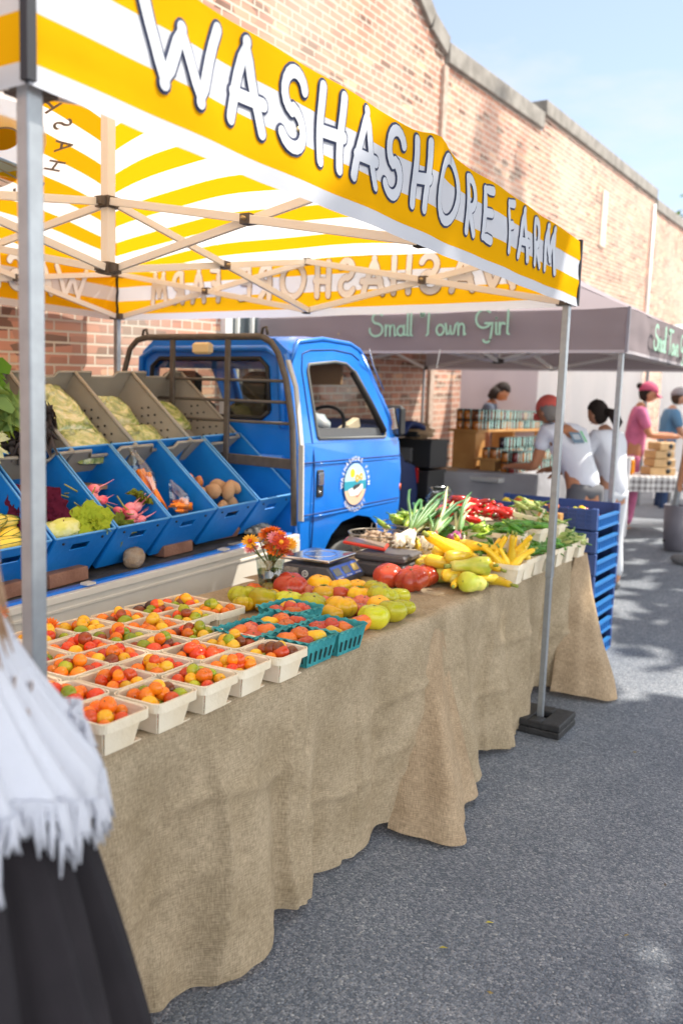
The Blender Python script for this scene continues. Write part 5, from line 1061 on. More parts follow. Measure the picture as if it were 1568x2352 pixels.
# ================================================================ BLUE BOXES ON THE BED
PBL=mat('box_blue',(.002,.15,.50),.45,noise=.5,nscale=5,bump=.15,bscale=40,col2=(.004,.20,.62)); PE=mat('box_edge_blue',(.10,.33,.66),.5)
e_=Vector((-.785,0,.62)); n_=Vector((.62,0,.785)); Yv=Vector((0,1,0))
BL,BD,BW=.495,.245,.306
def lipz(y): return .975+.045*(y-1.536)
def bp_(y0,a,b_,c): return Vector((-1.395,y0,lipz(y0)+.045*a))+Yv*a+e_*b_-n_*c
def blue_box(y0,label,rx=0):
    root=empty('blue_crate',(-1.395,y0,lipz(y0)),label=label,cat='crate',group='blue plastic crates tilted on the truck bed')
    O=Vector(root.location); P=lambda a,b_,c:tuple(bp_(y0,a,b_,c)-O); tpr=.014; m=MB()
    Q=lambda a,b_,c:P(a+(tpr if a<BW/2 else -tpr)*c/BD if a in(0,BW) else a,b_-(0 if b_>0 else -.0)*0,c)
    m.add([Q(0,0,BD),Q(BW,0,BD),Q(BW,BL,BD),Q(0,BL,BD)],[[0,1,2,3]])
    for a in (0,BW): m.add([Q(a,0,0),Q(a,BL,0),Q(a,BL,BD),Q(a,0,BD)],[[0,1,2,3]])
    for b_ in (0,BL):
        m.poly([(0,0),(BW,0),(BW-tpr,BD),(tpr,BD)],[[(.105,.045),(.195,.045),(.195,.082),(.105,.082)]],lambda x,y:P(x,b_,y))
    m.build('shell',PBL,root,sol=.006)
    r=MB()
    for a,b2,c2,d2 in ((0,0,BW,0),(BW,0,BW,BL),(BW,BL,0,BL),(0,BL,0,0)): r.tube([P(a,b2,-.002),P(c2,d2,-.002)],.005,n=6)
    r.build('rim',PE,root)
    for a in (.05,.25): r=MB(); r.ball(P(a,-.004,.03),.006,6,5); r.build('rivet',BLK,root)
    return root
BOXL=[(.560,'nearest blue crate on the truck bed, mostly behind the front tent post'),(.880,'blue crate of yellow striped squash on the truck bed'),(1.208,'blue crate of lettuce and napa cabbage on the truck bed'),(1.530,'blue crate of pink radishes on the truck bed'),(1.850,'blue crate with bags of carrots on the truck bed'),(2.172,'blue crate of brown potatoes on the truck bed'),(2.500,'empty blue crate nearest the truck cab')]
for y0,lb in BOXL: blue_box(y0,lb)
def bc_(y0,a,b_,c): return bp_(y0,a,b_+.03,c-.105)
# contents
DEL=grad('delicata',(.80,.52,.03),(.85,.62,.10),.35,nscale=10)
def delicata(p,rot,sc,lb):
    m=MB(); m.ball((0,0,0),(.036,.036,.10),20,14,0,lambda d:1-.06*abs(math.cos(5*math.atan2(d.y,d.x)))); m.tube([(0,0,.097),(0,0,.115)],.006,n=6,mi=1)
    for k in range(10):
        a=PI*2*(k+.5)/10-.0; m.tube([(.0358*math.sin(t*PI)**.9*math.cos(a)*.985,.0358*math.sin(t*PI)**.9*math.sin(a)*.985,-.1*math.cos(t*PI)) for t in [i/12 for i in range(1,12)]],.0016,n=4,mi=1)
    o=m.build('delicata_squash',[DEL,mat('deli_stripe',(.05,.12,.02),.5)]); o.location=p; o.rotation_euler=rot; o.scale=(sc,)*3; tag(o,lb,'squash','striped squash in the blue crate')
for i,(a,b_,c,rz) in enumerate([(.07,.06,.19,.2),(.16,.05,.18,-.1),(.23,.10,.19,.4),(.12,.13,.13,.1),(.20,.16,.18,-.3),(.09,.20,.19,.2)]):
    delicata(bc_(.88,a,b_,c),(PI/2+.1,0,rz),1,'yellow delicata squash with green stripes in the crate left of the lettuce')
def leafy(name,c,R_,n,m,ruf,lab,cat,grp=None,seed=0,up=(.4,-.3,.8),core=None,open_=1.0,nu=8,leafw=.75):
    r=random.Random(seed); root=MB(); q=Vector(up).normalized().to_track_quat('Z','Y').to_matrix()
    for i in range(n):
        a=i*2.4+r.uniform(-.3,.3); t=(i+.5)/n; out=(.25+.75*t)*open_; L_=R_*(.55+.5*t)*r.uniform(.85,1.1); ph=r.uniform(0,6)
        def fn(u,v,a=a,out=out,L_=L_,ph=ph):
            w=leafw*L_*math.sin(min(1,v*1.15+.1)*PI*.62)**.8; s_=(u-.5)*2; th=out*v*1.25
            d=L_*v; rad=d*math.sin(th); hh=d*math.cos(th); rf=ruf*L_*v*(abs(s_)**1.5+ (v>.8)*.6)*math.sin(u*19+v*13+ph)
            p=Vector((rad+.3*w*s_*s_*0-rf*.6,w*s_,hh*.9+rf+.10*L_*s_*s_*(1-out))); 
            return tuple(q@(Matrix.Rotation(a,3,'Z')@p))
        root.grid(fn,12,nu)
    o=root.build(name,m); o.location=c; return tag(o,lab,cat,grp)
PUR=fabric('lettuce_purple',(.10,.015,.035),.25); CAB=fabric('cabbage_pale',(.62,.66,.22),.35); LGR=fabric('lettuce_green',(.42,.52,.05),.35); KAL=fabric('kale_dark',(.10,.085,.085),.2); CHD=fabric('chard_green',(.17,.36,.05),.35); KGR=fabric('kale_green',(.26,.40,.13),.35); PAL=fabric('core_pale',(.72,.72,.42),.3)
leafy('lettuce',bc_(1.208,.07,.17,.18),.12,20,PUR,.10,'dark red frilly lettuce head in the crate','lettuce',seed=1,up=(.6,-.3,.6))
leafy('lettuce',bc_(1.208,.25,.05,.14),.085,18,LGR,.12,'small yellow green frilly lettuce beside the cabbage','lettuce',seed=3,up=(.6,-.2,.7))
m=MB(); m.ball((0,0,0),(.055,.12,.05),30,16,0,lambda d:1+.05*math.sin(d.x*19+d.y*7+3*math.sin(d.z*9))+.08*nse(d.x*6,d.y*3,d.z*6)); o=m.build('napa_cabbage',grad('napa',(.62,.62,.13),(.75,.74,.42),.5,nscale=22,mixn=.7)); o.location=bc_(1.208,.11,.05,.155); o.rotation_euler=(.05,0,.1); tag(o,'pale green napa cabbage lying at the front of the crate','cabbage')
RAD=grad('radish',(.66,.015,.05),(.80,.28,.30),.25,nscale=16,mixn=.5); RG=fabric('radish_leaf',(.25,.30,.05),.3)
rm=MB(); rm.ball((0,0,0),(.016,.016,.024),12,9); rm.tube([(0,0,-.02),(0,.004,-.05),(.006,.01,-.08)],[.004,.0015,.0006],n=5); rm.tube([(0,0,.02),(.003,0,.05),(.01,.01,.10)],[.004,.003,.002],n=5,mi=1); rme=rm.mesh('radish',[RAD,mat('radish_stem',(.35,.32,.05),.6)])
for k in range(2):
    for i in range(13):
        c_=bc_(1.53,(.045 if k==0 else .165)+rb.uniform(-.04,.04+.03*k),(.20 if k==0 else .075)+rb.uniform(-.035,.045),.205-.03*(i%3)+(.0 if k else .0)); inst(rme,'radish',c_,(rb.uniform(.8,2.4),rb.uniform(-.6,.6),rb.uniform(-1,1)),rb.uniform(1.1,1.4),label='pink radish in the %s bunch'%(['back','front'][k]),cat='radish',group='%s radish bunch in the crate'%(['back','front'][k]))
leafy('radish_greens',bc_(1.53,.255,.11,.15),.085,12,RG,.15,'small tuft of radish greens at the right of the bunch','greens',seed=8,up=(.2,.5,.9),leafw=.4)
leafy('radish_greens',bc_(1.53,.10,.04,.20),.09,10,RG,.15,'yellowing radish leaves under the front bunch','greens',seed=9,up=(.9,-.4,.2),leafw=.4)
CAR=mat('carrot',(.82,.20,.012),.4,noise=.3,nscale=30)
def carrots(y0,cs,lab,tall):
    root=empty('carrot_bag',bc_(y0,*cs),label=lab,cat='bag of carrots'); r=random.Random(int(y0*100)+tall)
    for i in range(7 if tall else 11):
        m=MB(); d=Vector((-.5,r.uniform(-.25,.25),.75)).normalized() if tall else Vector((r.uniform(-.5,.5),1,r.uniform(-.3,.3))).normalized(); o_=Vector((r.uniform(-.02,.02),r.uniform(-.035,.035),r.uniform(-.015,.03))); L_=.09 if tall else .05
        m.tube([o_-d*L_,o_,o_+d*L_],[.004,.010,.013],n=8); m.build('carrot',CAR,root)
    m=MB(); 
    def fn(u,v):
        a=u*2*PI; R_=(.050*math.sin(min(1,v*1.6)*PI/2+.0)*(1-max(0,v-.45)*1.5)); h=-.06+(.30 if tall else .20)*v; p=Vector((R_*math.cos(a)*.9,R_*1.35*math.sin(a),h)); p*=1+.10*nse(p.x*40,p.y*40,p.z*25); q=Vector((-.55,0,.83)).to_track_quat('Z','Y').to_matrix(); return tuple(q@p)
    m.grid(fn,26,16); m.build('clear_bag',GL,root)
carrots(1.85,(.09,.19,.17),'tall clear bag of whole carrots leaning in the crate',1); carrots(1.85,(.20,.07,.17),'short clear bag of orange carrots at the front of the crate',0)
POT=mat('potato',(.36,.20,.10),.8,col2=(.50,.31,.17),nscale=22,bump=.4,bscale=60); SWP=mat('sweet_potato',(.60,.20,.05),.7,col2=(.42,.14,.05),nscale=18,bump=.3)
pm=[]
for sd in range(3): m=MB(); m.ball((0,0,0),(1.25,.85,.78),18,12,0,lambda d,sd=sd:1+.14*nse(d.x*1.6+sd*7,d.y*1.6,d.z*1.6)); pm.append(m)
pmm=[m.mesh('potato',POT) for m in pm]; psw=[m.mesh('sweet_potato',SWP) for m in pm]
for i,(a,b_,c,sz) in enumerate([(.07,.05,.19,.042),(.15,.03,.19,.036),(.235,.05,.19,.044),(.13,.12,.15,.046),(.23,.15,.17,.046),(.05,.12,.17,.038),(.10,.01,.17,.028),(.19,.08,.12,.040),(.25,.10,.12,.036)]): inst(pmm[i%3],'potato',bc_(2.172,a,b_,c),(rb.uniform(0,6),rb.uniform(0,6),rb.uniform(0,6)),sz,label='large brown potato in the second crate from the cab',cat='potato',group='potatoes in the crate')
for i,(a,b_,c,sz) in enumerate([(.07,.20,.19,.030),(.12,.21,.17,.026),(.06,.27,.19,.026),(.02+.02,.22,.14,.02)]): inst(psw[i%3],'sweet_potato',bc_(2.172,a,b_,c),(rb.uniform(0,6),rb.uniform(0,6),rb.uniform(0,6)),sz,label='orange sweet potato behind the brown potatoes',cat='sweet potato',group='sweet potatoes in the crate')
# bricks and stones chocking the crates
BRM=mat('paver_brown',(.20,.09,.055),.9,col2=(.28,.14,.09),nscale=10,bump=.5,bscale=70)
for i,(x,y,rot,sz,lb) in enumerate([(-1.50,1.325,(0,0,.05),(.085,.205,.058),'brown paver brick in front of the lettuce crate'),(-1.545,2.02,(0,0,.0),(.08,.195,.055),'brown paver brick in front of the carrot crate'),(-1.585,2.42,(0,.55,-.12),(.08,.19,.058),'tilted brown brick under the potato crate'),(-1.50,1.02,(0,0,.1),(.085,.20,.058),'brown brick at the near end behind the front tent post')]):
    m=MB(); m.box((0,0,0),sz,bev=.004); o=m.build('brick',BRM); o.location=(x,y,bz(y)+sz[2]/2+.004+(.022 if i==2 else 0)); o.rotation_euler=(math.atan(.0415),rot[1],rot[2]); tag(o,lb,'brick')
def stone(name,c,r_,m,lab,seed,rough=.12):
    b=MB(); b.ball((0,0,0),r_,28,20,0,lambda d:1+rough*nse(d.x*1.8+seed,d.y*1.8,d.z*1.8)+rough*.4*nse(d.x*6+seed,d.y*6,d.z*6)); o=b.build(name,m); o.location=c; tag(o,lab,'stone')
stone('stone',(-1.48,1.705,bz(1.7)+.046),(.042,.056,.048),mat('stone_tan',(.30,.20,.12),.9,col2=(.36,.28,.2),nscale=30,bump=.6,bscale=120),'rounded tan stone between the two flat bricks on the truck bed',3)
stone('stone',(-1.53,2.66,bz(2.66)+.03),(.06,.10,.032),mat('stone_pitted',(.42,.40,.34),.9,col2=(.06,.06,.055),nscale=34,bump=.9,bscale=50,lo=.5,hi=.62),'pitted pale grey stone by the empty blue crate',8,.25)
# ================================================================ GREY CRATES ABOVE
PGR=mat('crate_grey',(.27,.25,.21),.55,noise=.15,nscale=6); e2=Vector((-.78,0,.625)); n2=Vector((.625,0,.78)); CL,CD,CW=.56,.19,.385
def lz2(y): return 1.285+.045*(y-2.0)
def cp_(y0,a,b_,c): return Vector((-1.765,y0,lz2(y0)+.045*a))+Yv*a+e2*b_-n2*c
def grey_crate(y0,label):
    root=empty('grey_crate',(-1.765,y0,lz2(y0)),label=label,cat='crate',group='grey plastic crates on the upper row'); O=Vector(root.location); P=lambda a,b_,c:tuple(cp_(y0,a,b_,c)-O); m=MB(); t=.03
    def Q(a,b_,c): k=c/CD*t; return P(min(max(a,0),CW)+(k if a<CW/2 else -k),b_+(k if b_<CL/2 else -k),c)
    m.add([Q(0,0,CD),Q(CW,0,CD),Q(CW,CL,CD),Q(0,CL,CD)],[[0,1,2,3]])
    for a in (0,CW): m.add([Q(a,0,0),Q(a,CL,0),Q(a,CL,CD),Q(a,0,CD)],[[0,1,2,3]])
    for b_ in (0,CL):
        dp_=[(0,0),(.10,0),(.115,.035),(.27,.035),(.285,0),(CW,0),(CW-t,CD),(t,CD)]
        m.poly(dp_,[],lambda x,y,b_=b_:P(x,b_+((y/CD*t) if b_<CL/2 else -(y/CD*t)),y))
    m.build('shell',PGR,root,sol=.006)
    r=MB(); z_=[(0,0),(.10,0),(.115,.035),(.27,.035),(.285,0),(CW,0)]
    r.tube([P(0,0,0),P(0,CL,0)],.009,n=6); r.tube([P(CW,0,0),P(CW,CL,0)],.009,n=6)
    for b_ in (0,CL): r.tube([P(x,b_,y) for x,y in z_],.009,n=6)
    r.build('rim',PGR,root)
    h=MB()
    for i in range(9):
        for j in range(4):
            if (i+j)%2: h.tube([P(CW-.012-(.05+j*.03)/CD*t,.12+i*.03,.05+j*.03),P(CW-.016-(.05+j*.03)/CD*t,.12+i*.03,.05+j*.03)],.006,n=8)
    h.build('vent_hole',BLK,root)
    return root
for y0,lb in [(.835,'grey crate of chard and kale behind the front tent post'),(1.225,'grey crate of dark kale beside the front tent post'),(1.615,'grey crate with three bags of salad greens'),(2.005,'grey crate with two bags of salad greens, second from the cab'),(2.395,'grey crate nearest the truck cab, partly empty')]: grey_crate(y0,lb)
b=MB(); b.box((-2.15,1.8,1.10),(.75,1.96,.02)); 
b.box((-2.06,1.8,1.0),(.04,1.96,.18)); b.box((-2.5,1.8,.95),(.04,1.96,.28)); tag(b.build('plank_riser',mat('plank',(.3,.2,.12),.8)),'plank riser on the truck bed under the row of grey crates','shelf')
BAGM=None
def bagmat():
    m=bpy.data.materials.new('greens_bag'); m.use_nodes=True; n=m.node_tree.nodes; l=m.node_tree.links; b=n['Principled BSDF']
    t=n.new('ShaderNodeTexCoord'); z=n.new('ShaderNodeTexNoise'); z.inputs['Scale'].default_value=8; z.inputs['Detail'].default_value=9; z.inputs['Roughness'].default_value=.72; z.inputs['Distortion'].default_value=1.6; l.new(t.outputs['Object'],z.inputs['Vector'])
    r=n.new('ShaderNodeValToRGB'); e=r.color_ramp.elements; e[0].position=.36; e[0].color=(.06,.10,.015,1); e[1].position=.66; e[1].color=(.66,.60,.38,1); a=e.new(.47); a.color=(.26,.32,.06,1); a=e.new(.55); a.color=(.50,.47,.22,1); l.new(z.outputs[0],r.inputs[0]); l.new(r.outputs[0],b.inputs['Base Color'])
    b.inputs['Roughness'].default_value=.28; b.inputs['Coat Weight'].default_value=1; b.inputs['Coat Roughness'].default_value=.15
    z2=n.new('ShaderNodeTexNoise'); z2.inputs['Scale'].default_value=13; z2.inputs['Detail'].default_value=6; z2.inputs['Distortion'].default_value=4; l.new(t.outputs['Object'],z2.inputs['Vector']); bp=n.new('ShaderNodeBump'); bp.inputs['Strength'].default_value=.45; bp.inputs['Distance'].default_value=.012; l.new(z2.outputs[0],bp.inputs['Height']); l.new(bp.outputs[0],b.inputs['Normal']); return m
BAGM=bagmat()
def greens_bag(y0,a,b_,c,sw,sh,lab,seed,rz=0):
    m=MB()
    for s_ in (1,-1):
        def fn(u,v,s_=s_):
            x,y=(u-.5)*2,(v-.5)*2; h=max(0,(1-x**4)*(1-y**4))**.45*(.036+.012*nse(x*1.7+seed,y*1.7,seed)); w=.006*nse(x*7,y*7,seed)*(1-abs(x)**6)+.004*math.sin(y*31+x*6)*abs(x)**2
            X=x*sw/2*(1-.06*y*y); Y=y*sh/2; p=Yv*X+e2*Y+n2*(h*s_+w); return tuple(p)
        m.grid(fn,22,22)
    o=m.build('bag_of_greens',BAGM); o.location=cp_(y0,a,b_,c); tag(o,lab,'bag of greens')
greens_bag(1.615,.20,.14,.08,.27,.30,'lowest bag of salad greens in the crate beside the kale',1); greens_bag(1.615,.17,.36,.055,.26,.34,'upper bag of salad greens in the crate beside the kale',2); greens_bag(1.615,.07,.24,.12,.2,.34,'bag of salad greens half under the others at the left side',3)
greens_bag(2.005,.22,.13,.10,.26,.23,'lower bag of salad greens in the second grey crate from the cab',4); greens_bag(2.005,.15,.35,.09,.24,.22,'upper bag of salad greens in the second grey crate from the cab',5)
greens_bag(2.395,.10,.12,.13,.17,.16,'small bag at the bottom of the grey crate nearest the cab',6); greens_bag(2.395,.13,.31,.10,.24,.22,'shiny bag of bright greens in the grey crate nearest the cab',7)
for i in range(4): leafy('dark_kale',cp_(1.225,.14+.10*(i%3),.08+.12*(i//2)+.02*i,.02),.105,46,KAL,.30,'dark purple curly kale in the crate beside the tent post','kale','dark kale heads',seed=20+i,up=(.6,-.3,.7),nu=7,leafw=.5)
for i,(a,b_,c,mm_,R_,lb,nm) in enumerate([(.10,.42,-.10,CHD,.26,'broad green chard leaves standing at the top left of the display','chard'),(.24,.40,-.02,CHD,.24,'green chard bunch beside the front tent post','chard'),(.12,.22,-.06,KGR,.22,'pale green kale bunch under the chard','kale'),(.27,.20,-.02,KGR,.2,'green kale bunch next to the tent post','kale')]): leafy(nm,cp_(.99,a,b_,c),R_,22,mm_,.14,lb,nm,seed=30+i,up=(.5,-.4,.8),leafw=.6)
m=MB()
for i in range(7): a=rb.uniform(-.12,.12); m.tube([cp_(.99,.16+a,.25,.02),cp_(.99,.16+a*1.5,.48,-.16)],.005,n=6)
tag(m.build('chard_stalks',mat('stalk_red',(.6,.02,.04),.4)),'bright red chard stalks among the green leaves','chard stalks')
leafy('escarole',cp_(.97,.20,.04,-.01),.12,30,PAL,.10,'pale frilly escarole head with its cut base showing at lower left','lettuce',seed=41,up=(.5,-.6,.5),leafw=.35)
leafy('frisee',cp_(1.0,.26,.12,-.02),.11,24,LGR,.2,'yellow green frisee above the escarole','lettuce',seed=42,up=(.5,-.4,.8),leafw=.3)

# ================================================================ GREY TENT
GRV=fabric('mauve_cloth',stripes([(.07,(.52,.48,.50)),(1.0,(.30,.255,.265))]),.12,bump=.3,bs=5); GRR=fabric('mauve_roof',(.33,.29,.31),.10,bump=.2,bs=5)
ST,_,_=tent('canopy_tent',-.2,4.68,2.85,2.85,1.925,2.205,3.0,'mauve grey pop-up canopy tent with mint script lettering over the jam stall',GRV,GRR,ALU,CREAM,False)
MINT=mat('mint_letter',(.36,.62,.46),.7)
K2={'S':([arc(.38,.74,.26,.22,35,255,12)+arc(.32,.26,.32,.27,80,-190,16)],.78),'m':([[(0,.45),(.03,0)],[(.03,.25)]+arc(.13,.30,.10,.14,170,10,7)+[(.24,0)],[(.24,.28)]+arc(.35,.30,.10,.14,170,10,7)+[(.47,0),(.53,.03)]],.58),
'a':([arc(.17,.2,.16,.2,60,420,14),[(.33,.42),(.34,.03),(.42,.03)]],.46),'l':([[(.03,1),(.03,.04),(.10,0)]],.16),'T':([[(0,.78),(.06,.95),(.3,1),(.8,.96),(.84,1)],[(.36,.98),(.34,.05),(.28,0)],arc(.06,.86,.08,.08,90,400,9)],.72),
'o':([arc(.18,.21,.17,.21,90,450,16)],.42),'w':([[(0,.45),(.07,.03),(.16,.05),(.22,.35),(.28,.03),(.38,.05),(.44,.40),(.54,.48)]],.56),'n':([[(0,.45),(.03,0)],[(.03,.25)]+arc(.15,.29,.12,.15,170,10,8)+[(.28,0),(.34,.03)]],.42),
'G':([arc(.36,.62,.34,.36,45,330,20)+[(.68,.42)],[(.42,.44),(.74,.44),(.70,.0),(.66,-.22)]+arc(.52,-.2,.14,.12,0,-170,8)],.86),'i':([[(.03,.45),(.05,.03),(.10,0)],[(.03,.62),(.035,.64)]],.17),'r':([[(0,.45),(.03,0)],[(.03,.25)]+arc(.15,.28,.12,.16,170,50,6)],.32),' ':([],.34)}
def script(txt,x0,H_,w,fn,off):
    mb=MB(); x=0
    for ch in txt:
        st,ad=K2[ch]
        for q,s_ in enumerate(st): ribbon(mb,[(x0+(x+a)*H_,b_*H_) for a,b_ in s_],w,fn,off+.0004*q)
        x+=ad
    return mb,x*H_
_,wt_=script('Small Town Girl',0,1,.1,lambda s_,t_,o:(s_,t_,o),0)
va=[c for c in kids(ST) if c.name.startswith('valance')]
Hs=1.10/wt_
mb,_=script('Small Town Girl',-2.03,Hs,.0155,lambda s_,t_,o:(s_,4.68-.032-.036-o,2.030+t_),0.0); mb.build('lettering',MINT,va[3])
mb,_=script('Small Town Girl',0,.17,.022,lambda s_,t_,o:(-.2+.032+.034+o,5.25+s_*1.05,1.975+t_),0.0); mb.build('lettering',MINT,va[0])
b=MB(); b.bar((-1.45,4.62,1.93),(-1.47,4.62,1.80),.012,.002); tag(b.build('ribbon_tie',WHT),'white strap hanging below the lettered edge of the grey tent','strap')
# ================================================================ JAM STALL
GCL=mat('grey_cloth',(.30,.295,.31),.9,noise=.2,nscale=5,bump=.3,bscale=12); JW=mat('shelf_wood',(.48,.24,.07),.6,col2=(.60,.33,.11),nscale=5)
A1=Vector((-2.85,6.30,0)); A2=Vector((-1.46,6.86,0)); du=(A2-A1).normalized(); dv=Vector((-du.y,du.x,0)); LW=(A2-A1).length
def draped(name,A,du,dv,w,d,zt,zh,m,label,seed,amp=.02):
    b=MB(); per=[(0,0),(w,0),(w,d),(0,d),(0,0)]; L_=2*(w+d)
    def pt(q):
        q=q%L_; 
        for (x0,y0),(x1,y1) in zip(per,per[1:]):
            l_=math.hypot(x1-x0,y1-y0)
            if q<=l_+1e-9: t=q/l_; return x0+(x1-x0)*t,y0+(y1-y0)*t,((y1-y0)/l_,-(x1-x0)/l_)
            q-=l_
        return 0,0,(0,-1)
    def fn(u,v):
        x,y,n_=pt(u*L_*.99999); z=zt-(zt-zh)*v; k=amp*(math.sin(u*L_*9+seed)+.6*math.sin(u*L_*21+seed*2))*v+.012*v+.02*nse(u*L_*2,v*3,seed)*v; x+=n_[0]*k; y+=n_[1]*k
        z+=.02*math.sin(u*L_*3+seed)*v if v>.95 else 0; p=A+du*x+dv*y; return (p.x,p.y,z)
    b.grid(fn,160,16); c=[A+du*x+dv*y for x,y in ((0,0),(w,0),(w,d),(0,d))]; b.add([(p.x,p.y,zt-.0) for p in c],[[0,1,2,3]]); return tag(b.build(name,m),label,'tablecloth')
draped('grey_tablecloth',A1,du,dv,LW,.62,.918,.57,GCL,'charcoal grey cloth over the jam seller table',2)
folding_table(-2.55,-1.75,6.62,7.2,.885,'folding table under the charcoal grey cloth',Gz(6.8))
draped('grey_tablecloth',Vector((-2.55,7.22,0)),Vector((1,0,0)),Vector((0,1,0)),.86,2.2,.916,.5,GCL,'grey cloth on the second jam table running up the alley',7)
folding_table(-2.45,-1.8,7.35,9.3,.885,'long folding table under the jam shelves',Gz(8))
def plank(name,x0,x1,y0,y1,zt,zb,label):
    r=empty(name,((x0+x1)/2,(y0+y1)/2,zb),label=label,cat='shelf'); O=r.location
    b=MB(); b.box(((x0+x1)/2-O.x,(y0+y1)/2-O.y,zt-.012-O.z),(x1-x0+.04,y1-y0,.024)); b.build('shelf_board',JW,r,bev=.003)
    n=2 if y1-y0<1 else 3
    for i in range(n):
        yy=y0+.16+(y1-y0-.36)*i/(n-1); b=MB(); b.box(((x0+x1)/2-O.x,yy-O.y,(zt-.024-zb)/2),(x1-x0-.04,.24 if i==0 else .06,zt-.024-zb)); b.build('wood_support',JW,r,bev=.003)
plank('wooden_shelf',-2.46,-2.17,7.00,9.2,1.315,.92,'tall wooden shelf holding two layers of jam jars'); plank('wooden_shelf',-2.13,-1.93,6.94,8.5,1.045,.92,'low wooden shelf of jam jars in front of the tall one')
JC={'amber':(.50,.17,.02),'dark purple':(.02,.006,.02),'deep red':(.22,.015,.01),'brown':(.16,.05,.015)}
LBL=mat('mint_label',(.38,.66,.60),.6)
def jar_mesh(c):
    b=MB(); b.lathe([(.0,0),(.031,.0),(.033,.006),(.033,.066),(.028,.074)],n=14,caps=False); b.lathe([(.029,.072),(.030,.074),(.030,.088),(.0,.089)],n=14,mi=1,caps=False)
    k=[(.0336*math.cos(a),.0336*math.sin(a)) for a in [math.radians(q) for q in range(-14,27,10)]]
    n=len(k); b.add([(x,y,.006) for x,y in k]+[(x*.99,y*.99,.088) for x,y in k],[[i,i+1,n+i+1,n+i] for i in range(n-1)],2,smooth=True); return b
JM={k:jar_mesh(c).mesh('jam_jar',[mat('jam_'+k.replace(' ','_'),c,.12,spec=.8),BLK,LBL]) for k,c in JC.items()}
def jars(x,ys,z,sc,where,kinds,seed):
    r=random.Random(seed)
    for y in ys:
        k=kinds[int(r.random()*len(kinds))]; inst(JM[k],'jam_jar',(x+r.uniform(-.004,.004),y,z),(0,0,math.radians(-8)+r.uniform(-.15,.15)),(sc*1.05,sc*1.05,sc*1.12),label='%s jam jar with mint label %s'%(k,where),cat='jar',group='%s jam jars %s'%(k,where))
fr_=lambda a,b_,st:[a+st*i for i in range(int((b_-a)/st)+1)]
mixk=['amber','amber','deep red','brown','dark purple','brown']
for ly in (0,1):
    w_=['low layer, tall shelf','top layer, tall shelf'][ly]
    jars(-2.20,fr_(7.05,9.0,.088),1.316+.101*ly,1.03,w_,mixk,ly+1); jars(-2.29,fr_(7.05,7.6,.088),1.316+.101*ly,1.03,w_,['amber'],ly+3); jars(-2.38,fr_(7.05,7.3,.088),1.316+.101*ly,1.03,w_,['amber'],ly+5)
    w_=['low layer, low shelf','upper layer, low shelf'][ly]
    jars(-1.96,fr_(6.98 if ly==0 else 7.16,8.4,.088),1.046+.101*ly,1.03,w_,mixk if ly==0 else ['dark purple','brown','dark purple','deep red'],ly+7); jars(-2.05,fr_(6.98,7.2,.088),1.046+.101*ly*0,1.03,w_,['amber'],ly+9) if ly==0 else None
    w_=['low layer, tabletop','upper layer, tabletop'][ly]
    jars(-1.76,fr_(6.95 if ly==0 else 7.02,8.3,.088),.92+.101*ly,1.03,w_,mixk,ly+11); jars(-1.85,fr_(6.98,7.4,.088),.92+.101*ly,1.03,w_,mixk,ly+13)
b=MB(); b.box((0,0,0),(.50,.34,.012)); o=b.build('cork_board',mat('board_tan',(.45,.31,.19),.8)); o.location=(-2.50,6.72,.926); o.rotation_euler=(0,0,.4); tag(o,'flat tan board at the left end of the grey table','board')
inst(JM['dark purple'],'jam_jar',(-2.44,6.72,.933),(0,0,2.6),1.15,label='single dark jar standing alone on the tan board',cat='jar')
for i,(x,y) in enumerate([(-2.28,9.05),(-2.22,9.16),(-2.32,8.95)]):
    bb=MB(); bb.add([(-.06,-.04,0),(.06,-.04,0),(.06,.04,0),(-.06,.04,0),(-.055,-.012,.20),(.055,-.012,.20),(.055,.012,.20),(-.055,.012,.20)],[[3,2,1,0],[4,5,6,7],[0,1,5,4],[1,2,6,5],[2,3,7,6],[3,0,4,7]]); bb.add([(-.03,-.034,.05),(.03,-.034,.05),(.025,-.019,.16),(-.025,-.019,.16)],[[0,1,2,3]],1)
    o=bb.build('gift_bag',[BLK if i else KR,LBL]); o.location=(x,y,1.317); o.scale=(1.3,1.3,1.2); tag(o,['small brown paper bag at the far end of the tall shelf','black stand-up bag with a mint label, nearer one','black stand-up bag with a mint label, farther one'][i],'bag')
bx=MB(); bx.box((-2.75,6.2,.62),(.5,.4,.3)); bx.box((-2.35,6.6,.35),(.5,.4,.4)); 
b=MB(); b.box((-2.2,6.85,.32),(.7,.35,.36),bev=.01); tag(b.build('storage_tote',BLK),'black storage tote under the grey table','storage box')
# dark blue hatchback with its tailgate up, beyond the little truck
DBL=mat('car_navy',(.008,.022,.10),.6,spec=.25); hc=empty('parked_car',(-2.60,5.30,Gz(5.4)),label='dark blue car with its boot lid raised, beyond the blue truck',cat='car')
prof=[(-.62,.35),(-.66,.75),(-.60,.98),(-.35,1.02),(.0,1.30),(.6,1.34),(1.1,1.02),(1.6,.90),(1.72,.6),(1.7,.35)]
b=MB()
def cf(u,v):
    k=v*(len(prof)-1); i=min(int(k),len(prof)-2); f=k-i; y=prof[i][0]*(1-f)+prof[i+1][0]*f; z=prof[i][1]*(1-f)+prof[i+1][1]*f; w=.50-.12*max(0,z-.85); return (w*(2*u-1),y,z-.03*(2*u-1)**4)
b.grid(cf,14,36); 
for s_ in (1,-1): b.poly(prof,[],lambda y,z:((.50-.12*max(0,z-.85))*s_,y,z-.03))
b.build('body',DBL,hc)
b=MB(); b.box((0,-.61,.84),(.86,.10,.30),bev=.02); b.build('open_boot',BLK,hc)
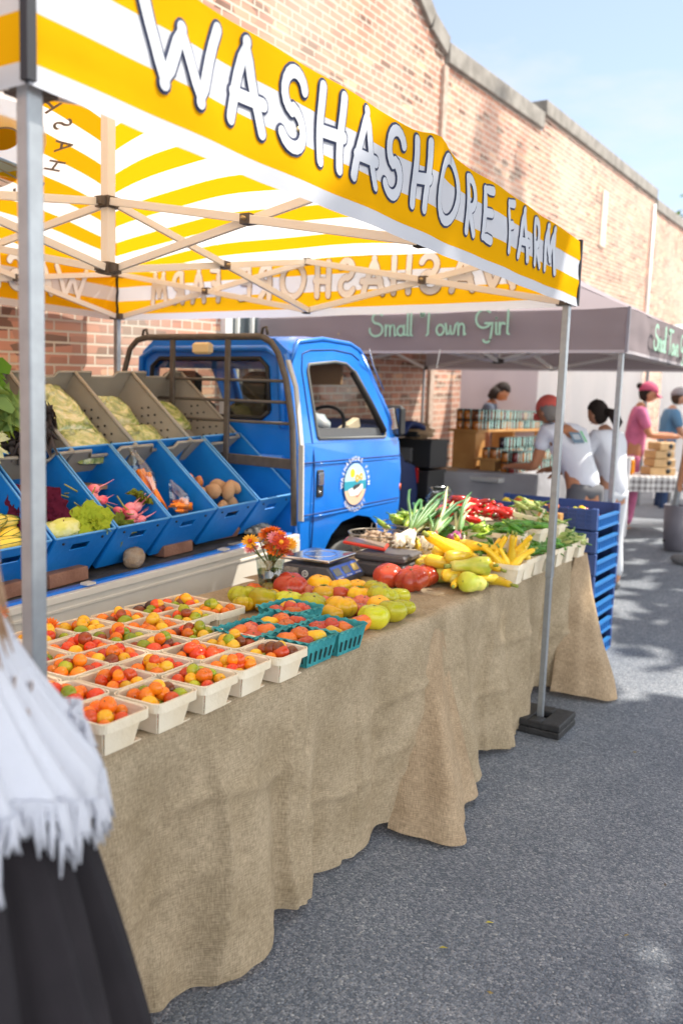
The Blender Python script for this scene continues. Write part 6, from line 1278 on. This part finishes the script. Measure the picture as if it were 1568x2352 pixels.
b=MB(); b.grid(lambda u,v:(.5*(2*u-1)*(1-.08*v),-.30-.62*v+.06*math.sin(v*3),1.24+.06*math.sin(v*PI)+.03*v),12,10); b.build('boot_lid',DBL,hc,sol=.04)
b=MB(); b.box((.0,-.86,1.215),(.8,.10,.05)); b.build('boot_lid_trim',BLK,hc)
for s_ in (1,-1):
    b=MB(); b.box((s_*.455,-.655,.86),(.09,.03,.14),bev=.01); b.build('tail_light',mat('tail_red',(.5,.02,.02),.2),hc)
    b=MB(); b.box((s_*.47,.45,1.12),(.012,.7,.22)); b.build('side_window',mat('car_glass',(.03,.035,.04),.08,spec=.8),hc)
    for y in (-.25,1.25): b=MB(); b.lathe([(.16,-.07),(.27,-.075),(.29,0),(.27,.075),(.16,.07)],(s_*.44,y,.29),20,ax='x'); b.build('wheel',BLK,hc)
b=MB(); b.box((-.02,-.72,1.02),(.74,.05,.15)); b.build('boot_shelf',mat('felt_grey',(.12,.12,.12),.9),hc)
kb=MB(); kb.ball((0,0,0),(.15,.12,.08),18,12,0,lambda d:1+.5*nse(d.x*2.5,d.y*2.5,d.z*2.5)+.2*nse(d.x*7,d.y*7,d.z*7)); o=kb.build('kraft_bag',KR); o.location=(-2.33,6.02,1.30); tag(o,'crumpled brown paper bags on top of black crates near the tent leg','paper bag')
for i in range(4):
    b=MB(); b.box((0,0,0),(.42,.34,.25),bev=.01); b.box((0,0,.11),(.44,.36,.03)); o=b.build('black_crate',BLK); o.location=(-2.35+.015*i,6.02,.30+.27*i); tag(o,'black crate behind the blue truck, %s of its stack'%['bottom','second','third','topmost'][i],'crate','black crates behind the truck')
hc.rotation_euler=(0,0,PI); hc.scale=(.86,.72,1)
# ================================================================ STACKED BLUE CRATES
CBL=mat('crate_blue',(.022,.055,.18),.45,noise=.35,nscale=4); CBD=mat('crate_inside',(.004,.012,.06),.6); CBE=mat('crate_rim_blue',(.025,.17,.46),.4)
def stack_crate(i,x0,x1,y0,y1,z,h,label):
    r=empty('stacking_crate',((x0+x1)/2,(y0+y1)/2,z),label=label,cat='crate',group='blue stacking crates beyond the tables'); w,d=x1-x0,y1-y0
    b=MB(); b.box((0,0,.006),(w-.03,d-.03,.008)); b.build('crate_floor',CBD,r)
    for a in (-1,1):
        for c_ in (-1,1): b=MB(); b.box((a*(w/2-.018),c_*(d/2-.018),h/2),(.036,.036,h-.004),bev=.004); b.build('corner_post',CBL,r)
    for s_ in (-1,1):
        b=MB(); y=s_*(d/2-.008)
        b.box((0,y,h/2),(w-.07,.006,h-.01)); 
        for q in range(5): b.box((0,y+s_*.006,.012+q*(h-.026)/4),(w-.06,.008,.006))
        for q in range(13): b.box((-(w/2-.07)+q*(w-.14)/12,y+s_*.0058,h/2),(.006,.0075,h-.02))
        b.box((-.02,y+s_*.008,h*.5),(.26,.006,h*.62)); b.build('end_wall',CBL,r)
        b=MB(); x=s_*(w/2-.008); 
        for zz in (.010,.074): b.box((x,0,zz),(.022,d-.06,.016))
        for q in range(9): b.box((x,-(d/2-.06)+q*(d-.12)/8,.042),(.014,.010,.05))
        b.box((x-s_*.009,0,.042),(.004,d-.08,.05)); b.build('side_wall',CBE,r)
    return r
X0,X1,Y0_,Y1_=-.88,-.105,4.06,4.58; zc=.015; hcr=.1345
for i in range(7):
    sk=(0,0); stack_crate(i,X0+.004*math.sin(i*5),X1+.004*math.sin(i*5),Y0_,Y1_,zc+i*(hcr+.001),hcr,'blue crate, %s from the bottom of the stack beyond the tables'%ORD[i] if i<6 else 'topmost blue crate, holding mixed tomatoes, with a round farm sticker')
zt_=zc+6*(hcr+.001)
b=MB(); b.add([(-.60+.045*math.cos(a*PI/12),Y0_-.0145,zt_+.075+.045*math.sin(a*PI/12)) for a in range(24)],[list(range(24))]); b.add([(-.60+.014*math.cos(a*PI/8),Y0_-.0155,zt_+.095+.014*math.sin(a*PI/8)) for a in range(16)],[list(range(16))],1); b.add([(-.637,Y0_-.0153,zt_+.066),(-.563,Y0_-.0153,zt_+.066),(-.563,Y0_-.0153,zt_+.085),(-.637,Y0_-.0153,zt_+.08)],[[0,1,2,3]],2)
tag(b.build('farm_sticker',[mat('sticker_cream',(.75,.62,.5),.6),mat('em_sun',(0,0,0)),mat('em_sea',(0,0,0))]),'round farm sticker on the end of the top blue crate','sticker')
for i in range(26):
    k=rb.choice('ryRgp'); inst(heir(k,i),'heirloom_tomato',(rb.uniform(X0+.07,X1-.06),rb.uniform(Y0_+.06,Y1_-.06),zt_+.055+rb.uniform(0,.045)),(rb.uniform(-1,1),rb.uniform(-1,1),0),rb.uniform(.032,.042),label='%s tomato heaped in the topmost blue crate'%HC[k][0],cat='tomato',group='%s tomatoes in the topmost blue crate'%HC[k][0])
for i,(x,z) in enumerate([(-.50,.93),(-.49,.965),(-.36,.96)]): inst(heir('y' if i<2 else 'r',i),'heirloom_tomato',(x,4.02,z),(0,0,i),.032,label='%s tomato perched by the sticker on the crate edge'%['golden','yellow','orange'][i],cat='tomato')
b=MB(); b.box((-.43,4.0,.46),(.26,.06,.925)); tag(b.build('plank_prop',JW),'upright board leaning between the far basket row and the blue crates','board')
# canopy weight at the right front post
cw=empty('canopy_weight',(.0,2.945,0),label='black two-part plastic weight clamped round the foot of the right front post',cat='weight')
BW_=mat('weight_black',(.02,.02,.021),.6,noise=.8,nscale=30,bump=.3)
for z,nm in ((.018,'lower_half'),(.053,'upper_half')):
    b=MB()
    for (x,y,w,d) in ((-.075,-.0,.10,.25),(.085,0,.09,.25),(0.008,-.085,.066,.08),(.008,.085,.066,.08)): b.box((x,y,z),(w,d,.033),bev=.004)
    b.box((-.15,.04,z),(.05,.16,.03)); b.build(nm,BW_,cw,bev=.003)
b=MB(); b.tube([(-.13,-.08,.04),(-.185,-.06,.04),(-.185,.04,.04),(-.16,.08,.04)],.011,n=8); b.build('carry_handle',BW_,cw)
# ================================================================ BACKGROUND STALLS
WCV=fabric('white_curtain',(.88,.88,.88),.55); 
def curtain(name,x0,y0,x1,y1,z0,z1,label,m,amp=.04):
    b=MB(); d=Vector((x1-x0,y1-y0,0)); n_=Vector((-d.y,d.x,0)).normalized(); L_=d.length
    b.grid(lambda u,v:tuple(Vector((x0,y0,z0+(z1-z0)*v))+d*u+n_*amp*(math.sin(u*L_*7)+.5*math.sin(u*L_*17+v))),int(L_*30),6); return tag(b.build(name,m),label,'tent wall')
curtain('tent_sidewall',-2.98,8.35,-2.2,8.75,.6,2.3,'mauve grey tent side wall hanging behind the jam seller',fabric('mauve_wall',(.50,.45,.48),.3),.015)
b=MB()
vs,fs=glyphs('~ a Nantucket',.11) if False else ([],[])
wt=empty('white_tent',(-1.3,11.5,Gz(11.5)),label='white market tent with gathered side walls at the far end of the alley',cat='canopy tent')
for (x0,y0,x1,y1) in ((-3.0,10.4,-1.62,11.1),(-1.38,11.3,.9,12.4),(-3.0,10.4,-3.0,13.5)):
    b=MB(); d=Vector((x1-x0,y1-y0,0)); n_=Vector((-d.y,d.x,0)).normalized(); L_=d.length; O=wt.location
    b.grid(lambda u,v:tuple(Vector((x0-O.x,y0-O.y,.05+2.14*v))+d*u+n_*.05*(math.sin(u*L_*7)+.5*math.sin(u*L_*17+v))),int(L_*30),6); b.build('side_wall',WCV,wt)
b=MB(); b.add([(-1.8,-1.2,2.2),(2.3,-.2,2.2),(2.3,2.5,2.2),(-1.8,2.5,2.2),(.2,.8,2.5)],[[0,1,4],[1,2,4],[2,3,4],[3,0,4]]); b.build('roof',WCV,wt)
for (x,y) in ((-1.75,-1.1),(2.2,-.2),(2.2,2.4),(-1.75,2.4),(-.2,-.5)): b=MB(); b.box((x,y,1.08),(.04,.04,2.2)); b.build('leg',ALU,wt)
# honey stall
GING=bpy.data.materials.new('gingham'); GING.use_nodes=True; n=GING.node_tree.nodes; l=GING.node_tree.links
t=n.new('ShaderNodeTexCoord'); sx=n.new('ShaderNodeSeparateXYZ'); l.new(t.outputs['UV'],sx.inputs[0]); fs_=[]
for i in (0,1):
    a=n.new('ShaderNodeMath'); a.operation='MULTIPLY'; a.inputs[1].default_value=15; l.new(sx.outputs[i],a.inputs[0]); f=n.new('ShaderNodeMath'); f.operation='FRACT'; l.new(a.outputs[0],f.inputs[0]); g=n.new('ShaderNodeMath'); g.operation='LESS_THAN'; g.inputs[1].default_value=.5; l.new(f.outputs[0],g.inputs[0]); fs_.append(g)
ad=n.new('ShaderNodeMath'); ad.operation='ADD'; l.new(fs_[0].outputs[0],ad.inputs[0]); l.new(fs_[1].outputs[0],ad.inputs[1]); hf=n.new('ShaderNodeMath'); hf.operation='MULTIPLY'; hf.inputs[1].default_value=.5; l.new(ad.outputs[0],hf.inputs[0])
mx=n.new('ShaderNodeMixRGB'); mx.inputs[1].default_value=(.72,.70,.68,1); mx.inputs[2].default_value=(.17,.145,.145,1); l.new(hf.outputs[0],mx.inputs[0]); l.new(mx.outputs[0],n['Principled BSDF'].inputs['Base Color'])
Ah=Vector((-1.12,8.28,0)); dh_=Vector((.62,.60,0)).normalized(); dn=Vector((-dh_.y,dh_.x,0))
b=MB()
def gf_(u,v):
    q=v*(.75+.17); x=u*1.25; 
    if q<.75: p=Ah+dh_*x+dn*(.75-q); z=.875
    else: p=Ah+dh_*x-dn*(.012+.008*math.sin(x*22)); z=.875-(q-.75)
    return (p.x,p.y,z)
b.grid(gf_,60,46,uvf=lambda u,v:(u*1.25,v*.92)); tag(b.build('gingham_cloth',GING),'grey and white gingham cloth on the honey table','tablecloth')
hr=empty('folding_table',(Ah.x,Ah.y,Gz(8.5)),(0,0,math.atan2(dh_.y,dh_.x)),label='folding table with thin metal legs under the gingham cloth',cat='table')
b=MB(); b.box((.62,.38,.65),(1.22,.72,.03)); b.build('tabletop',mat('table_plastic',(.6,.6,.57)),hr)
for x in (.12,1.1):
    for y in (.06,.68): b=MB(); b.box((x,y,.32),(.03,.03,.64)); b.build('leg',mat('leg_metal',(.25,.25,.25)),hr)
b=MB(); b.box((.6,.06,.12),(1.0,.02,.02)); b.build('crossbar',mat('leg_metal',(.25,.25,.25)),hr)
def onh(x,y,z): p=Ah+dh_*x+dn*y; return (p.x,p.y,z)
HON=mat('honey',(.62,.22,.01),.12,spec=.8)
def hjar(x,y,sc,lb):
    b=MB(); b.box((0,0,.075),(.11,.11,.15),bev=.012); b.box((0,0,.16),(.09,.09,.03),mi=1); o=b.build('honey_jar',[HON,WHT]); o.location=onh(x,y,.876); o.scale=(sc,)*3; tag(o,lb,'jar')
hjar(.22,.14,1.1,'large amber honey jar at the left of the gingham table'); hjar(.95,.2,.8,'smaller amber honey jar at the right of the wooden boxes')
for i,(x,z,w) in enumerate([(.62,.876,.30),(.63,.966,.26),(.62,1.056,.24),(.64,1.146,.2)]):
    b=MB(); b.box((0,0,.043),(w,.2,.084),bev=.006); b.lathe([(.03,-.101),(.03,-.103)],(w*.2,0,.045),12,ax='y',mi=1); o=b.build('wooden_box',[mat('box_ply',(.58,.36,.16),.6,noise=.2),BLK]); o.location=onh(x,.2,z); o.rotation_euler=(0,0,math.atan2(dh_.y,dh_.x)+i*.06); tag(o,'ply wood box, %s from the bottom of the pile on the honey table'%ORD[i],'box','ply boxes on the honey table')
b=MB(); b.box((0,0,.05),(.22,.16,.10),bev=.01); o=b.build('plastic_tub',mat('tub_blue',(.30,.42,.50),.3)); o.location=onh(.30,.5,.876); tag(o,'pale blue plastic tub behind the honey jar','tub')
b=MB(); b.box((0,0,.07),(.26,.16,.13),bev=.01); o=b.build('clear_box',mat('clear_plastic_box',(.55,.58,.6),.2)); o.location=onh(.78,.45,1.0); tag(o,'clear plastic box of comb on the pile behind the wooden boxes','box')
draped('white_cloth_stand',Vector((-.86,6.72,0)),Vector((1,.15,0)).normalized(),Vector((-.15,1,0)).normalized(),.22,.5,1.12,.42,mat('pale_cloth',(.42,.41,.42),.9,noise=.3,nscale=3),'narrow stand draped in a pale grey cloth behind the woman in white',4,.012)
gb=MB(); gb.lathe([(.0,.01),(.105,.01),(.125,.46),(.12,.46),(.10,.02),(0,.02)],n=20,caps=False); o=gb.build('waste_bin',mat('bin_grey',(.20,.19,.22),.5)); o.location=(-.43,8.05,Gz(8.0)); tag(o,'grey plastic waste bin on the ground beside the tent pole','bin')
b=MB(); b.bar((-.50,8.0,Gz(8)),(-.20,7.85,2.4),.045,.045); b.box((-.5,8.0,Gz(8)+.10),(.06,.06,.02),mi=1); b.box((-.48,7.99,Gz(8)+.28),(.056,.056,.02),mi=1)
tag(b.build('tent_pole',[ALU,BLK]),'slanting aluminium tent pole by the grey bin at the right edge','pole')
# ================================================================ PEOPLE
SKN=mat('skin_light',(.50,.25,.15),.5,noise=.12,nscale=30); SKT=mat('skin_tan',(.46,.20,.10),.5,noise=.12,nscale=30)
def skin_mesh(V,E,Rr,sub=1):
    me=bpy.data.meshes.new('g'); me.from_pydata([tuple(v) for v in V],E,[]); o=bpy.data.objects.new('g',me); C.objects.link(o)
    md=o.modifiers.new('k','SKIN'); md.use_smooth_shade=True; sd=o.modifiers.new('s','SUBSURF'); sd.levels=sub; sd.render_levels=sub
    for i,r in enumerate(Rr): me.skin_vertices[0].data[i].radius=(r,r) if not isinstance(r,tuple) else r
    me.skin_vertices[0].data[0].use_root=True
    dg=bpy.context.evaluated_depsgraph_get(); dg.update(); m2=bpy.data.meshes.new_from_object(o.evaluated_get(dg))
    vs=[tuple(v.co) for v in m2.vertices]; fs=[list(p.vertices) for p in m2.polygons]; bpy.data.objects.remove(o); return vs,fs
def person(label,loc,face,H=1.70,bend=0,nod=0,turn=0,armR=None,armL=None,shirt=None,sleeve=.5,pants=None,dress=None,skin=None,hair=None,hairstyle='short',hat=None,extra=None,sc=1):
    root=empty('person',(loc[0],loc[1],loc[2]),(0,0,face),label=label,cat='person'); k=H/1.70
    Rb=Matrix.Rotation(-bend,3,'X'); hipz=.92*k; piv=Vector((0,0,hipz))
    up=lambda x,y,z:Rb@Vector((x*k,y*k,z*k-hipz))+piv
    waist=up(0,.0,1.10);chest=up(0,.0,1.30);nb=up(0,-.01,1.43);nt=up(0,.015,1.50)
    V=[piv,waist,chest,nb,nt]; E=[(0,1),(1,2),(2,3),(3,4)]; R_=[.10*k,.098*k,.115*k,.06*k,.05*k]
    jo={}
    for s_,arm in ((1,armR),(-1,armL)):
        sh=up(s_*.165,-.005,1.385); arm=arm or ((s_*.12,0,-1),(0,.15,-1))
        u_=Vector(arm[0]).normalized()*.28*k; f_=Vector(arm[1]).normalized()*.25*k; el=sh+u_; wr=el+f_; d=f_.normalized(); pm_=wr+d*.055*k
        b0=len(V); V+=[sh,el,wr,pm_]; E+=[(2 if True else 3,b0),(b0,b0+1),(b0+1,b0+2),(b0+2,b0+3)]; R_+=[.055*k,.040*k,.026*k,(.030*k,.018*k)]
        side=d.cross(Vector((0,0,1))); side=side.normalized() if side.length>.1 else Vector((1,0,0)); dn_=side.cross(d).normalized()
        for q,(o_,L_) in enumerate([(-.024,.060),(-.008,.070),(.008,.066),(.024,.052)]):
            a=pm_+side*o_*k+d*.012; m_=a+d*L_*.55*k-dn_*.008; e=m_+d*L_*.45*k-dn_*.018; i0=len(V); V+=[a,m_,e]; E+=[(b0+3,i0),(i0,i0+1),(i0+1,i0+2)]; R_+=[.009*k,.0085*k,.007*k]
        a=pm_-d*.03-side*s_*.022; e=a-side*s_*.028+d*.035-dn_*.01; i0=len(V); V+=[a,e]; E+=[(b0+3,i0),(i0,i0+1)]; R_+=[.011*k,.008*k]
        jo[s_]=(sh,el,wr)
    for s_ in (1,-1):
        hp=Vector((s_*.085*k,0,.86*k)); kn=Vector((s_*.095*k,.02,.48*k)); an=Vector((s_*.10*k,-.02,.08*k)); to=Vector((s_*.115*k,.12*k,.035))
        b0=len(V); V+=[hp,kn,an,to]; E+=[(0,b0),(b0,b0+1),(b0+1,b0+2),(b0+2,b0+3)]; R_+=[.082*k,.055*k,.036*k,.032*k]; jo['l%d'%s_]=(hp,kn,an,to)
    vs,fs=skin_mesh(V,E,R_); body=MB(); body.add(vs,fs,0,smooth=True)
    Rh=Rb@Matrix.Rotation(-nod,3,'X')@Matrix.Rotation(turn,3,'Z'); hc_=nt+Rh@Vector((0,.02,.10))*k
    def hf(d):
        x=1
        if d.z<0: x-=.20*(-d.z)*(1-.5*max(0,d.y))
        return x
    body.ball(hc_,(.072*k,.090*k,.112*k),20,16,0,hf,R=Rh); hp_=lambda x,y,z:hc_+Rh@(Vector((x,y,z))*k)
    body.ball(hp_(0,.088,-.018),(.011*k,.016*k,.020*k),8,6,0,R=Rh)
    for s_ in (1,-1): body.ball(hp_(s_*.072,-.002,-.012),(.010*k,.020*k,.030*k),8,6,0,R=Rh); body.ball(hp_(s_*.028,.077,.004),(.011*k,.008*k,.007*k),8,6,1,R=Rh)
    body.ball(hp_(0,.077,-.055),(.022*k,.008*k,.006*k),8,6,2,R=Rh)
    body.build('body',[skin or SKN,mat('eye_dark',(.03,.02,.015),.3),mat('lip',(.38,.10,.08),.5)],root)
    if hair:
        h=MB()
        def hr_(d):
            front=d.y>.15 and d.z<.42
            return .86 if front else 1.0+.05*nse(d.x*6,d.y*6,d.z*6)
        h.ball(hp_(0,-.010,.018),(.082*k,.098*k,.116*k),26,20,0,hr_,R=Rh)
        if hairstyle=='bun': h.ball(hp_(0,-.12,.05),(.035*k,)*3,12,8)
        if hairstyle=='pony': h.tube([hp_(0,-.09,.0),hp_(.01,-.15,-.05),hp_(.02,-.16,-.14),hp_(.02,-.13,-.20)],[.03*k,.05*k,.045*k,.015*k],n=12)
        if hairstyle=='bob':
            for q in range(9): a=math.radians(200+q*17.5); h.tube([hp_(.075*math.cos(a),.085*math.sin(a),.02),hp_(.088*math.cos(a),.095*math.sin(a),-.06),hp_(.080*math.cos(a),.085*math.sin(a),-.13)],[.028*k,.026*k,.012*k],n=8)
        if hairstyle=='long':
            for q in range(11): a=math.radians(185+q*17); h.tube([hp_(.07*math.cos(a),.08*math.sin(a),.03),hp_(.09*math.cos(a),.10*math.sin(a)-.01,-.10),hp_(.10*math.cos(a),.10*math.sin(a)-.03,-.24),hp_(.09*math.cos(a),.09*math.sin(a)-.03,-.34)],[.03*k,.03*k,.026*k,.006],n=8)
        h.build('hair',hair,root)
    if hat:
        cpb=MB()
        cpb.ball(hp_(0,-.010,.026),(.087*k,.106*k,.106*k),28,22,0,lambda d:1.0 if d.z>(.06 if d.y>0 else .06+.42*d.y) else .62,R=Rh)
        def br(u,v): a=(u-.5)*2; return tuple(hp_(a*.072*(1-.25*v*v),.075+.085*v*(1-.45*a*a)+.0*v,.038-.028*v-.018*a*a))
        cpb.grid(br,12,6); cpb.ball(hp_(0,-.006,.130),(.009*k,)*3,8,5,R=Rh); cpb.build('cap',hat,root,sol=.003)
    if shirt:
        V=[piv-Vector((0,0,.10)),piv.lerp(waist,.4),waist,chest,nb]; E=[(0,1),(1,2),(2,3),(3,4)]; R_=[.135*k,.132*k,.128*k,.145*k,.075*k]
        for s_ in (1,-1):
            sh,el,wr=jo[s_]; b0=len(V); V+=[sh,sh.lerp(el,sleeve*.5),sh.lerp(el,sleeve)]; E+=[(3,b0),(b0,b0+1),(b0+1,b0+2)]; R_+=[.075*k,.066*k,.062*k]
        vs,fs=skin_mesh(V,E,R_); m=MB(); m.add(vs,fs,0,smooth=True); so_=m.build('shirt',shirt,root)
        if extra:
            e=MB(); c0=up(.0,-.112,1.25); ex_=Vector((1,0,0)); ez=(Rb@Vector((0,0,1))); ny=Rb@Vector((0,-1,0))
            for (x0,x1,z0,z1,mi) in ((-.07,.04,-.05,.05,0),(-.05,.02,-.02,.03,1),(.045,.07,-.045,.06,2)):
                e.add([c0+ex_*x0+ez*z0+ny*(.012+.002*mi),c0+ex_*x1+ez*z0+ny*(.012+.002*mi),c0+ex_*x1+ez*z1+ny*(.012+.002*mi),c0+ex_*x0+ez*z1+ny*(.012+.002*mi)],[[0,1,2,3]],mi)
            e.build('back_print',[mat('print_slate',(.16,.24,.32),.8),mat('print_pale',(.45,.5,.55),.8),mat('print_green',(.25,.62,.35),.8)],so_)
    if pants:
        V=[piv]; E=[]; R_=[.100*k]
        for s_ in (1,-1):
            hp,kn,an,to=jo['l%d'%s_]; b0=len(V); V+=[hp,kn,an+Vector((0,0,.03))]; E+=[(0,b0),(b0,b0+1),(b0+1,b0+2)]; R_+=[.084*k,.070*k,.060*k]
        vs,fs=skin_mesh(V,E,R_); m=MB(); m.add(vs,fs,0,smooth=True); m.build('trousers',pants,root)
    for s_ in (1,-1):
        sh_=MB(); hp,kn,an,to=jo['l%d'%s_]; c_=(an+to)/2; sh_.ball((c_.x,c_.y+.02,.045),(.048*k,.135*k,.05),12,8); sh_.build('shoe',mat('shoe_grey',(.2,.2,.2),.7),root)
    return root,hp_,up
WT=mat('tee_white',(.72,.74,.80),.9,bump=.3,bscale=14); DH=mat('hair_dark',(.018,.010,.007),.85,bump=.4,bscale=60,nscale=30); BH=mat('hair_brown',(.06,.03,.015),.85,bump=.4,bscale=60)
# bending man at the jam table
fx=math.radians(62)
person('man in a salmon pink cap and white T-shirt bending over the jam table',(-.60,5.47,Gz(5.4)),fx,1.72,bend=.68,nod=-.15,armR=((.05,.10,-1),(-.05,.98,-.12)),armL=((-.05,.25,-.95),(.05,.98,-.05)),shirt=WT,sleeve=.55,pants=mat('shorts_grey',(.12,.12,.13),.9),skin=SKT,hair=mat('hair_grey',(.22,.2,.18),.6),hat=mat('cap_salmon',(.72,.13,.10),.8),extra=True)
_,hp_,up_=person('woman in white with dark tied hair and a thin black bag strap, behind the man',(-.53,6.02,Gz(6)),math.radians(70),1.55,bend=.28,nod=.1,armR=((.1,.3,-.9),(.0,.8,-.5)),armL=((-.1,.3,-.9),(0,.9,-.3)),shirt=WT,sleeve=.7,pants=mat('trouser_white',(.6,.62,.66),.9),hair=DH,hairstyle='pony')
person('woman in a pink cap and long pink dress standing at the honey stall',(-1.16,9.1,Gz(9)-.07),math.radians(-70),1.72,bend=.10,nod=.22,armR=((.1,.35,-.9),(.0,1,.0)),armL=((-.1,.35,-.9),(0,1,.05)),shirt=mat('dress_pink',(.46,.12,.23),.9,noise=.3,nscale=12),sleeve=.8,pants=mat('dress_pink',(.46,.12,.23)),skin=SKT,hair=DH,hairstyle='bun',hat=mat('cap_pink',(.52,.08,.16),.8))
person('man in a grey cap and blue short-sleeved shirt behind the honey stall',(-1.20,11.0,Gz(11)-.16),math.radians(-62),1.72,bend=.10,nod=.2,armR=((.1,.3,-.9),(-.1,1,-.2)),armL=((-.1,.3,-.9),(.1,1,-.2)),shirt=mat('shirt_blue',(.10,.22,.36),.9),sleeve=.75,pants=mat('navy_cotton',(.03,.06,.14),.9),hair=BH,hat=mat('cap_grey',(.27,.24,.25),.8))
person('jam seller with dark bobbed hair and glasses looking down behind the jars',(-2.66,8.35,Gz(8.3)),math.radians(-75),1.66,bend=.14,nod=.55,shirt=mat('top_slate',(.08,.10,.14),.9),sleeve=.9,pants=mat('navy_cotton',(.03,.06,.14)),skin=SKT,hair=DH,hairstyle='bob')
b=MB()
person('brown haired shopper in a white top at the right edge by the bin',(-.12,7.45,Gz(7.4)),math.radians(60),1.60,bend=.1,nod=.1,shirt=WT,sleeve=.4,pants=mat('trouser_white',(.6,.62,.66)),skin=SKT,hair=BH,hairstyle='long')
# ---- shopper in the foreground: only her side is inside the frame
fw=empty('person',(.246,-.385,0),(0,0,math.radians(70)),label='shopper at the left edge with long fair hair, fringed white shawl and dark skirt',cat='person')
V=[(0,0,.95),(0,0,1.12),(0,0,1.26),(0,0,1.40),(0,.01,1.48)];E=[(0,1),(1,2),(2,3),(3,4)];R_=[.10,.075,.055,.042,.042]
for s_ in (1,-1):
    b0=len(V); V+=[(s_*.035,0,1.30),(s_*.08,.02,1.12),(s_*.10,.12,1.04),(s_*.10,.165,1.03)]; E+=[(2,b0),(b0,b0+1),(b0+1,b0+2),(b0+2,b0+3)]; R_+=[.03,.034,.025,(.03,.018)]
    for q in range(4): i0=len(V); x=s_*.10+(q-1.5)*.017; V+=[(x,.19,1.03),(x,.225,1.02),(x,.25,1.0)]; E+=[(b0+3,i0),(i0,i0+1),(i0+1,i0+2)]; R_+=[.009,.008,.007]
    i0=len(V); V+=[(s_*.07,.16,1.035),(s_*.055,.195,1.035)]; E+=[(b0+3,i0),(i0,i0+1)]; R_+=[.011,.008]
    b0=len(V); V+=[(s_*.085,0,.88),(s_*.09,.02,.48),(s_*.09,-.02,.08),(s_*.10,.12,.035)]; E+=[(0,b0),(b0,b0+1),(b0+1,b0+2),(b0+2,b0+3)]; R_+=[.08,.055,.036,.032]
vs,fs=skin_mesh(V,E,R_); b=MB(); b.add(vs,fs,0,smooth=True); b.ball((0,.03,1.58),(.072,.09,.112),20,16); b.ball((0,.118,1.565),(.011,.016,.02),8,6)
for s_ in (1,-1): b.ball((s_*.028,.107,1.584),(.011,.008,.007),8,6,1)
b.ball((0,.107,1.525),(.022,.008,.006),8,6,2); b.build('body',[SKN,mat('eye_dark',(.03,.02,.015)),mat('lip',(.38,.10,.08))],fw)
SKT_=mat('skirt_dark',(.010,.008,.011),.95,col2=(.020,.016,.020),nscale=5); SHW=fabric('shawl_white',(.70,.72,.79),.12,bump=.4,bs=55); FH=mat('hair_fair',(.30,.17,.09),.5,col2=(.50,.33,.20),nscale=16)
b=MB()
def skf(u,v):
    a=2*PI*u; z=1.06-.98*v; r=.148+.250*v**.75; f=1+(.07+.05*v)*math.sin(a*12+math.sin(v*3))+.035*math.sin(a*23+2+v)+.02*math.sin(a*41)+.05*v*nse(math.cos(a)*3,math.sin(a)*3,v*2); return (r*f*math.cos(a),r*f*math.sin(a),z)
b.grid(skf,160,30); b.build('skirt',SKT_,fw)
b=MB()
hemz=lambda a:1.00+.035*math.sin(a*2+.5)+.03*math.sin(a*5+1)
def shr(z): return .078+.142*min(1,max(0,(1.33-z)/.32))**1.7
def shf(u,v):
    a=2*PI*u; zt=1.42; zb=hemz(a); z=zt-(zt-zb)*v; r=shr(z); f=1+.08*math.sin(a*13+v*2)*v+.055*math.sin(a*29+v+math.sin(a*5))*v+.03*math.sin(a*47)*v; return (r*f*math.cos(a)*1.03,r*f*math.sin(a)*.95,z)
b.grid(shf,180,26); sh=b.build('shawl',SHW,fw)
fg=MB(); lc=MB(); rf2=random.Random(12)
for i in range(560):
    a=2*PI*i/560; p=Vector(shf(i/560,.985)); L_=rf2.uniform(.03,.055)*(1+.4*math.sin(a*11)); d=Vector((math.cos(a)*.15,math.sin(a)*.15,-1)); sw=rf2.uniform(-.1,.1)
    fg.tube([p+Vector((0,0,.02)),p+d*L_*.5+Vector((sw*.08,0,0)),p+d*L_+Vector((sw*.2,sw*.15,0))],[.0042,.0042,.0012],n=4)
fg.build('fringe',SHW,sh)
for i in range(46):      # openwork lace edge
    a=2*PI*i/46
    for j in range(3):
        t=.60+j*.12+.03*math.sin(i*2.3); c_=Vector(shf((i+.5*j)/46,t)); n_=Vector((math.cos(a),math.sin(a),.2)); u_=Vector((-math.sin(a),math.cos(a),0)); w_=Vector((0,0,1)); (math.sin(i*1.7+j*2.1)>.55) and lc.add([c_+n_*.003+u_*.0075*(1+.3*math.sin(i+q))*math.cos(q*PI/4)+w_*.011*math.sin(q*PI/4) for q in range(8)],[list(range(8))])
lc.build('lace_opening',mat('lace_shadow',(.40,.31,.27),.9),sh)
b=MB(); rf3=random.Random(9)
b.ball((0,.01,1.60),(.084,.098,.118),20,16,0,lambda d:.86 if d.y>.2 and d.z<.4 else 1)
def hr2(z,e): return shr(z)+.012+e
for i in range(150):
    ad_=rf3.uniform(130,322); a=math.radians(ad_); z1=rf3.uniform(1.04,1.16)+.16*max(0,(ad_-190)/130); e=rf3.uniform(.004,.03); da=rf3.uniform(-.12,.10)
    b.tube([(.085*math.cos(a),.085*math.sin(a)+.01,1.62),(.10*math.cos(a),.10*math.sin(a),1.48)]+[(hr2(z_,e)*math.cos(a+da*k_),hr2(z_,e)*math.sin(a+da*k_),z_) for z_,k_ in ((1.38,.2),(1.38*.5+z1*.5,.6),(z1+.04,.9),(z1,1.1))],[.009,.009,.008,.006,.0035,.0008],n=5)
b.build('hair',FH,fw)
for s_ in (1,-1): b=MB(); b.ball((s_*.1,.05,.04),(.045,.13,.045),12,8); b.build('shoe',BLK,fw)
#@@PART7
